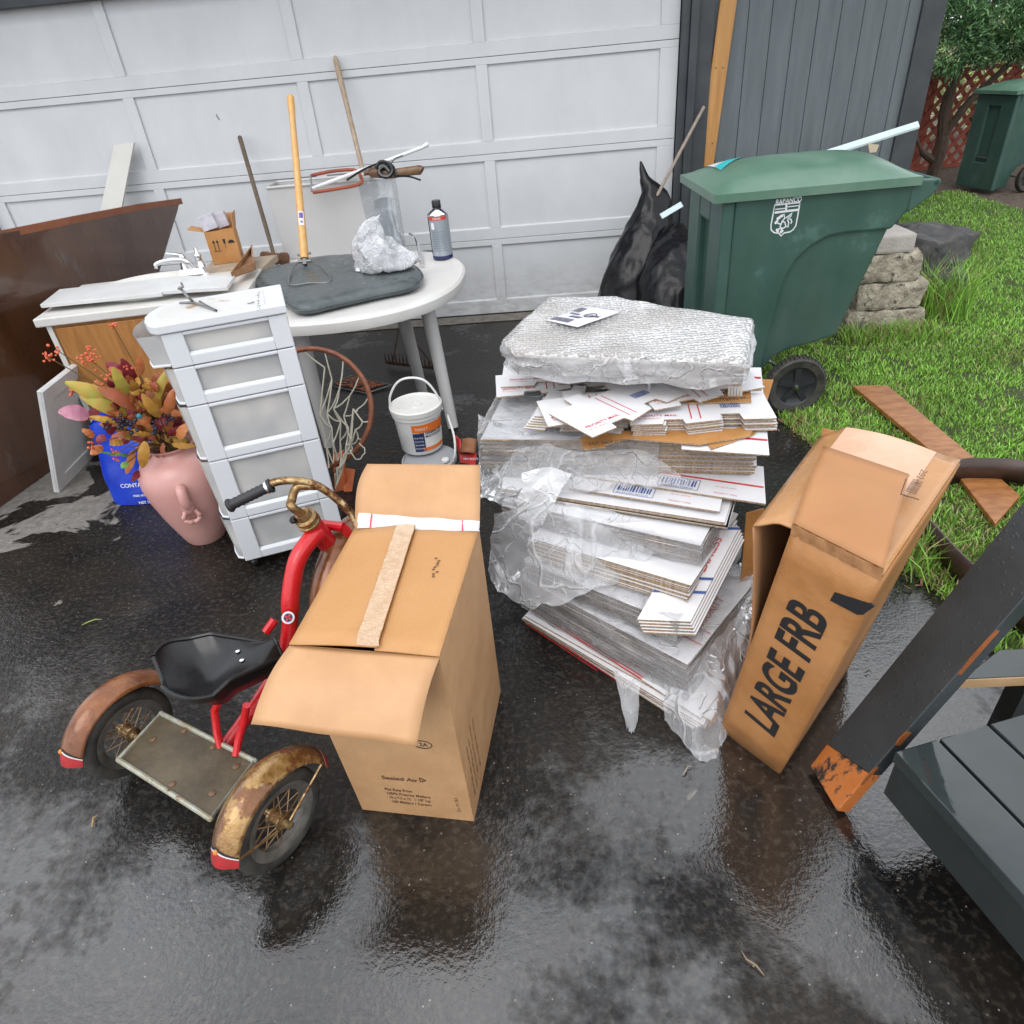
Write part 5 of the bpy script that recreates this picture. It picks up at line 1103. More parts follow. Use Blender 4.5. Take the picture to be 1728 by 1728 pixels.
# ================================================================ STACK OF FLATTENED MAILING BOXES
def sheet_mesh(name,quad_,th,mats,b=None):
    b=MB(); b.slab(quad_,V(0,0,th),0,1); return b
def bundle(label,P4,z0,z1,pitch,seed,mats,jit=.006,grp='bundles of flattened boxes in the stack',wrap=None,wrapz=None,cat='box bundle',name='box_bundle'):
    "P4: footprint corners (front-left, front-right, back-right, back-left), sheets stacked one by one"
    rr=random.Random(seed); c=sum([Vector((p[0],p[1],0)) for p in P4],V(0,0,0))/4; c.z=z0
    t=thing(name,label,cat,c,grp); n=max(1,int((z1-z0)/pitch)); P_=[Vector((p[0],p[1],z0)) for p in P4]
    first=None
    protos=[]
    for v in range(4):
        b=MB(); Pj=[p+V(rr.uniform(-1,1),rr.uniform(-1,1),0)*jit for p in P_]; 
        # a few points along each edge so that sheets sag slightly
        b.slab(Pj,V(0,0,pitch*.80),0,1); o=b.build('sheet',mats,t); protos.append(o)
    for k in range(n):
        if k<4: o=protos[k]
        else:
            o=protos[rr.randrange(4)].copy(); COL.objects.link(o); o.parent=t
        o.location=V(rr.uniform(-1,1)*jit*.7,rr.uniform(-1,1)*jit*.7,k*pitch); o.rotation_euler=(0,0,rr.uniform(-1,1)*jit*1.2)
    return t
def wrapfilm(t,P4,z0,z1,off,seed,m=FILM,top=False,name='stretch_wrap',amp=.012,sides=(0,1,2,3)):
    P_=[Vector((p[0],p[1],0)) for p in P4]; c=sum(P_,V(0,0,0))/4; P_=[c+(p-c)*(1+off/ (p-c).length) for p in P_]
    b=MB()
    for s_ in sides:
        a,d=P_[s_],P_[(s_+1)%4]; nrm=V((d-a).y,-(d-a).x,0).normalized()
        def fn(i,j):
            p=a+(d-a)*i+V(0,0,z0+(z1-z0)*j); e=min(1,min(i,1-i)*10)
            w=noise.noise(V(p.x*9+seed,p.y*9,p.z*22))*amp+abs(noise.noise(V(p.x*20,p.y*20+seed,p.z*50)))*amp*.5
            return p+nrm*(w*e)+V(0,0,(noise.noise(V(p.x*13,seed,p.y*13))*.018 if j in (0,1) else 0))
        b.grid(40,14,fn)
    if top:
        def ft(i,j):
            p=(P_[0]*(1-i)+P_[1]*i)*(1-j)+(P_[3]*(1-i)+P_[2]*i)*j+V(0,0,z1+.004); return p+V(0,0,abs(noise.noise(p*14+V(seed,0,0)))*.010)
        b.grid(30,20,ft)
    return b.build(name,m,t,ang=180)
WB=[PRINTW,EDGEK]; DB=[PRINTW,EDGEG]
PA=[(1.345,-3.455),(1.845,-3.955),(2.11,-3.60),(1.62,-3.05)]
PB=[(1.345,-3.44),(1.822,-3.87),(2.115,-3.50),(1.63,-3.03)]
PC=[(1.37,-3.47),(1.80,-3.79),(2.085,-3.40),(1.68,-3.02)]
PD=[(1.38,-3.46),(1.842,-3.735),(2.065,-3.395),(1.70,-3.06)]
PE=[(1.300,-3.36),(1.885,-3.66),(2.030,-3.40),(1.48,-3.00)]
PM=[(1.240,-3.245),(2.108,-3.395),(2.235,-2.88),(1.34,-2.74)]
def lines_on(t,P4,z,us,w,m=REDINK,nm='red_stripe',e=.0012,across=True,v0=0,v1=1):
    P_=[Vector((p[0],p[1],z+e)) for p in P4]; b=MB(); f=lambda i,j:(P_[0]*(1-i)+P_[1]*i)*(1-j)+(P_[3]*(1-i)+P_[2]*i)*j
    for u in us:
        if across: quad(b,[f(u,v0),f(u+w,v0),f(u+w,v1),f(u,v1)])
        else: quad(b,[f(v0,u),f(v1,u),f(v1,u+w),f(v0,u+w)])
    return b.build(nm,m,t)
def bil(P4,z,i,j): 
    P_=[Vector((p[0],p[1],z)) for p in P4]; return (P_[0]*(1-i)+P_[1]*i)*(1-j)+(P_[3]*(1-i)+P_[2]*i)*j
# A: loose white sheets at the very bottom, fanned
tA=bundle('lowest layer of white mailing boxes fanned out on the asphalt under the stack',PA,.003,.058,.0075,3,WB,.020,name='box_bundle')
lines_on(tA,PA,.057,(.035,.055),.010,across=False,v0=.02,v1=.70)
b=MB(); P_=[Vector((p[0],p[1],0)) for p in PA]; ed=(P_[1]-P_[0]); en=V(ed.y,-ed.x,0).normalized()
for (f0,f1,za,zb,h) in ((.04,.50,.034,.052,.005),(.28,.66,.046,.058,.005)):
    a=P_[0]+ed*f0+en*.028; c=P_[0]+ed*f1+en*.028; quad(b,[a+V(0,0,za),c+V(0,0,za-.004),c+V(0,0,za+h-.004),a+V(0,0,za+h)])
b.build('red_edge_stripe',REDINK,tA)
tB=bundle('thick shrink wrapped bundle of damp boxes second from the bottom',PB,.062,.200,.0072,5,DB,.005)
wrapfilm(tB,PB,.05,.205,.010,2.1,top=True)
o=bil(PB,.2085,.93,.35); X_=(bil(PB,0,.93,1)-bil(PB,0,.93,0)); Yv=V(-X_.y,X_.x,0)
text('PRIORITY',bil(PB,.203,.95,.30),X_,Yv,.028,REDINK,tB,bold=.01); lines_on(tB,PB,.2025,(.18,.30),.012,across=False,v0=.62,v1=1.0)
b=MB(); o=bil(PB,.2035,.90,.48); Xn=X_.normalized(); Yn=Yv.normalized(); b.slab([o,o+Xn*.05,o+Xn*.06+Yn*.03,o+Xn*.012+Yn*.035],V(0,0,.0004)); b.build('eagle_mark',BLUEINK,tB)
tC=bundle('shrink wrapped bundle of brown edged boxes third from the bottom',PC,.208,.290,.0070,6,DB,.004)
wrapfilm(tC,PC,.204,.296,.008,3.3,top=True)
tD=bundle('white envelope bundle marked express in the lower half of the stack',PD,.298,.385,.0065,7,WB,.003)
X_=(bil(PD,0,.93,1)-bil(PD,0,.93,0)); Yv=V(-X_.y,X_.x,0)
wd_=(Vector((*PD[2],0))-Vector((*PD[1],0))); Pt=[(p[0],p[1]) for p in PD]
dn_=[V(PD[1][0],PD[1][1],.386),V(PD[2][0],PD[2][1],.386)]
# slanting white envelopes along the right side of bundle D with blue bars and lettering
tX=thing('express_envelopes','slanted stack of white express envelopes with blue bars on the right of the stack','envelopes',(2.0,-3.55,.24))
ea,eb=G(1165,1052,.285),G(1248,892,.400); ew=V(-.15,.02,0); 
eu=(eb-ea); 
for k in range(5):
    b=MB(); o_=V(.004*k,-.003*k,-.010*k); b.slab([ea+o_,eb+o_,eb+ew+o_,ea+ew+o_],V(0,0,.007),0,1); b.build('envelope',WB,tX,recalc=True)
en_=eu.cross(ew).normalized(); en_=en_ if en_.z>0 else -en_
b=MB()
for f in (.28,.42,.97): 
    a=ea+eu*f+en_*.009; quad(b,[a,a+ew,a+ew+eu.normalized()*.010,a+eu.normalized()*.010])
b.build('blue_bar',BLUEINK,tX)
text('EXPRESS',ea+eu*.50+ew*.22+en_*.0085,eu,(ew-eu*(ew.dot(eu)/eu.length_squared)),.022,REDINK,tX,w=eu.length*.36,bold=.01,depth=.001)
tE=bundle('bundle of brown boxes just below the long white boxes',PE,.392,.470,.0072,8,[PRINTW,EDGEG],.005)
wrapfilm(tE,PE,.388,.474,.006,5.2,sides=(0,1))
# mid block of long white boxes, individually visible on the right
tM=bundle('thick middle bundle of long white mailing boxes half covered by torn film',PM,.522,.650,.0086,9,WB,.010)
wrapfilm(tM,[PM[0],(1.80,-3.345),(1.90,-2.82),PM[3]],.500,.655,.012,7.7,m=FILM,top=True,amp=.014,sides=(0,3))
# printed boxes sticking out under the middle bundle
PF=[tuple(G(x,y,.49)[:2]) for x,y in ((845,826),(1228,884),(1262,770),(880,745))]
tF=bundle('thin bundle of white boxes sticking out below the barcoded boxes',PF,.474,.500,.0066,12,WB,.006)
for i,(px,z,lb,fo) in enumerate((
    (((960,826),(1214,866),(1228,800),(985,780)),.503,'white mailing box with barcode lying just under the red striped one',.30),
    (((985,806),(1292,853),(1288,790),(1010,765)),.512,'white mailing box with red stripe and blue barcode at the right of the stack',.42))):
    Pq=[G(x,y,z) for x,y in px]; t=thing('mailing_box',lb,'mailing box',sum(Pq,V(0,0,0))/4,'printed boxes at the middle of the stack')
    b=MB(); b.slab(Pq,V(0,0,.006),0,1); b.build('board',[PRINTW,EDGEK],t,recalc=True)
    a,c=Pq[0]+V(0,0,.006),Pq[1]+V(0,0,.006); d=(c-a).normalized(); Yf=V(-d.y,d.x,0); L_=(c-a).length
    b=MB(); o_=a+Yf*.085; quad(b,[o_+V(0,0,.0008),o_+d*L_*.97+V(0,0,.0008),o_+d*L_*.97+Yf*.009+V(0,0,.0008),o_+Yf*.009+V(0,0,.0008)]); b.build('red_stripe',REDINK,t)
    f0=fo; o_=a+d*L_*f0+Yf*.014; w_=.125; b=MB(); fr_=[o_+V(0,0,.001),o_+d*w_+V(0,0,.001),o_+d*w_+Yf*.060+V(0,0,.001),o_+Yf*.060+V(0,0,.001)]
    for k in range(4): b.tube([fr_[k],fr_[(k+1)%4]],.0008,4)
    barcode(b,o_+d*.008+Yf*.018,d,Yf,w_-.016,.036,seed=i+3); b.build('barcode',BLUEINK,t)
    text('EL352201903US',o_+d*.010+Yf*.005,d,Yf,.007,BLUEINK,t,w=w_*.8)
    text('PRIORITY MAIL',o_+d*(w_+.05)+Yf*.002,d,Yf,.007,REDINK,t,w=.07); text('flat rate envelope',o_+d*(w_+.05)+Yf*.040,d,Yf,.006,REDINK,t,w=.06)
# kraft and white sheets fanned at the right, under the loose blanks
def flat(name,label,px,z,m=WB,th=.004,tilt=None,grp='loose flattened boxes on the stack',cat='flattened box'):
    P_=[G(x,y,z+((tilt(i)) if tilt else 0)) for i,(x,y) in enumerate(px)]; c=sum(P_,V(0,0,0))/len(P_)
    b=MB(); b.slab(P_,V(0,0,th),0,1); t=thing(name,label,cat,c,grp); b.build('board',m,t,recalc=True); return t,P_
KB=[KRAFTO,EDGEK]
flat('flattened_box','large kraft sheet standing out farthest right behind the stack',[(1180,640),(1305,642),(1288,700),(1180,690)],.60,KB)
t,P_=flat('flattened_box','tall white sheet with red lines at the right rear of the stack',[(1150,620),(1284,622),(1298,770),(1150,760)],.655)
b=MB(); 
for (x0,y0,x1,y1) in ((1240,633,1284,636),(1260,722,1294,724),(1258,738,1295,741)): quad(b,[G(x0,y0,.6603),G(x1,y1,.6603),G(x1,y1+3,.6603),G(x0,y0+3,.6603)])
b.build('red_stripe',REDINK,t)
t,P_=flat('flattened_box','kraft flattened box with black print just under the wrapped top bundle',[(1130,665),(1262,620),(1268,680),(1160,682)],.712,KB)
text('Priority Mail',G(1185,668,.7175),RT,UP,.014,INK,t); text('Priority Mail',G(1215,676,.7175),RT,UP,.014,INK,t)
t,P_=flat('flattened_box','kraft flattened box with tabs below the loose white blanks',[(978,740),(1018,732),(1110,725),(1240,725),(1278,712),(1265,738),(1180,752),(1060,742),(1020,752),(1022,756),(985,760)],.666,KB)
text('IT EASY  PACK IT TIGHT',G(985,752,.6715),RT+UP*.08,UP,.010,INK,t); 
flat('flattened_box','kraft flattened box corner poking out below the fanned sheets at the right',[(1190,745),(1285,720),(1272,735),(1200,760)],.660,KB)
# loose white blanks with tabs
blank=[(0,0),(.16,0),(.17,.03),(.26,.03),(.27,0),(.44,.02),(.45,.06),(.54,.06),(.55,.02),(.70,.02),(.70,.20),(.56,.20),(.55,.24),(.45,.24),(.44,.20),(.28,.20),(.27,.25),(.17,.25),(.16,.20),(0,.20)]
def blank_box(label,px,ang,z,sx,seed,ink=True,sc=1,th=.0045,tiltx=0,tilty=0):
    p=G(*px,z); t=thing('box_blank',label,'flattened box',p,'loose die cut box blanks on the stack')
    M3=Matrix.Rotation(R(ang),3,'Z')@Matrix.Rotation(R(tiltx),3,'X')@Matrix.Rotation(R(tilty),3,'Y')
    f=lambda u,v,h=0:p+M3@V(u*sc*sx,v*sc,h)
    b=MB(); b.slab([f(u,v) for u,v in blank],M3@V(0,0,th),0,1); b.build('board',WB,t)
    if ink:
        N_=M3@V(0,0,1); Xd=M3@V(1,0,0); Yd=M3@V(0,1,0); e=th+.0006
        b=MB()
        for u in (.30,.345): quad(b,[f(u,.03,e),f(u+.006,.03,e),f(u+.006,.19,e),f(u,.19,e)])
        b.build('red_stripe',REDINK,t)
        text('PRIORITY MAIL',f(.04,.05,th),Xd,Yd,.013*sc,REDINK,t,bold=.01,depth=.0008); text('flat rate mailing box',f(.04,.035,th),Xd,Yd,.006*sc,REDINK,t,depth=.0008)
        b=MB(); barcode(b,f(.46,.10,th),Xd,Yd,.06*sc,.03*sc,seed,eps=.0008); b.build('barcode',BLUEINK,t)
    return t
# neat pile of small blanks, front right and front left
for k in range(7):
    blank_box(('lowest die cut white blank of the neat right hand pile','second die cut blank in the neat right hand pile','third die cut blank up in the neat right hand pile','middle die cut blank in the neat right hand pile','fifth die cut blank up in the neat right hand pile','sixth die cut blank up in the neat right hand pile','top die cut white blank of the neat right hand pile')[k],(1068-k*.8+(k%3)*2,737-k*3),-5+(k%3),.668+.0062*k,.62,k,ink=(k==6),sc=1.0)
for k in range(6):
    blank_box(('lowest die cut blank of the left hand pile','second die cut blank of the left hand pile','third die cut blank of the left hand pile','fourth die cut blank of the left hand pile','fifth die cut blank of the left hand pile','top die cut blank of the left hand pile')[k],(884+k*3.5,724-k*4.0),-19+(k%3)*1.5,.666+.0062*k,.45,20+k,ink=False,sc=1.0)
blank_box('large white blank lying across both piles pointing at the viewer',(1000,740),35,.737,.55,31,sc=1.05)
blank_box('white blank with recycling mark tilted left of the large pointing one',(925,722),10,.723,.6,33,sc=.95)
blank_box('white blank sticking out at the far left of the stack',(838,672),3,.694,.62,34,sc=.95)
blank_box('white blank lying behind the far left one under the wrapped bundle',(845,655),-2,.701,.75,35,sc=1.0)
blank_box('white blank with red stripes fanned at the right under the top bundle',(1105,694),14,.729,.55,36,sc=1.0)
blank_box('white blank with barcode at the right edge above the kraft sheet',(1120,672),-2,.7155,.5,37,sc=.9)

# TOP bundle in bubble wrap
z0,z1=.806,.882
PT=[G(866,597,z1),G(1262,613,z1),G(1272,540,z1),G(1100,515,z1),G(1040,503,z1),G(925,503,z1),G(846,576,z1)]
t=thing('wrapped_bundle','bubble wrapped bundle of box boards on top of the stack','wrapped bundle',(1.75,-2.95,z0))
cc=sum(PT,V(0,0,0))/len(PT)
for k in range(8):
    b=MB(); rr=random.Random(k); P_=[cc+(p-cc)*.975+V(rr.uniform(-1,1)*.004,rr.uniform(-1,1)*.004,0) for p in PT]
    b.slab([V(p.x,p.y,z0+k*.0082) for p in P_],V(0,0,.0068),0,1); b.build('sheet',[mat('damp_board',(.36,.32,.28),(.46,.42,.38),sc=6,rough=.6),EDGEG],t)
def bubble():
    m=bpy.data.materials.new('bubble_wrap'); m.use_nodes=True; tt=m.node_tree; n=tt.nodes; l=tt.links; p=n['Principled BSDF']; out=n['Material Output']
    tc=n.new('ShaderNodeTexCoord'); vo=n.new('ShaderNodeTexVoronoi'); vo.inputs['Scale'].default_value=50; vo.inputs['Randomness'].default_value=.35; l.new(tc.outputs['Object'],vo.inputs['Vector'])
    mr=n.new('ShaderNodeMapRange'); mr.inputs['From Min'].default_value=.0; mr.inputs['From Max'].default_value=.55; mr.inputs['To Min'].default_value=1; mr.inputs['To Max'].default_value=0; l.new(vo.outputs['Distance'],mr.inputs[0])
    bp=n.new('ShaderNodeBump'); bp.inputs['Strength'].default_value=1; bp.inputs['Distance'].default_value=.018; l.new(mr.outputs[0],bp.inputs['Height']); l.new(bp.outputs[0],p.inputs['Normal'])
    p.inputs['Base Color'].default_value=(.88,.875,.87,1); p.inputs['Roughness'].default_value=.12
    ns=n.new('ShaderNodeTexNoise'); ns.inputs['Scale'].default_value=4; ns.inputs['Detail'].default_value=6; l.new(tc.outputs['Object'],ns.inputs['Vector'])
    m1=n.new('ShaderNodeMapRange'); m1.inputs['From Min'].default_value=.40; m1.inputs['From Max'].default_value=.62; m1.inputs['To Min'].default_value=.62; m1.inputs['To Max'].default_value=.98; l.new(ns.outputs[0],m1.inputs[0])
    mu=n.new('ShaderNodeMapRange'); mu.inputs['From Min'].default_value=.05; mu.inputs['From Max'].default_value=.42; mu.inputs['To Min'].default_value=.10; mu.inputs['To Max'].default_value=-.22; l.new(vo.outputs['Distance'],mu.inputs[0])
    ad=n.new('ShaderNodeMath'); ad.operation='ADD'; ad.use_clamp=True; l.new(m1.outputs[0],ad.inputs[0]); l.new(mu.outputs[0],ad.inputs[1])
    tr=n.new('ShaderNodeBsdfTransparent'); mx=n.new('ShaderNodeMixShader'); l.new(ad.outputs[0],mx.inputs[0]); l.new(tr.outputs[0],mx.inputs[1]); l.new(p.outputs[0],mx.inputs[2]); l.new(mx.outputs[0],out.inputs[0]); return m
BUB=bubble()
ring=spline(PT+[PT[0]],8)[:-1]
# keep corners tighter than a spline would
def densify(P,n=10):
    o=[]
    for i in range(len(P)):
        a,c=P[i],P[(i+1)%len(P)]
        for k in range(n): o.append(a+(c-a)*(k/n))
    return o
ring=densify(PT,12); n=len(ring); b=MB(); vs=[]
for s_,dz in ((0.001,.008),(.2,.008),(.4,.010),(.6,.009),(.8,.010),(.93,.010),(.985,.006),(1.0,-.004)):
    for p in ring:
        q_=cc+(p-cc)*s_; q_=V(q_.x,q_.y,z1+dz); q_.z+=noise.noise(q_*9)*.007; vs.append(q_)
b.add(vs,[(i*n+j,(i+1)*n+j,(i+1)*n+(j+1)%n,i*n+(j+1)%n) for i in range(7) for j in range(n)])
b.build('bubble_wrap',BUB,t,ang=180,recalc=True)
b=MB(); vs=[]
for k in range(13):
    f=k/12
    for p in ring:
        o_=(p-cc).normalized(); w=noise.noise(V(p.x*12,p.y*12,f*3))*.022+abs(noise.noise(V(p.x*25,p.y*25,f*6+3)))*.014
        q_=cc+(p-cc)*1.0+o_*(w*math.sin(math.pi*min(1,f*.9+.05))); vs.append(V(q_.x,q_.y,z1-.002-f*(.078+.03*noise.noise(V(p.x*7,p.y*7,1)))))
b.add(vs,[(i*n+j,(i+1)*n+j,(i+1)*n+(j+1)%n,i*n+(j+1)%n) for i in range(12) for j in range(n)])
b.build('stretch_wrap',film('wrap_film',op=.42,scale=12),t,ang=180,recalc=True)
def strip(b,top,bot,n=24,m=8,amp=.012,seed=0):
    top=spline(top,8) if len(top)>2 else [top[0]+(top[1]-top[0])*k/8 for k in range(9)]; bot=spline(bot,8) if len(bot)>2 else [bot[0]+(bot[1]-bot[0])*k/8 for k in range(9)]
    def at(L,f): f*=len(L)-1; a=min(int(f),len(L)-2); return L[a]+(L[a+1]-L[a])*(f-a)
    def fn(i,j):
        p=at(top,i)*(1-j)+at(bot,i)*j; q_=nv(p+V(seed,0,0),8); q2=nv(p+V(0,seed,0),22); rag=(noise.noise(V(i*14,seed,0))*.03 if j==1 else 0)
        return p+(q_*amp+q2*amp*.5)*min(1,4*min(j+.1,1))+V(0,0,rag)
    b.grid(n,m,fn)
b=MB(); strip(b,[G(1080,604,.89),G(1135,596,.89),G(1180,604,.885),G(1240,615,.87)],[G(1070,632,.80),G(1100,640,.78),G(1160,625,.80),G(1240,640,.80)],40,12,.012,3); b.tube(spline([G(1090,630,.79),G(1095,645,.76),G(1096,670,.72)],5),[.02]*4+[.006]*7,8)
b.build('torn_film',FILM2,t,ang=180)
b=MB()
for k in range(5): b.slab([G(1229+k*5,633,.80),G(1233+k*5,633,.80),G(1232+k*5,668,.722),G(1228+k*5,668,.722)],V(0,-.004,0))
b.build('edge_guard',mat('guard_pale',(.62,.61,.58),(.5,.48,.44),sc=30,rough=.5),t)
# label sheet on top
S=[G(921,541,.897),G(985,518,.897),G(1047,527,.897),G(975,553,.897)]
def ls(i,j): p=(S[0]*(1-j)+S[3]*j)*(1-i)+(S[1]*(1-j)+S[2]*j)*i; return p+V(0,0,.004*math.sin(i*7)*math.sin(j*3)+.002)
b=MB(); b.grid(14,10,ls); ps_=b.build('paper_label',mat('paper_lilac',(.66,.65,.72),rough=.5),t,solid=.0006)
LX=(S[3]-S[0]).normalized(); LY=(S[1]-S[0]).normalized()
b=MB(); 
for (i0,i1,j0,j1) in ((.06,.22,.05,.62),(.32,.44,.30,.60),(.66,.90,.03,.22),(.52,.60,.1,.35)): b.grid(6,4,lambda i,j:ls(i0+(i1-i0)*i,j0+(j1-j0)*j)+V(0,0,.0018))
b.build('grey_print',mat('print_grey',(.10,.10,.13),(.18,.18,.21),sc=60,rough=.5),ps_)
b=MB(); b.tube([ls(.62+.12*math.cos(a),.60+.13*math.sin(a))+V(0,0,.0015) for a in [2*math.pi*k/24 for k in range(25)]],.0016,5,caps=False); b.build('round_mark',INK,ps_)
text('USPS',ls(.56,.52)+V(0,0,.001),LX,LY,.018,INK,ps_,'lettering',bold=.02,depth=.002)
# big torn film flap hanging over the lower stack
t=thing('torn_plastic_film','large torn grey plastic film hanging from the middle of the stack','plastic film',(1.5,-3.6,.3))
b=MB()
top=[G(845,858,.46),G(930,838,.505),G(1010,845,.50),G(1090,865,.47),G(1145,872,.45)]
bot=[G(828,948,.22),G(850,985,.20),G(905,1012,.22),G(960,1000,.27),G(1040,965,.33),G(1100,930,.38),G(1143,876,.445)]
top=[p+V(-.02,-.03,0) for p in top]; bot=[p+V(-.012,-.045,0) for p in bot]
strip(b,top,bot,70,40,.013,9); b.build('film',FILM2,t,ang=180)
b=MB(); strip(b,[G(880,795,.60),G(925,790,.61),G(965,800,.6)],[G(872,872,.44),G(900,885,.42),G(920,888,.42)],30,24,.016,12); o_=b.build('film_fold',film('white_film',op=.72,scale=7,white=(.84,.85,.87)),t,ang=180)
b=MB(); strip(b,[G(806,700,.60),G(850,715,.655),G(960,760,.62),G(1080,760,.62),G(1165,815,.56)],[G(812,845,.45),G(870,855,.46),G(960,835,.50),G(1060,818,.54),G(1172,818,.555)],80,30,.018,15); b.build('film_sheet',film('clear_film',op=.20,scale=8),t,ang=180)
# torn film at the foot of the stack
t=thing('torn_plastic_film','torn milky plastic film bunched at the bottom right corner of the stack','plastic film',(1.9,-4.0,0))
b=MB(); strip(b,[G(1110,1090,.14),G(1180,1110,.16),G(1240,1020,.19),G(1282,985,.20)],[G(1120,1215,.01),G(1190,1285,.004),G(1228,1235,.004),G(1270,1090,.05)],70,36,.015,21)
b.build('film',FILM2,t,ang=180)
b=MB(); strip(b,[G(1035,1130,.10),G(1060,1140,.10),G(1080,1150,.10)],[G(1055,1215,.03),G(1066,1232,.008),G(1076,1200,.03)],20,24,.012,25); b.build('film_rag',FILM2,t,ang=180)
b=MB(); strip(b,[G(1225,960,.20),G(1260,950,.22),G(1283,985,.20)],[G(1195,1085,.10),G(1240,1060,.14),G(1270,1010,.17)],30,30,.02,28); b.build('film_flap',film('clear_film2',op=.34,scale=10),t,ang=180)
t=thing('kraft_strip','narrow printed kraft box end upright behind the right side of the stack','flattened box',G(1250,930,0))
kp=G(1252,962,.25); b=MB(); b.slab([kp,kp+V(.05,.02,0),kp+V(.06,.05,.20),kp+V(.0,.03,.20)],V(0,.006,0)); b.slab([V(kp.x,kp.y,.003),V(kp.x+.05,kp.y+.02,.003),kp+V(.05,.02,0),kp],V(0,.006,0)); b.build('board',KRAFTO,t)

# ================================================================ OPEN BROWN CARTON
c0=G(612,1366,0); c1=G(800,1386,0)
t=thing('open_carton','tall brown carton with open flaps standing beside the tricycle','carton',((c0+c1)/2+V(.03,.24,0)))
CH=.612; ca=V(c0.x,c0.y,0); cb_=V(c1.x,c1.y,0)
tl,tr_=G(489,1090,CH),G(742,1110,CH); bl2,br2=G(600,892,CH),G(809,894,CH)
dz=(br2-tr_); dz.z=0; fb=G(845,1166,0); 
a0,a1,a2,a3=ca,cb_,V(fb.x,fb.y,0),V(ca.x+.055,ca.y+.45,0)
b=MB(); w=.004
def shell(A,B,C_,D_): 
    n_=(B-A).cross(D_-A).normalized(); b.slab([A,B,C_,D_],n_*-w)
shell(a0,a1,tr_,tl); shell(a1,a2,br2,tr_); shell(a2,a3,bl2,br2); shell(a3,a0,tl,bl2); b.slab([a0,a3,a2,a1],V(0,0,.004)); b.build('walls',KRAFT2,t,recalc=True)
# long flaps closed on top, slightly domed
mid0,mid1=tl+(tr_-tl)*.60,bl2+(br2-bl2)*.50
def flapg(A,B,C_,D_,lift,th=.004):
    def fn(i,j): p=(A*(1-i)+B*i)*(1-j)+(D_*(1-i)+C_*i)*j; return p+V(0,0,lift(i,j))
    b=MB(); b.grid(10,10,fn); return b
o1=flapg(tl,mid0+V(0,0,0),mid1,bl2,lambda i,j:.004+.013*math.sin(i*math.pi/2)); o1.build('long_flap',KRAFT,t,solid=.004)
o2=flapg(tr_,mid0+(tr_-tl)*-.02,mid1+(tr_-tl)*-.02,br2,lambda i,j:.003+.004*math.sin(i*math.pi/2)); o2.build('long_flap',KRAFT,t,solid=.004)
# tape on the seam
TP=mat('packing_tape',(.50,.33,.20),(.60,.43,.29),sc=40,rough=.28,bump=1.2,bs=120)
sA,sB=mid0,mid1; b=MB(); uo=(tr_-tl).normalized()
b.grid(6,24,lambda i,j:sA*(1-j)+sB*j+uo*(-.052+.052*i+.003*noise.noise(V(j*20,i,0))+(.006 if j==0 else 0))+V(0,0,.0205+.002*noise.noise(V(j*30,i*3,1)))); b.build('tape',TP,t,ang=80)
b=MB()
for k in range(9): 
    p=sA*(1-.62)+sB*.62+uo*(.085+rg.uniform(-.008,.008))+(sB-sA).normalized()*(k*.009-.03)+V(0,0,.0095); b.ball(p,.0035,6,sq=(1.2,1,.15))
b.build('scuff',mat('scuff_dark',(.14,.07,.035),rough=.8),t)
# front flap: hinged at the top front edge, swung out and curved down
def fflap(i,j):
    A=tl*(1-i)+tr_*i; E0,E1=D(424,1222,1.475),D(703,1258,1.43); E_=E0*(1-i)+E1*i; p=A*(1-j)+E_*j; return p+V(0,0,.019*math.sin(math.pi*j)+.0025*math.sin(i*11)*j)
b=MB(); b.grid(12,14,fflap); b.build('short_flap',mat('kraft_inside',(.46,.25,.115),(.53,.30,.145),sc=6,rough=.45,bump=.1,bs=90),t,solid=.004)
print('carton flap',D(424,1222,1.475),D(703,1258,1.43),tl,tr_,(D(424,1222,1.475)-D(703,1258,1.43)).length)
RF=[G(612,785,CH+.185),G(810,785,CH+.185)]
RE0=D(620,783,2.02); RE1=D(810,785,2.02)
def rflap(i,j):
    A=bl2*(1-i)+br2*i; E_=RE0*(1-i)+RE1*i; p=A*(1-j)+E_*j; return p+V(0,.035*math.sin(math.pi*j),.0)-RT*(.02*math.sin(math.pi*j)*(1-i))
b=MB(); b.grid(12,12,rflap); b.build('short_flap',MATS['kraft_inside'],t,solid=.004)
print('rear flap',RE0,RE1,bl2,br2)
we=thing('white_mailer','white mailer with red lines showing at the back of the open carton','mailer',(bl2+br2)/2)
def wm(i,j): 
    A=D(606,866,1.905)*(1-i)+D(809,880,1.852)*i; B_=D(603,891,1.900)*(1-i)+D(809,898,1.848)*i; return A*(1-j)+B_*j+nv(V(i*3,j*2,4),2)*.004
b=MB(); b.grid(20,4,wm); b.build('envelope',PRINTW,we,solid=.002,ang=80)
b=MB()
for u in (.11,.86): b.add([wm(u,0)+V(0,-.003,.002),wm(u+.012,0)+V(0,-.003,.002),wm(u+.012,1)+V(0,-.003,.003),wm(u,1)+V(0,-.003,.003)],[(0,1,2,3)],0,False)
b.build('red_line',REDINK,we)
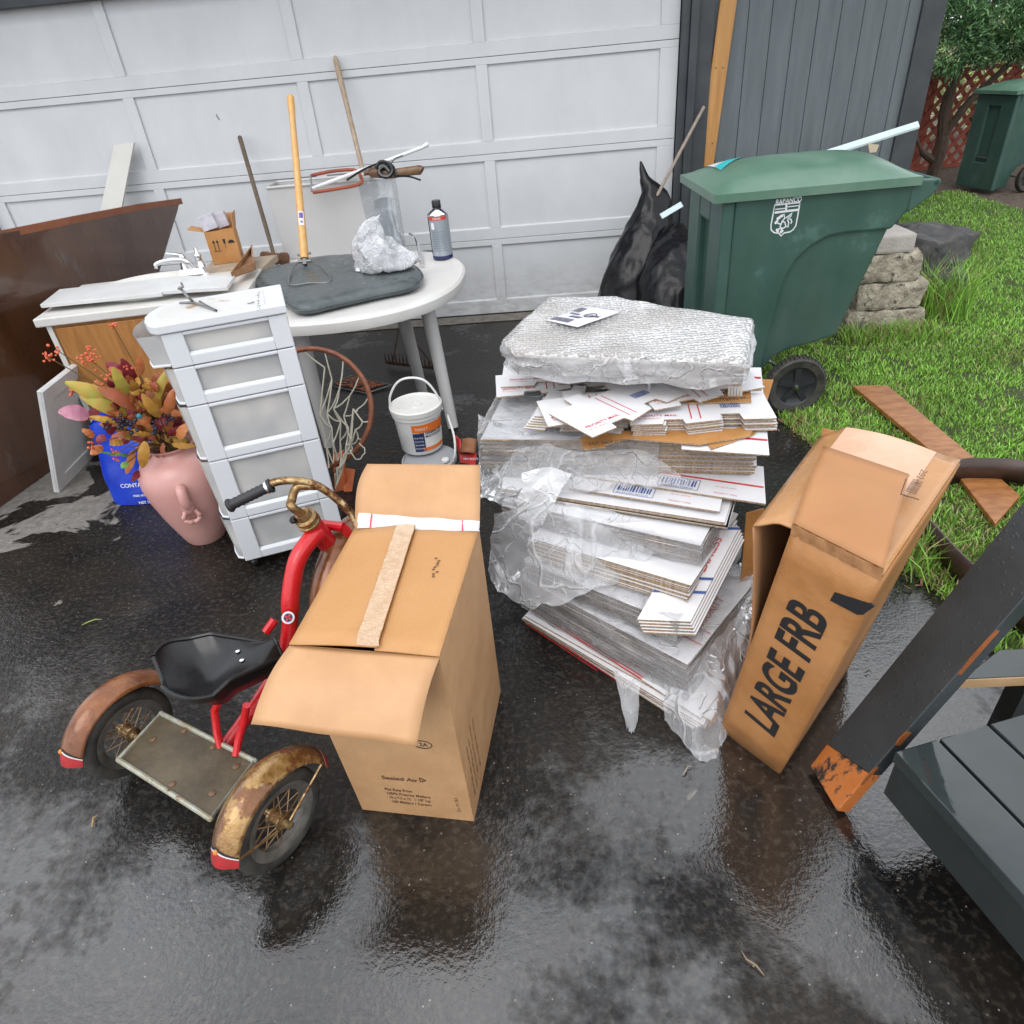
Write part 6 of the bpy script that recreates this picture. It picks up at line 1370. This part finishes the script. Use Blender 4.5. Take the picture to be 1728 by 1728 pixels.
# print on the front
fx=(a1-a0).normalized(); fz=((tl+tr_)/2-(a0+a1)/2).normalized(); nF=fx.cross(fz)
o_=PN(645,1314,a0,nF); INKB=mat('brown_black_ink',(.10,.045,.025),rough=.6)
text('Sealed Air',o_,fx,fz,.0135,INKB,t,w=.098,bold=.012,depth=.0008)
p=PN(712,1320,a0,nF); b=MB(); b.slab([p,p+fx*.014+fz*.009,p+fz*.018,p+fz*.014,p+fx*.008+fz*.009,p+fz*.004],nF*.0008); b.slab([p-fx*.005,p-fx*.002,p-fx*.002+fz*.018,p-fx*.005+fz*.018],nF*.0008); b.build('logo_mark',INKB,t)
o_=PN(650,1333,a0,nF)
for k,s_ in enumerate(('Flat Rate Print','USPS Priority Mailers','10 x 9.5 x 12   1 1/8" Lip','100 Mailers / Carton')): text(s_,o_-fz*(.0175*k)+fx*(.003*k),fx,fz,.0105,INKB,t,w=(.075,.118,.112,.108)[k],bold=.01,depth=.0008)
p=PN(713,1256,a0,nF); b=MB(); b.tube([p+fx*.024*math.cos(a)+fz*.014*math.sin(a)+nF*.001 for a in [2*math.pi*k/30 for k in range(31)]],.0011,5,caps=False); b.build('ring_mark',INK,t)
text('2A',p-fx*.009-fz*.007,fx,fz,.013,INK,t,w=.022,bold=.01,depth=.0008)
# print on the right side
rx=(a2-a1).normalized(); rz=((br2+tr_)/2-(a1+a2)/2).normalized(); nR=rx.cross(rz)
for k,(u,z_,s_,h) in enumerate(((.05,.05,'RECYCLES  box certificate',.010),(.075,.05,'burst test 200 lbs per sq in',.009),(.10,.07,'size limit 75 inches',.009),(.13,.06,'gross weight limit 65 lbs',.009))):
    text(s_,a1+rx*u+rz*z_,rz,-rx,h,INKB,t,w=.19,depth=.0008)
text('32 x 19 / 20.5',PN(778,1370,a0,nF),fz,-fx,.009,INKB,t,w=.06,depth=.0008)

# ================================================================ TALL BOX WITH BLACK LETTERING
B1=G(1216,1230,0.0); B2=G(1315,1305,0.0); T1=G(1336,897,.765); T2=PN(1489,976,B1,(B2-B1).cross(G(1336,897,.765)-B1)); T3=G(1619,782,.775); T4=G(1388,722,.775); TL_=G(1274,872,.775)
dv=(T3-T2); dv.z=0; print('FRB',B1,B2,T1,T2,T3,T4,TL_)
B3=V(T3.x-.09,T3.y+.06,0); B4=B1+(B3-B2); B3=B2+(T3-T2)*.93; B3.z=0; B4=B1+(T3-T2)*.93; B4.z=0
KO=mat('kraft_worn',(.33,.14,.040),(.44,.21,.075),sc=4,rough=.50,r2=.66,bump=.3,bs=70,c3=(.30,.12,.035),sc3=7,t3=.64)
corrugate(KO,(0,0,1),50,.014)
t=thing('tall_box','tall worn cardboard box with large black letters standing upright','box',(B1+B2+B3+B4)/4)
b=MB(); w=.005
def sh(P_,m_=0): n_=(P_[1]-P_[0]).cross(P_[-1]-P_[0]).normalized(); b.slab(P_,n_*-w,m_)
def bl3(A,B,C_,D_,f,nu=10,nv_=10,mi=0): b.grid(nu,nv_,lambda i,j:(A*(1-i)+B*i)*(1-j)+(D_*(1-i)+C_*i)*j+f(i,j),mi)
bl3(B1,B2,T2,T1,lambda i,j:V(0,0,0)); nf=(B2-B1).cross(T1-B1).normalized()
bl3(B2,B3,T3,T2,lambda i,j:V(0,0,0)); bl3(B3,B4,T4,T3,lambda i,j:V(0,0,0))
b.build('walls',KO,t,solid=.005)
# left wall, torn and bulging outward at the top
b=MB(); LT=[TL_,T4]; b.grid(10,14,lambda i,j:(B4*(1-j)+(T4+V(0,0,-.04))*j)*(1-i)+((B1*(1-j)+T1*j)+(TL_-T1+V(0,0,-.03))*max(0,(j-.45)/.55)**1.3)*i); b.build('side_wall',mat('kraft_shadow',(.30,.14,.06),(.38,.19,.085),sc=6,rough=.7),t,solid=.005)
b=MB(); bl3(TL_,T1+V(-.0,.0,0),T1+(T2-T1)*.02,TL_,lambda i,j:V(0,0,0),2,2)
# top: large outer flap curling over the left edge with wet sheen
b=MB()
def tpf(i,j):
    fr_=(TL_*(1-i/.3)+T1*(i/.3)) if i<.3 else (T1*(1-(i-.3)/.7)+T2*((i-.3)/.7))
    p=fr_*(1-j)+(T4*(1-i)+T3*i)*j
    # front edge follows the curl
    return p+V(0,0,.008+.016*math.sin(math.pi*min(1,i*1.1))*min(1,j*4)-.035*max(0,.18-i)/.18)
b.grid(20,14,tpf); b.build('top_flap',mat('kraft_wet',(.40,.19,.065),(.50,.26,.11),sc=4,rough=.16,r2=.35,bump=.25,bs=14,lo=.3),t,solid=.005)
b=MB(); b.grid(14,8,lambda i,j:tpf(.18+.66*i,.55+.44*j)+V(0,0,.0045)); b.build('pale_patch',mat('kraft_pale_smooth',(.62,.37,.24),(.66,.43,.30),sc=9,rough=.22,bump=.4,bs=40),t)  # patch over the back of the top flap, paler and smoother
# front flap folded back up over the top
F3,F4=D(1527,818,2.0),D(1388,768,2.0)
F3=G(1530,815,.80);F4=G(1386,766,.80)
b=MB()
b.grid(12,12,lambda i,j:(T1*(1-i)+T2*.985*i+T1*.015*i)*(1-j)+(F4*(1-i)+F3*i)*j+V(0,0,.022+.016*math.sin(math.pi*min(1,j*1.2)))); b.build('front_flap',mat('kraft_flap',(.36,.16,.058),(.42,.20,.078),sc=3,rough=.42,r2=.6,bump=.15,bs=50),t,solid=.005)
# crushed crease under the fold
b=MB(); b.grid(24,3,lambda i,j:(T1*(1-i)+T2*i)+nf*(.004+.004*noise.noise(V(i*18,j,0)))+V(0,0,.024-.028*j)); b.build('crease',mat('kraft_crushed',(.26,.12,.045),(.42,.21,.09),sc=30,rough=.7),t)
# lettering
oA,oB,oC=PN(1306,1242,B1,nf),PN(1399,1043,B1,nf),PN(1256,1207,B1,nf)
Xl=(oB-oA); Hl=(oC-oA); Hn=(Hl-Xl*(Hl.dot(Xl)/Xl.length_squared)); 
text('LARGE FRB',oA,Xl,Hn,Hn.length,INK,t,w=Xl.length,bold=.028,depth=.004)
b=MB(); q1_,q2_,q3_,q4_=[PN(*p_,B1,nf) for p_ in ((1405,1005),(1440,997),(1447,1035),(1418,1020))]
q=[PN(*p_,B1,nf) for p_ in ((1402,1012),(1410,998),(1472,1018),(1480,1010),(1483,1000),(1478,1022),(1458,1036),(1448,1036))]
b.slab([q[0],q[7],q[6],q[5],q[2],q[1]],nf*.004); b.build('black_tape',mat('black_tape',(.02,.02,.022),rough=.35),t)
tn=V(0,0,.0075); SX=(tpf(.8,.7)-tpf(.2,.7)).normalized(); SY=(tpf(.5,.95)-tpf(.5,.6)).normalized(); 
def tq(i,j): return tpf(i,j)+tn
b=MB(); pA=G(1541,808,.812); barcode(b,pA,-SY,SX,.06,.022,5); b.build('barcode',INKB,t)
for k,(x,y,s_,h) in enumerate(((1555,792,'202-4',.014),(1528,800,'ZONE 7 20416',.010),(1505,800,'Ship to priority',.008),(1490,790,'postal service',.008))): text(s_,G(x,y,.813),-SY,SX,h,INKB,t,w=.07,depth=.001)
b=MB(); pA=G(1522,840,.83); b.tube([G(1529,808,.84),G(1520,834,.845),G(1551,843,.845)],.0012,5); b.build('corner_mark',INKB,t)

# ================================================================ LOOSE TIMBER, RING AND GREY BENCH AT THE RIGHT
WET=mat('wet_timber',(.24,.085,.024),(.38,.165,.055),sc=5,rough=.34,bump=.4,bs=40,stretch=(2,5,5),c3=(.12,.05,.022),sc3=9,t3=.64)
def plank(label,px,z,th,m,name='plank',bev=.003,grp=None):
    P_=[G(x,y,z) for x,y in px]; c=sum(P_,V(0,0,0))/len(P_); b=MB(); b.slab(P_,V(0,0,-th)); o=b.build(name,m,None,(c.x,c.y,0),bevel=bev,recalc=True); return tag(o,label,'plank',grp)
plank('long weathered orange plank lying across the lawn behind the tall box',[(1438,650),(1498,650),(1652,778),(1628,800),(1590,776)],.045,.022,WET)
plank('shorter orange plank end beyond the brown metal band on the lawn',[(1615,800),(1690,808),(1722,836),(1680,884)],.045,.022,WET)
RB=mat('brown_band',(.035,.018,.012),(.06,.032,.022),sc=9,rough=.42,bump=.3,bs=60)
t=thing('barrel_hoop','wide dark brown metal band curving over the grass behind the grey board','metal band',G(1650,900,0))
b=MB(); w_=.115
pts=spline([G(1560,800,.13),G(1618,777,.14),G(1660,773,.14),G(1728,778,.14),G(1800,800,.14),G(1880,880,.14),G(1880,980,.14),G(1800,1030,.14),G(1720,1010,.14),G(1640,950,.14),G(1590,900,.14),G(1556,860,.14),G(1535,825,.14)],8)
vs=[]
for p in pts: vs+=[p,p+V(0,0,-w_)]
b.add(vs,[(2*i,2*i+1,2*i+3,2*i+2) for i in range(len(pts)-1)]); b.build('band',RB,t,solid=.008)

GP=mat('grey_deck_paint',(.018,.025,.025),(.028,.037,.037),sc=2.5,rough=.04,r2=.14,bump=.10,bs=14,lo=.42,hi=.58)
GP.node_tree.nodes['Principled BSDF'].inputs['IOR'].default_value=1.62
GPD=mat('charcoal_paint',(.028,.034,.037),(.045,.052,.056),sc=5,rough=.38,bump=.25,bs=40,drops=60,c3=(.36,.105,.03),sc3=5,t3=.735)
ORW=mat('bare_orange_wood',(.40,.115,.022),(.50,.17,.045),sc=7,rough=.45,stretch=(2,2,.6),c3=(.035,.03,.028),sc3=7,t3=.56)
ORW2=mat('bare_orange_end',(.22,.07,.02),(.34,.11,.03),sc=7,rough=.45)
S0=G(1366,1291,.02); S1=G(1411,1370,.02); E0=D(1728,846,1.48)
run=(E0-S0); wv=(S1-S0); wv=wv-run*(wv.dot(run)/run.length_squared); wv=wv.normalized()*.14; nrm=run.cross(wv).normalized(); nrm=nrm if nrm.dot(CAM-S0)>0 else -nrm
t=thing('leaning_board','charcoal painted board with bare orange end leaning beside the grey bench','board',(S0.x,S0.y,0))
rl=run.normalized()
def LB(s_,w__,n_): return S0+rl*s_+wv*w__+nrm*n_
Lb=1.35
b=MB(); b.slab([LB(.085,0,0),LB(.14,1,0),LB(Lb,1,0),LB(Lb,0,0)],-nrm*.038); b.build('board',GPD,t,bevel=.003,recalc=True)
b=MB(); b.slab([LB(.0,.02,0),LB(-.004,1,0),LB(.139,1,0),LB(.084,0,0)],-nrm*.038); b.build('bare_end',ORW,t,bevel=.003,recalc=True)
b=MB(); rr=random.Random(4); s_=.10
while s_<Lb-.1:
    l_=rr.uniform(.04,.16); e=rr.uniform(.004,.02); b=MB(); b.slab([LB(s_,1.003,.0008),LB(s_+l_,1.003,.0008),LB(s_+l_*.8,1-e*2,.0008),LB(s_+l_*.35,1-e*3,.0008)],-nrm*rr.uniform(.006,.016)); b.build('worn_edge',ORW2,t); s_+=l_+rr.uniform(.05,.22)
# bench / low deck
zb=.30
k0,k1,k2=G(1510,1268,zb),G(1728,1510,zb),G(1728,1205,zb)
da=(k1-k0).normalized(); db=(k2-k0); db=db-da*db.dot(da); bw=.0; dbn=db.normalized()
bench=thing('grey_bench','grey painted slatted bench wet with rain at the lower right','bench',k0+V(.3,-.3,-zb))
BL=1.5; 
def sl(i,j,z): return k0+da*i+dbn*j+V(0,0,z-zb)
e1=(G(1580,1243,zb)-k0).dot(dbn); e2=(G(1668,1222,zb)-k0).dot(dbn); print('bench widths',e1,e2,db.length)
wds=[0,e1,e2,e2+(e2-e1)*1.0,e2+(e2-e1)*2.0]
for i in range(4):
    j0,j1=wds[i]+(.004 if i else 0),wds[i+1]-.004; sk=(k2-k0).dot(da)/max(1e-3,(k2-k0).dot(dbn))
    b=MB(); P_=[sl(j0*sk,j0,zb),sl(BL,j0,zb),sl(BL,j1,zb),sl(j1*sk,j1,zb)]; b.slab(P_,V(0,0,-.035)); b.build('slat',GP,bench,bevel=.003,recalc=True)
b=MB(); b.slab([sl(.0,.012,zb-.036),sl(BL,.012,zb-.036),sl(BL,.012,zb-.165),sl(.0,.012,zb-.165)],dbn*.035); b.build('apron',mat('grey_side_paint',(.014,.019,.019),(.021,.027,.027),sc=5,rough=.3,bump=.2,bs=30),bench,bevel=.003,recalc=True)
b=MB()
for i in (1,2,3): b.slab([sl(.10,wds[i]-.008,zb-.032),sl(BL,wds[i]-.008,zb-.032),sl(BL,wds[i]+.008,zb-.032),sl(.10,wds[i]+.008,zb-.032)],V(0,0,-.01))
b.build('bare_gap',mat('gap_brown',(.10,.04,.02),(.04,.02,.015),sc=12,rough=.8),bench)
for u_ in (.28,1.25):
    for v_ in (.30,wds[4]-.1):
        b=MB(); c=sl(u_,v_,0)+V(0,0,.0); b.box(V(c.x,c.y,.13),(.05,.05,.262)); b.build('leg',GP,bench)
# second grey plank beyond
zq=.30; A_,B_,C_=G(1622,1146,zq),G(1728,1062,zq),G(1728,1140,zq)
t=thing('grey_plank','wet grey painted plank with raw brown edge beyond the bench','plank',(A_.x+.2,A_.y,0))
dA=(G(1728,1141,zq)-A_).normalized(); dB=(B_-A_).normalized()
b=MB(); b.slab([A_,A_+dA*1.3,A_+dA*1.3+dB*.14*1.2,A_+dB*.17],V(0,0,-.035)); b.build('plank',GP,t,bevel=.003,recalc=True)
b=MB(); b.slab([A_+V(0,-.001,-.001),A_+dA*1.3+V(0,-.001,-.001),A_+dA*1.3+V(0,-.001,-.030),A_+V(0,-.001,-.030)],V(0,-.003,0)); b.build('raw_edge',mat('raw_edge',(.38,.24,.12),(.46,.30,.16),sc=14,rough=.6),t)
for s_ in (.15,1.1): 
    b=MB(); c=A_+dA*s_+dB*.08; b.box(V(c.x,c.y,.132),(.06,.06,.264)); b.build('block',GP,t)

# ================================================================ OLD RED TRICYCLE
fw=V(.517,.856,0).normalized(); sdx=V(fw.y,-fw.x,0)   # forward, right
cR=G(440,1490,0); cL=G(193,1330,0); mid=(cR+cL)/2; 
def TP_(f,s_,z): return V(mid.x,mid.y,0)+fw*f+sdx*s_+V(0,0,z)
trk=thing('tricycle','old rusty red tricycle with black seat and curled handlebar','tricycle',V(mid.x,mid.y,0)+fw*.35)
axd=(cR-cL); axd.z=0; half=axd.length/2; axd.normalize(); hub=.135
CREAM=mat('rim_metal',(.13,.12,.10),(.26,.245,.22),sc=20,rough=.4,metal=.6)
FENR=mat('fender_gold',(.26,.13,.035),(.44,.27,.095),sc=26,rough=.30,r2=.5,metal=.55,coat=.7,bump=.5,bs=110,c3=(.17,.065,.018),sc3=16,t3=.49)
FENL=mat('fender_brown',(.11,.032,.010),(.26,.095,.030),sc=12,rough=.25,r2=.4,metal=.3,coat=.4,bump=.35,bs=70,c3=(.42,.25,.15),sc3=12,t3=.66)
def wheel(c,ax,rad,tyre,hubr=.016,name='wheel',parent=trk,nsp=10,fatr=None):
    ax=ax.normalized(); f_=(fw-ax*fw.dot(ax)).normalized(); u_=ax.cross(f_); u_=u_ if u_.z>0 else -u_
    b=MB(); ri=rad-tyre; 
    b.lathe([(ri,-.014),(ri+.006,-.019),(rad-.012,-.020),(rad-.003,-.013),(rad,-.004),(rad,.004),(rad-.003,.013),(rad-.012,.020),(ri+.006,.019),(ri,.014),(ri-.002,0),(ri,-.014)],c,ax,56)
    ty_=b.build('wheel',RUBBER,parent,ang=50)
    b=MB(); b.lathe([(ri+.004,-.0175),(ri-.006,-.0165),(ri-.020,-.010),(ri-.022,0),(ri-.020,.010),(ri-.006,.0165),(ri+.004,.0175)],c,ax,56); b.build('rim',CREAM,ty_)
    b=MB()
    for k in range(nsp):
        a_=2*math.pi*k/nsp; s1=(-1)**k
        b.tube([c+ax*s1*.018+(f_*math.cos(a_+.25)+u_*math.sin(a_+.25))*hubr,c+(f_*math.cos(a_)+u_*math.sin(a_))*(ri-.018)],.0016,5)
        b.tube([c-ax*s1*.018+(f_*math.cos(a_-.25)+u_*math.sin(a_-.25))*hubr,c+(f_*math.cos(a_+.1)+u_*math.sin(a_+.1))*(ri-.018)],.0016,5)
    b.build('spokes',mat('spoke_rust',(.33,.22,.12),(.22,.12,.06),sc=30,rough=.4,metal=.6),ty_)
    b=MB(); b.lathe([(0,-.03),(.010,-.03),(.012,-.028),(.012,-.022),(hubr+.006,-.02),(hubr+.006,-.015),(hubr,-.012),(hubr,.012),(hubr+.006,.015),(hubr+.006,.02),(.012,.022),(.010,.045),(.0,.047)],c,ax,20); b.build('hub',RUST,ty_)
    return ty_,f_,u_
def fender(c,ax,f_,u_,r,w__,a0,a1,m_,tips=True,outer=1):
    b=MB(); n=40
    def pt(a_,s_,k=1.0):
        cr=math.cos(s_*math.pi/2*.95); return c+(f_*math.cos(a_)+u_*math.sin(a_))*(r+.030*cr*k-.004)+ax*(s_*w__)
    b.grid(n,12,lambda i,j:pt(a0+(a1-a0)*i,2*j-1)); fe=b.build('mudguard',m_,trk,ang=70,solid=.002)
    for (x0,x1,ds) in ((a0,a0+.22,1),(a1-.16,a1,-1)):
        tipm=mat('tip_red',(.42,.022,.025),(.30,.02,.02),sc=30,rough=.35,c3=(.15,.05,.02),sc3=30,t3=.63)
        e=lambda v:v*.22*(1-abs(0))
        b=MB(); 
        def tip(i,j,lo=0,hi=1,e_=.0016):
            s_=2*j-1; depth=(.16+.10*(1-abs(s_))*1.0); aa=(x0 if ds>0 else x1); t_=(lo+(hi-lo)*i)*depth; 
            p=pt(aa+ds*t_,s_); return p+(p-c).normalized()*e_
        b.grid(10,14,lambda i,j:tip(i,j,-.01,.82)); b.build('red_tip',tipm,fe)
        b=MB(); b.grid(2,14,lambda i,j:tip(i,j,.82,.92)); b.build('white_line',mat('line_white',(.62,.6,.58),rough=.4),fe)
        b=MB(); b.grid(2,14,lambda i,j:tip(i,j,.92,1.08)); b.build('black_line',INK,fe)
    return fe,pt
yw=R(0)
# rear wheels
cenR=V(cR.x,cR.y,hub)+fw*.105; cenL=V(cL.x,cL.y,hub)+fw*.105
for cc_,sg_,fm in ((cenR,1,FENR),(cenL,-1,FENL)):
    ax=axd*1.0
    ty_,f_,u_=wheel(cc_,ax*sg_,hub,.036)
    fe,pt=fender(cc_+V(0,0,.004),ax,f_,u_,hub+.022,.046,R(12),R(162),fm)
    b=MB()
    for a_ in (R(28),R(158)): b.tube([cc_+ax*sg_*.034,pt(a_-.05,sg_*.9)],.0035,6)
    b.tube([cc_+ax*sg_*.034,cc_+ax*sg_*.034+(f_*math.cos(R(200))+u_*math.sin(R(200)))*.0],.003,5); b.build('stay',RUST,trk)
    b=MB(); b.ball(pt(R(150),-.2 if sg_<0 else .0)+V(0,0,.001),.007,10,sq=(1,1,1)); b.build('rivet',mat('rivet_orange',(.6,.22,.03),rough=.5),fe)
# axle and deck
b=MB(); b.tube([cenL,cenR],.008,10); b.build('axle',RUST,trk)
DKm=mat('step_deck',(.055,.038,.020),(.11,.085,.05),sc=7,rough=.5,bump=.5,bs=60,c3=(.17,.15,.10),sc3=5,t3=.60)
DKe=mat('step_edge',(.40,.42,.37),(.30,.26,.16),sc=26,rough=.4,metal=.2,c3=(.20,.11,.04),sc3=30,t3=.6)
zd=.172
dk=[G(200,1282,zd),G(355,1382,zd),G(430,1284,zd),G(272,1204,zd)]
b=MB(); b.slab(dk,V(0,0,-.006)); b.build('step_plate',DKm,trk,recalc=True)
b=MB(); dd=[p+V(0,0,.0) for p in dk]; b.tube(dd+[dd[0]],.0075,8,caps=False)
for i in range(4): b.ball(dd[i],.0078,8)
b.build('step_border',DKe,trk)
b=MB(); fdk=lambda i,j:(dk[0]*(1-i)+dk[1]*i)*(1-j)+(dk[3]*(1-i)+dk[2]*i)*j
for i,j in ((.12,.55),(.55,.12),(.62,.9),(.88,.3),(.9,.8),(.3,.92)): b.ball(fdk(i,j)+V(0,0,.001),.010,10,sq=(1,1,.35))
b.build('rivet',mat('deck_rivet',(.16,.09,.05),rough=.5,metal=.3),trk)
# frame tubes
b=MB()
hd=TP_(.735,-.015,.475); hT=TP_(.690,-.015,.588)
sp_=spline([TP_(.30,0,.165),TP_(.44,0,.235),TP_(.505,0,.33),TP_(.545,0,.43),TP_(.60,0,.515),TP_(.665,0,.548),TP_(.70,0,.548)],8)
b.tube(sp_,[.023]*20+[.026]*20+[.027]*9,16); b.tube([hd,hT],.031,18); b.build('frame_tube',REDP,trk,ang=60)
b=MB()
b.tube([G(372,1262,.165),G(366,1235,.20),G(362,1198,.26),G(372,1180,.31)],.0105,10); b.build('seat_bracket',REDP,trk); b=MB(); b.tube([G(398,1275,.17),G(402,1250,.20),G(412,1216,.26),G(416,1190,.32)],.0105,10); b.build('seat_bracket',REDP,trk); b=MB(); b.tube([TP_(.16,0,.125),TP_(.36,0,.195)],.019,12)
b.build('seat_bracket',REDP,trk); b=MB(); b.tube([TP_(.49,-.035,.36),TP_(.455,-.045,.335)],.013,8); b.build('seat_bracket',REDP,trk)
b=MB(); hax=(hT-hd).normalized(); b.lathe([(.033,0),(.036,.004),(.036,.010),(.030,.012),(.030,.018),(.034,.020),(.034,.028),(.024,.032),(.021,.05),(0,.05)],hT,hax,24); col_=b.build('headset_collar',RUST,trk)
b=MB(); b.tube([hT+hax*.03+sdx*-.02-fw*.012,hT+hax*.03-sdx*.028-fw*.024],.008,8); b.ball(hT+hax*.03-sdx*.02-fw*.028,.011,8); b.build('clamp_bolt',BLKPL,col_)
# badge
bp_=sp_[22]; tcv=(CAM-bp_).normalized(); px_=PN(484,1059,bp_,tcv); bc=bp_+(px_-bp_)*.6+tcv*.0265; 
b=MB(); b.lathe([(0,.002),(.0175,.0015),(.0182,0)],bc,tcv,24); bd=b.build('badge',LOGO,trk)
b=MB(); b.lathe([(0,.0026),(.0125,.0024)],bc,tcv,24); b.build('badge_disc',mat('badge_navy',(.02,.03,.10),rough=.3),bd)
b=MB(); ux_=tcv.cross(V(0,0,1)).normalized(); uy_=ux_.cross(tcv); 
for sg_ in (1,-1): 
    d_=(ux_*sg_+uy_).normalized(); pr_2=d_.cross(tcv)*.0022; b.slab([bc+tcv*.003-d_*.012-pr_2,bc+tcv*.003+d_*.012-pr_2,bc+tcv*.003+d_*.012+pr_2,bc+tcv*.003-d_*.012+pr_2],tcv*.0005)
b.build('badge_cross',REDINK,bd)
# stem and handlebar
b=MB(); top_=D(534,820,1.947)
s0=hT+hax*.04
b.tube(spline([s0,s0+hax*.05-fw*.01,D(492,845,1.95),D(502,822,1.945),top_],8),.0125,14); b.build('stem',RUST,trk)
gL=D(388,853,1.93); gR_=D(604,900,2.0)
hbp=spline([D(388,853,1.93),D(430,832,1.93),D(472,812,1.93),D(532,818,1.945),D(585,858,1.985),D(603,890,2.0),D(606,940,2.03)],10)
b=MB(); b.tube(hbp[2:],.0115,14); b.build('handlebar',RUST,trk)
b=MB(); g0,g1=gL,D(456,820,1.93); ga=(g1-g0); n=18
pts=[g0+ga*(k/n) for k in range(n+1)]; b.tube(pts,[.0165 if k%2 else .0145 for k in range(n+1)],14); b.lathe([(0,-.006),(.018,-.006),(.021,0),(.018,.006),(.0,.006)],g0,ga.normalized(),18); b.lathe([(.016,-.004),(.021,-.002),(.021,.004),(.014,.006)],g1,ga.normalized(),18)
gr=b.build('grip',mat('grip_black',(.018,.018,.02),rough=.5),trk)
b=MB(); b.lathe([(.013,.0),(.0185,0),(.0185,.007),(.013,.007)],g1-ga.normalized()*.012,ga.normalized(),18); b.build('grip_ring',CHROME,gr)
# front fork, wheel and mudguard
fa_=(sdx*.97+fw*.25).normalized()
fc=TP_(.815,-.01,.232)
ty_,f_,u_=wheel(fc,fa_,.228,.042,nsp=12)
b=MB(); 
def ff(a_,s_): return fc+(f_*math.cos(a_)+u_*math.sin(a_))*(.256+.022*math.cos(s_*1.4))+fa_*(s_*.040)
b.grid(30,8,lambda i,j:ff(R(40)+R(150)*i,2*j-1)); b.build('mudguard',FENL,trk,solid=.002,ang=70)
b=MB()
for s_ in (-.052,.052): b.tube(spline([hd+V(0,0,.055)+fw*.028+fa_*s_*.7,hd+V(0,0,.01)+fw*.035+fa_*s_,TP_(.79,0,.34)+fa_*s_*1.1,fc+fa_*s_],6),[.017]*7+[.015]*6+[.011]*6,10,flat=.55)
b.tube([hd+V(0,0,.055)+fw*.028+fa_*-.04,hd+V(0,0,.055)+fw*.028+fa_*.04],.015,10); b.build('fork',REDP,trk)
b=MB()
for s_,dz_ in ((-1,.09),(1,-.09)): b.tube([fc+fa_*.05*s_,fc+fa_*.06*s_+V(0,0,dz_),fc+fa_*.075*s_+V(0,0,dz_)],.006,8); b.box(fc+fa_*.10*s_+V(0,0,dz_),(.05,.06,.02),Matrix.Rotation(R(30),3,'Z'))
b.build('pedals',BLKPL,trk)
# saddle
sc_=V(.545,-3.955,.368); sF=V(.96,.24,.0).normalized(); sF=(fw*.92+sdx*.42).normalized(); sS=V(sF.y,-sF.x,0)
b=MB()
def sad(i,j):
    f=i*2-1; s_=2*j-1              # f: -1 back .. 1 nose
    wv_=.130*(1-.78*max(0,min(1,(f+.35)/1.35))**1.1)*math.sqrt(max(0,1-max(0,(-f-.55)/.45)**2*.75))
    z=.036*s_*s_*(1-max(0,f))+ .075*max(0,-f-.35) - .030*(s_*s_)*max(0,f)*1.5 +.012*f -.018*math.exp(-((f+.25)/.4)**2)*(1-s_*s_)
    return sc_+sF*(.145*f)+sS*(wv_*s_)+V(0,0,z)
b.grid(30,20,sad)
edge=[sad(i/30,0) for i in range(31)]+[sad(1,j/8) for j in range(9)]+[sad(1-i/30,1) for i in range(31)]+[sad(0,1-j/8) for j in range(9)]
n=len(edge); vs=[p for p in edge]+[sc_+(p-sc_)*.97+V(0,0,-.020) for p in edge]+[sc_+(p-sc_)*.62+V(0,0,-.075) for p in edge]+[sc_+(p-sc_)*.3+V(0,0,-.085) for p in edge]
b.add(vs,[(r*n+k,r*n+(k+1)%n,(r+1)*n+(k+1)%n,(r+1)*n+k) for r in range(3) for k in range(n)]); sdl=b.build('saddle',BLKPL,trk,ang=60)
b=MB(); b.tube([p+V(0,0,.001) for p in edge]+[edge[0]],.006,8,caps=False); b.build('saddle_rim',BLKPL,sdl)
b=MB(); 
for s_ in (.40,.60): b.ball(sad(.66,s_ if s_>.5 else .35)+V(0,0,.004),.007,10,sq=(1,1,.5))
b.build('bolt',CHROME,sdl)
print('trike',mid,cenR,cenL,half)
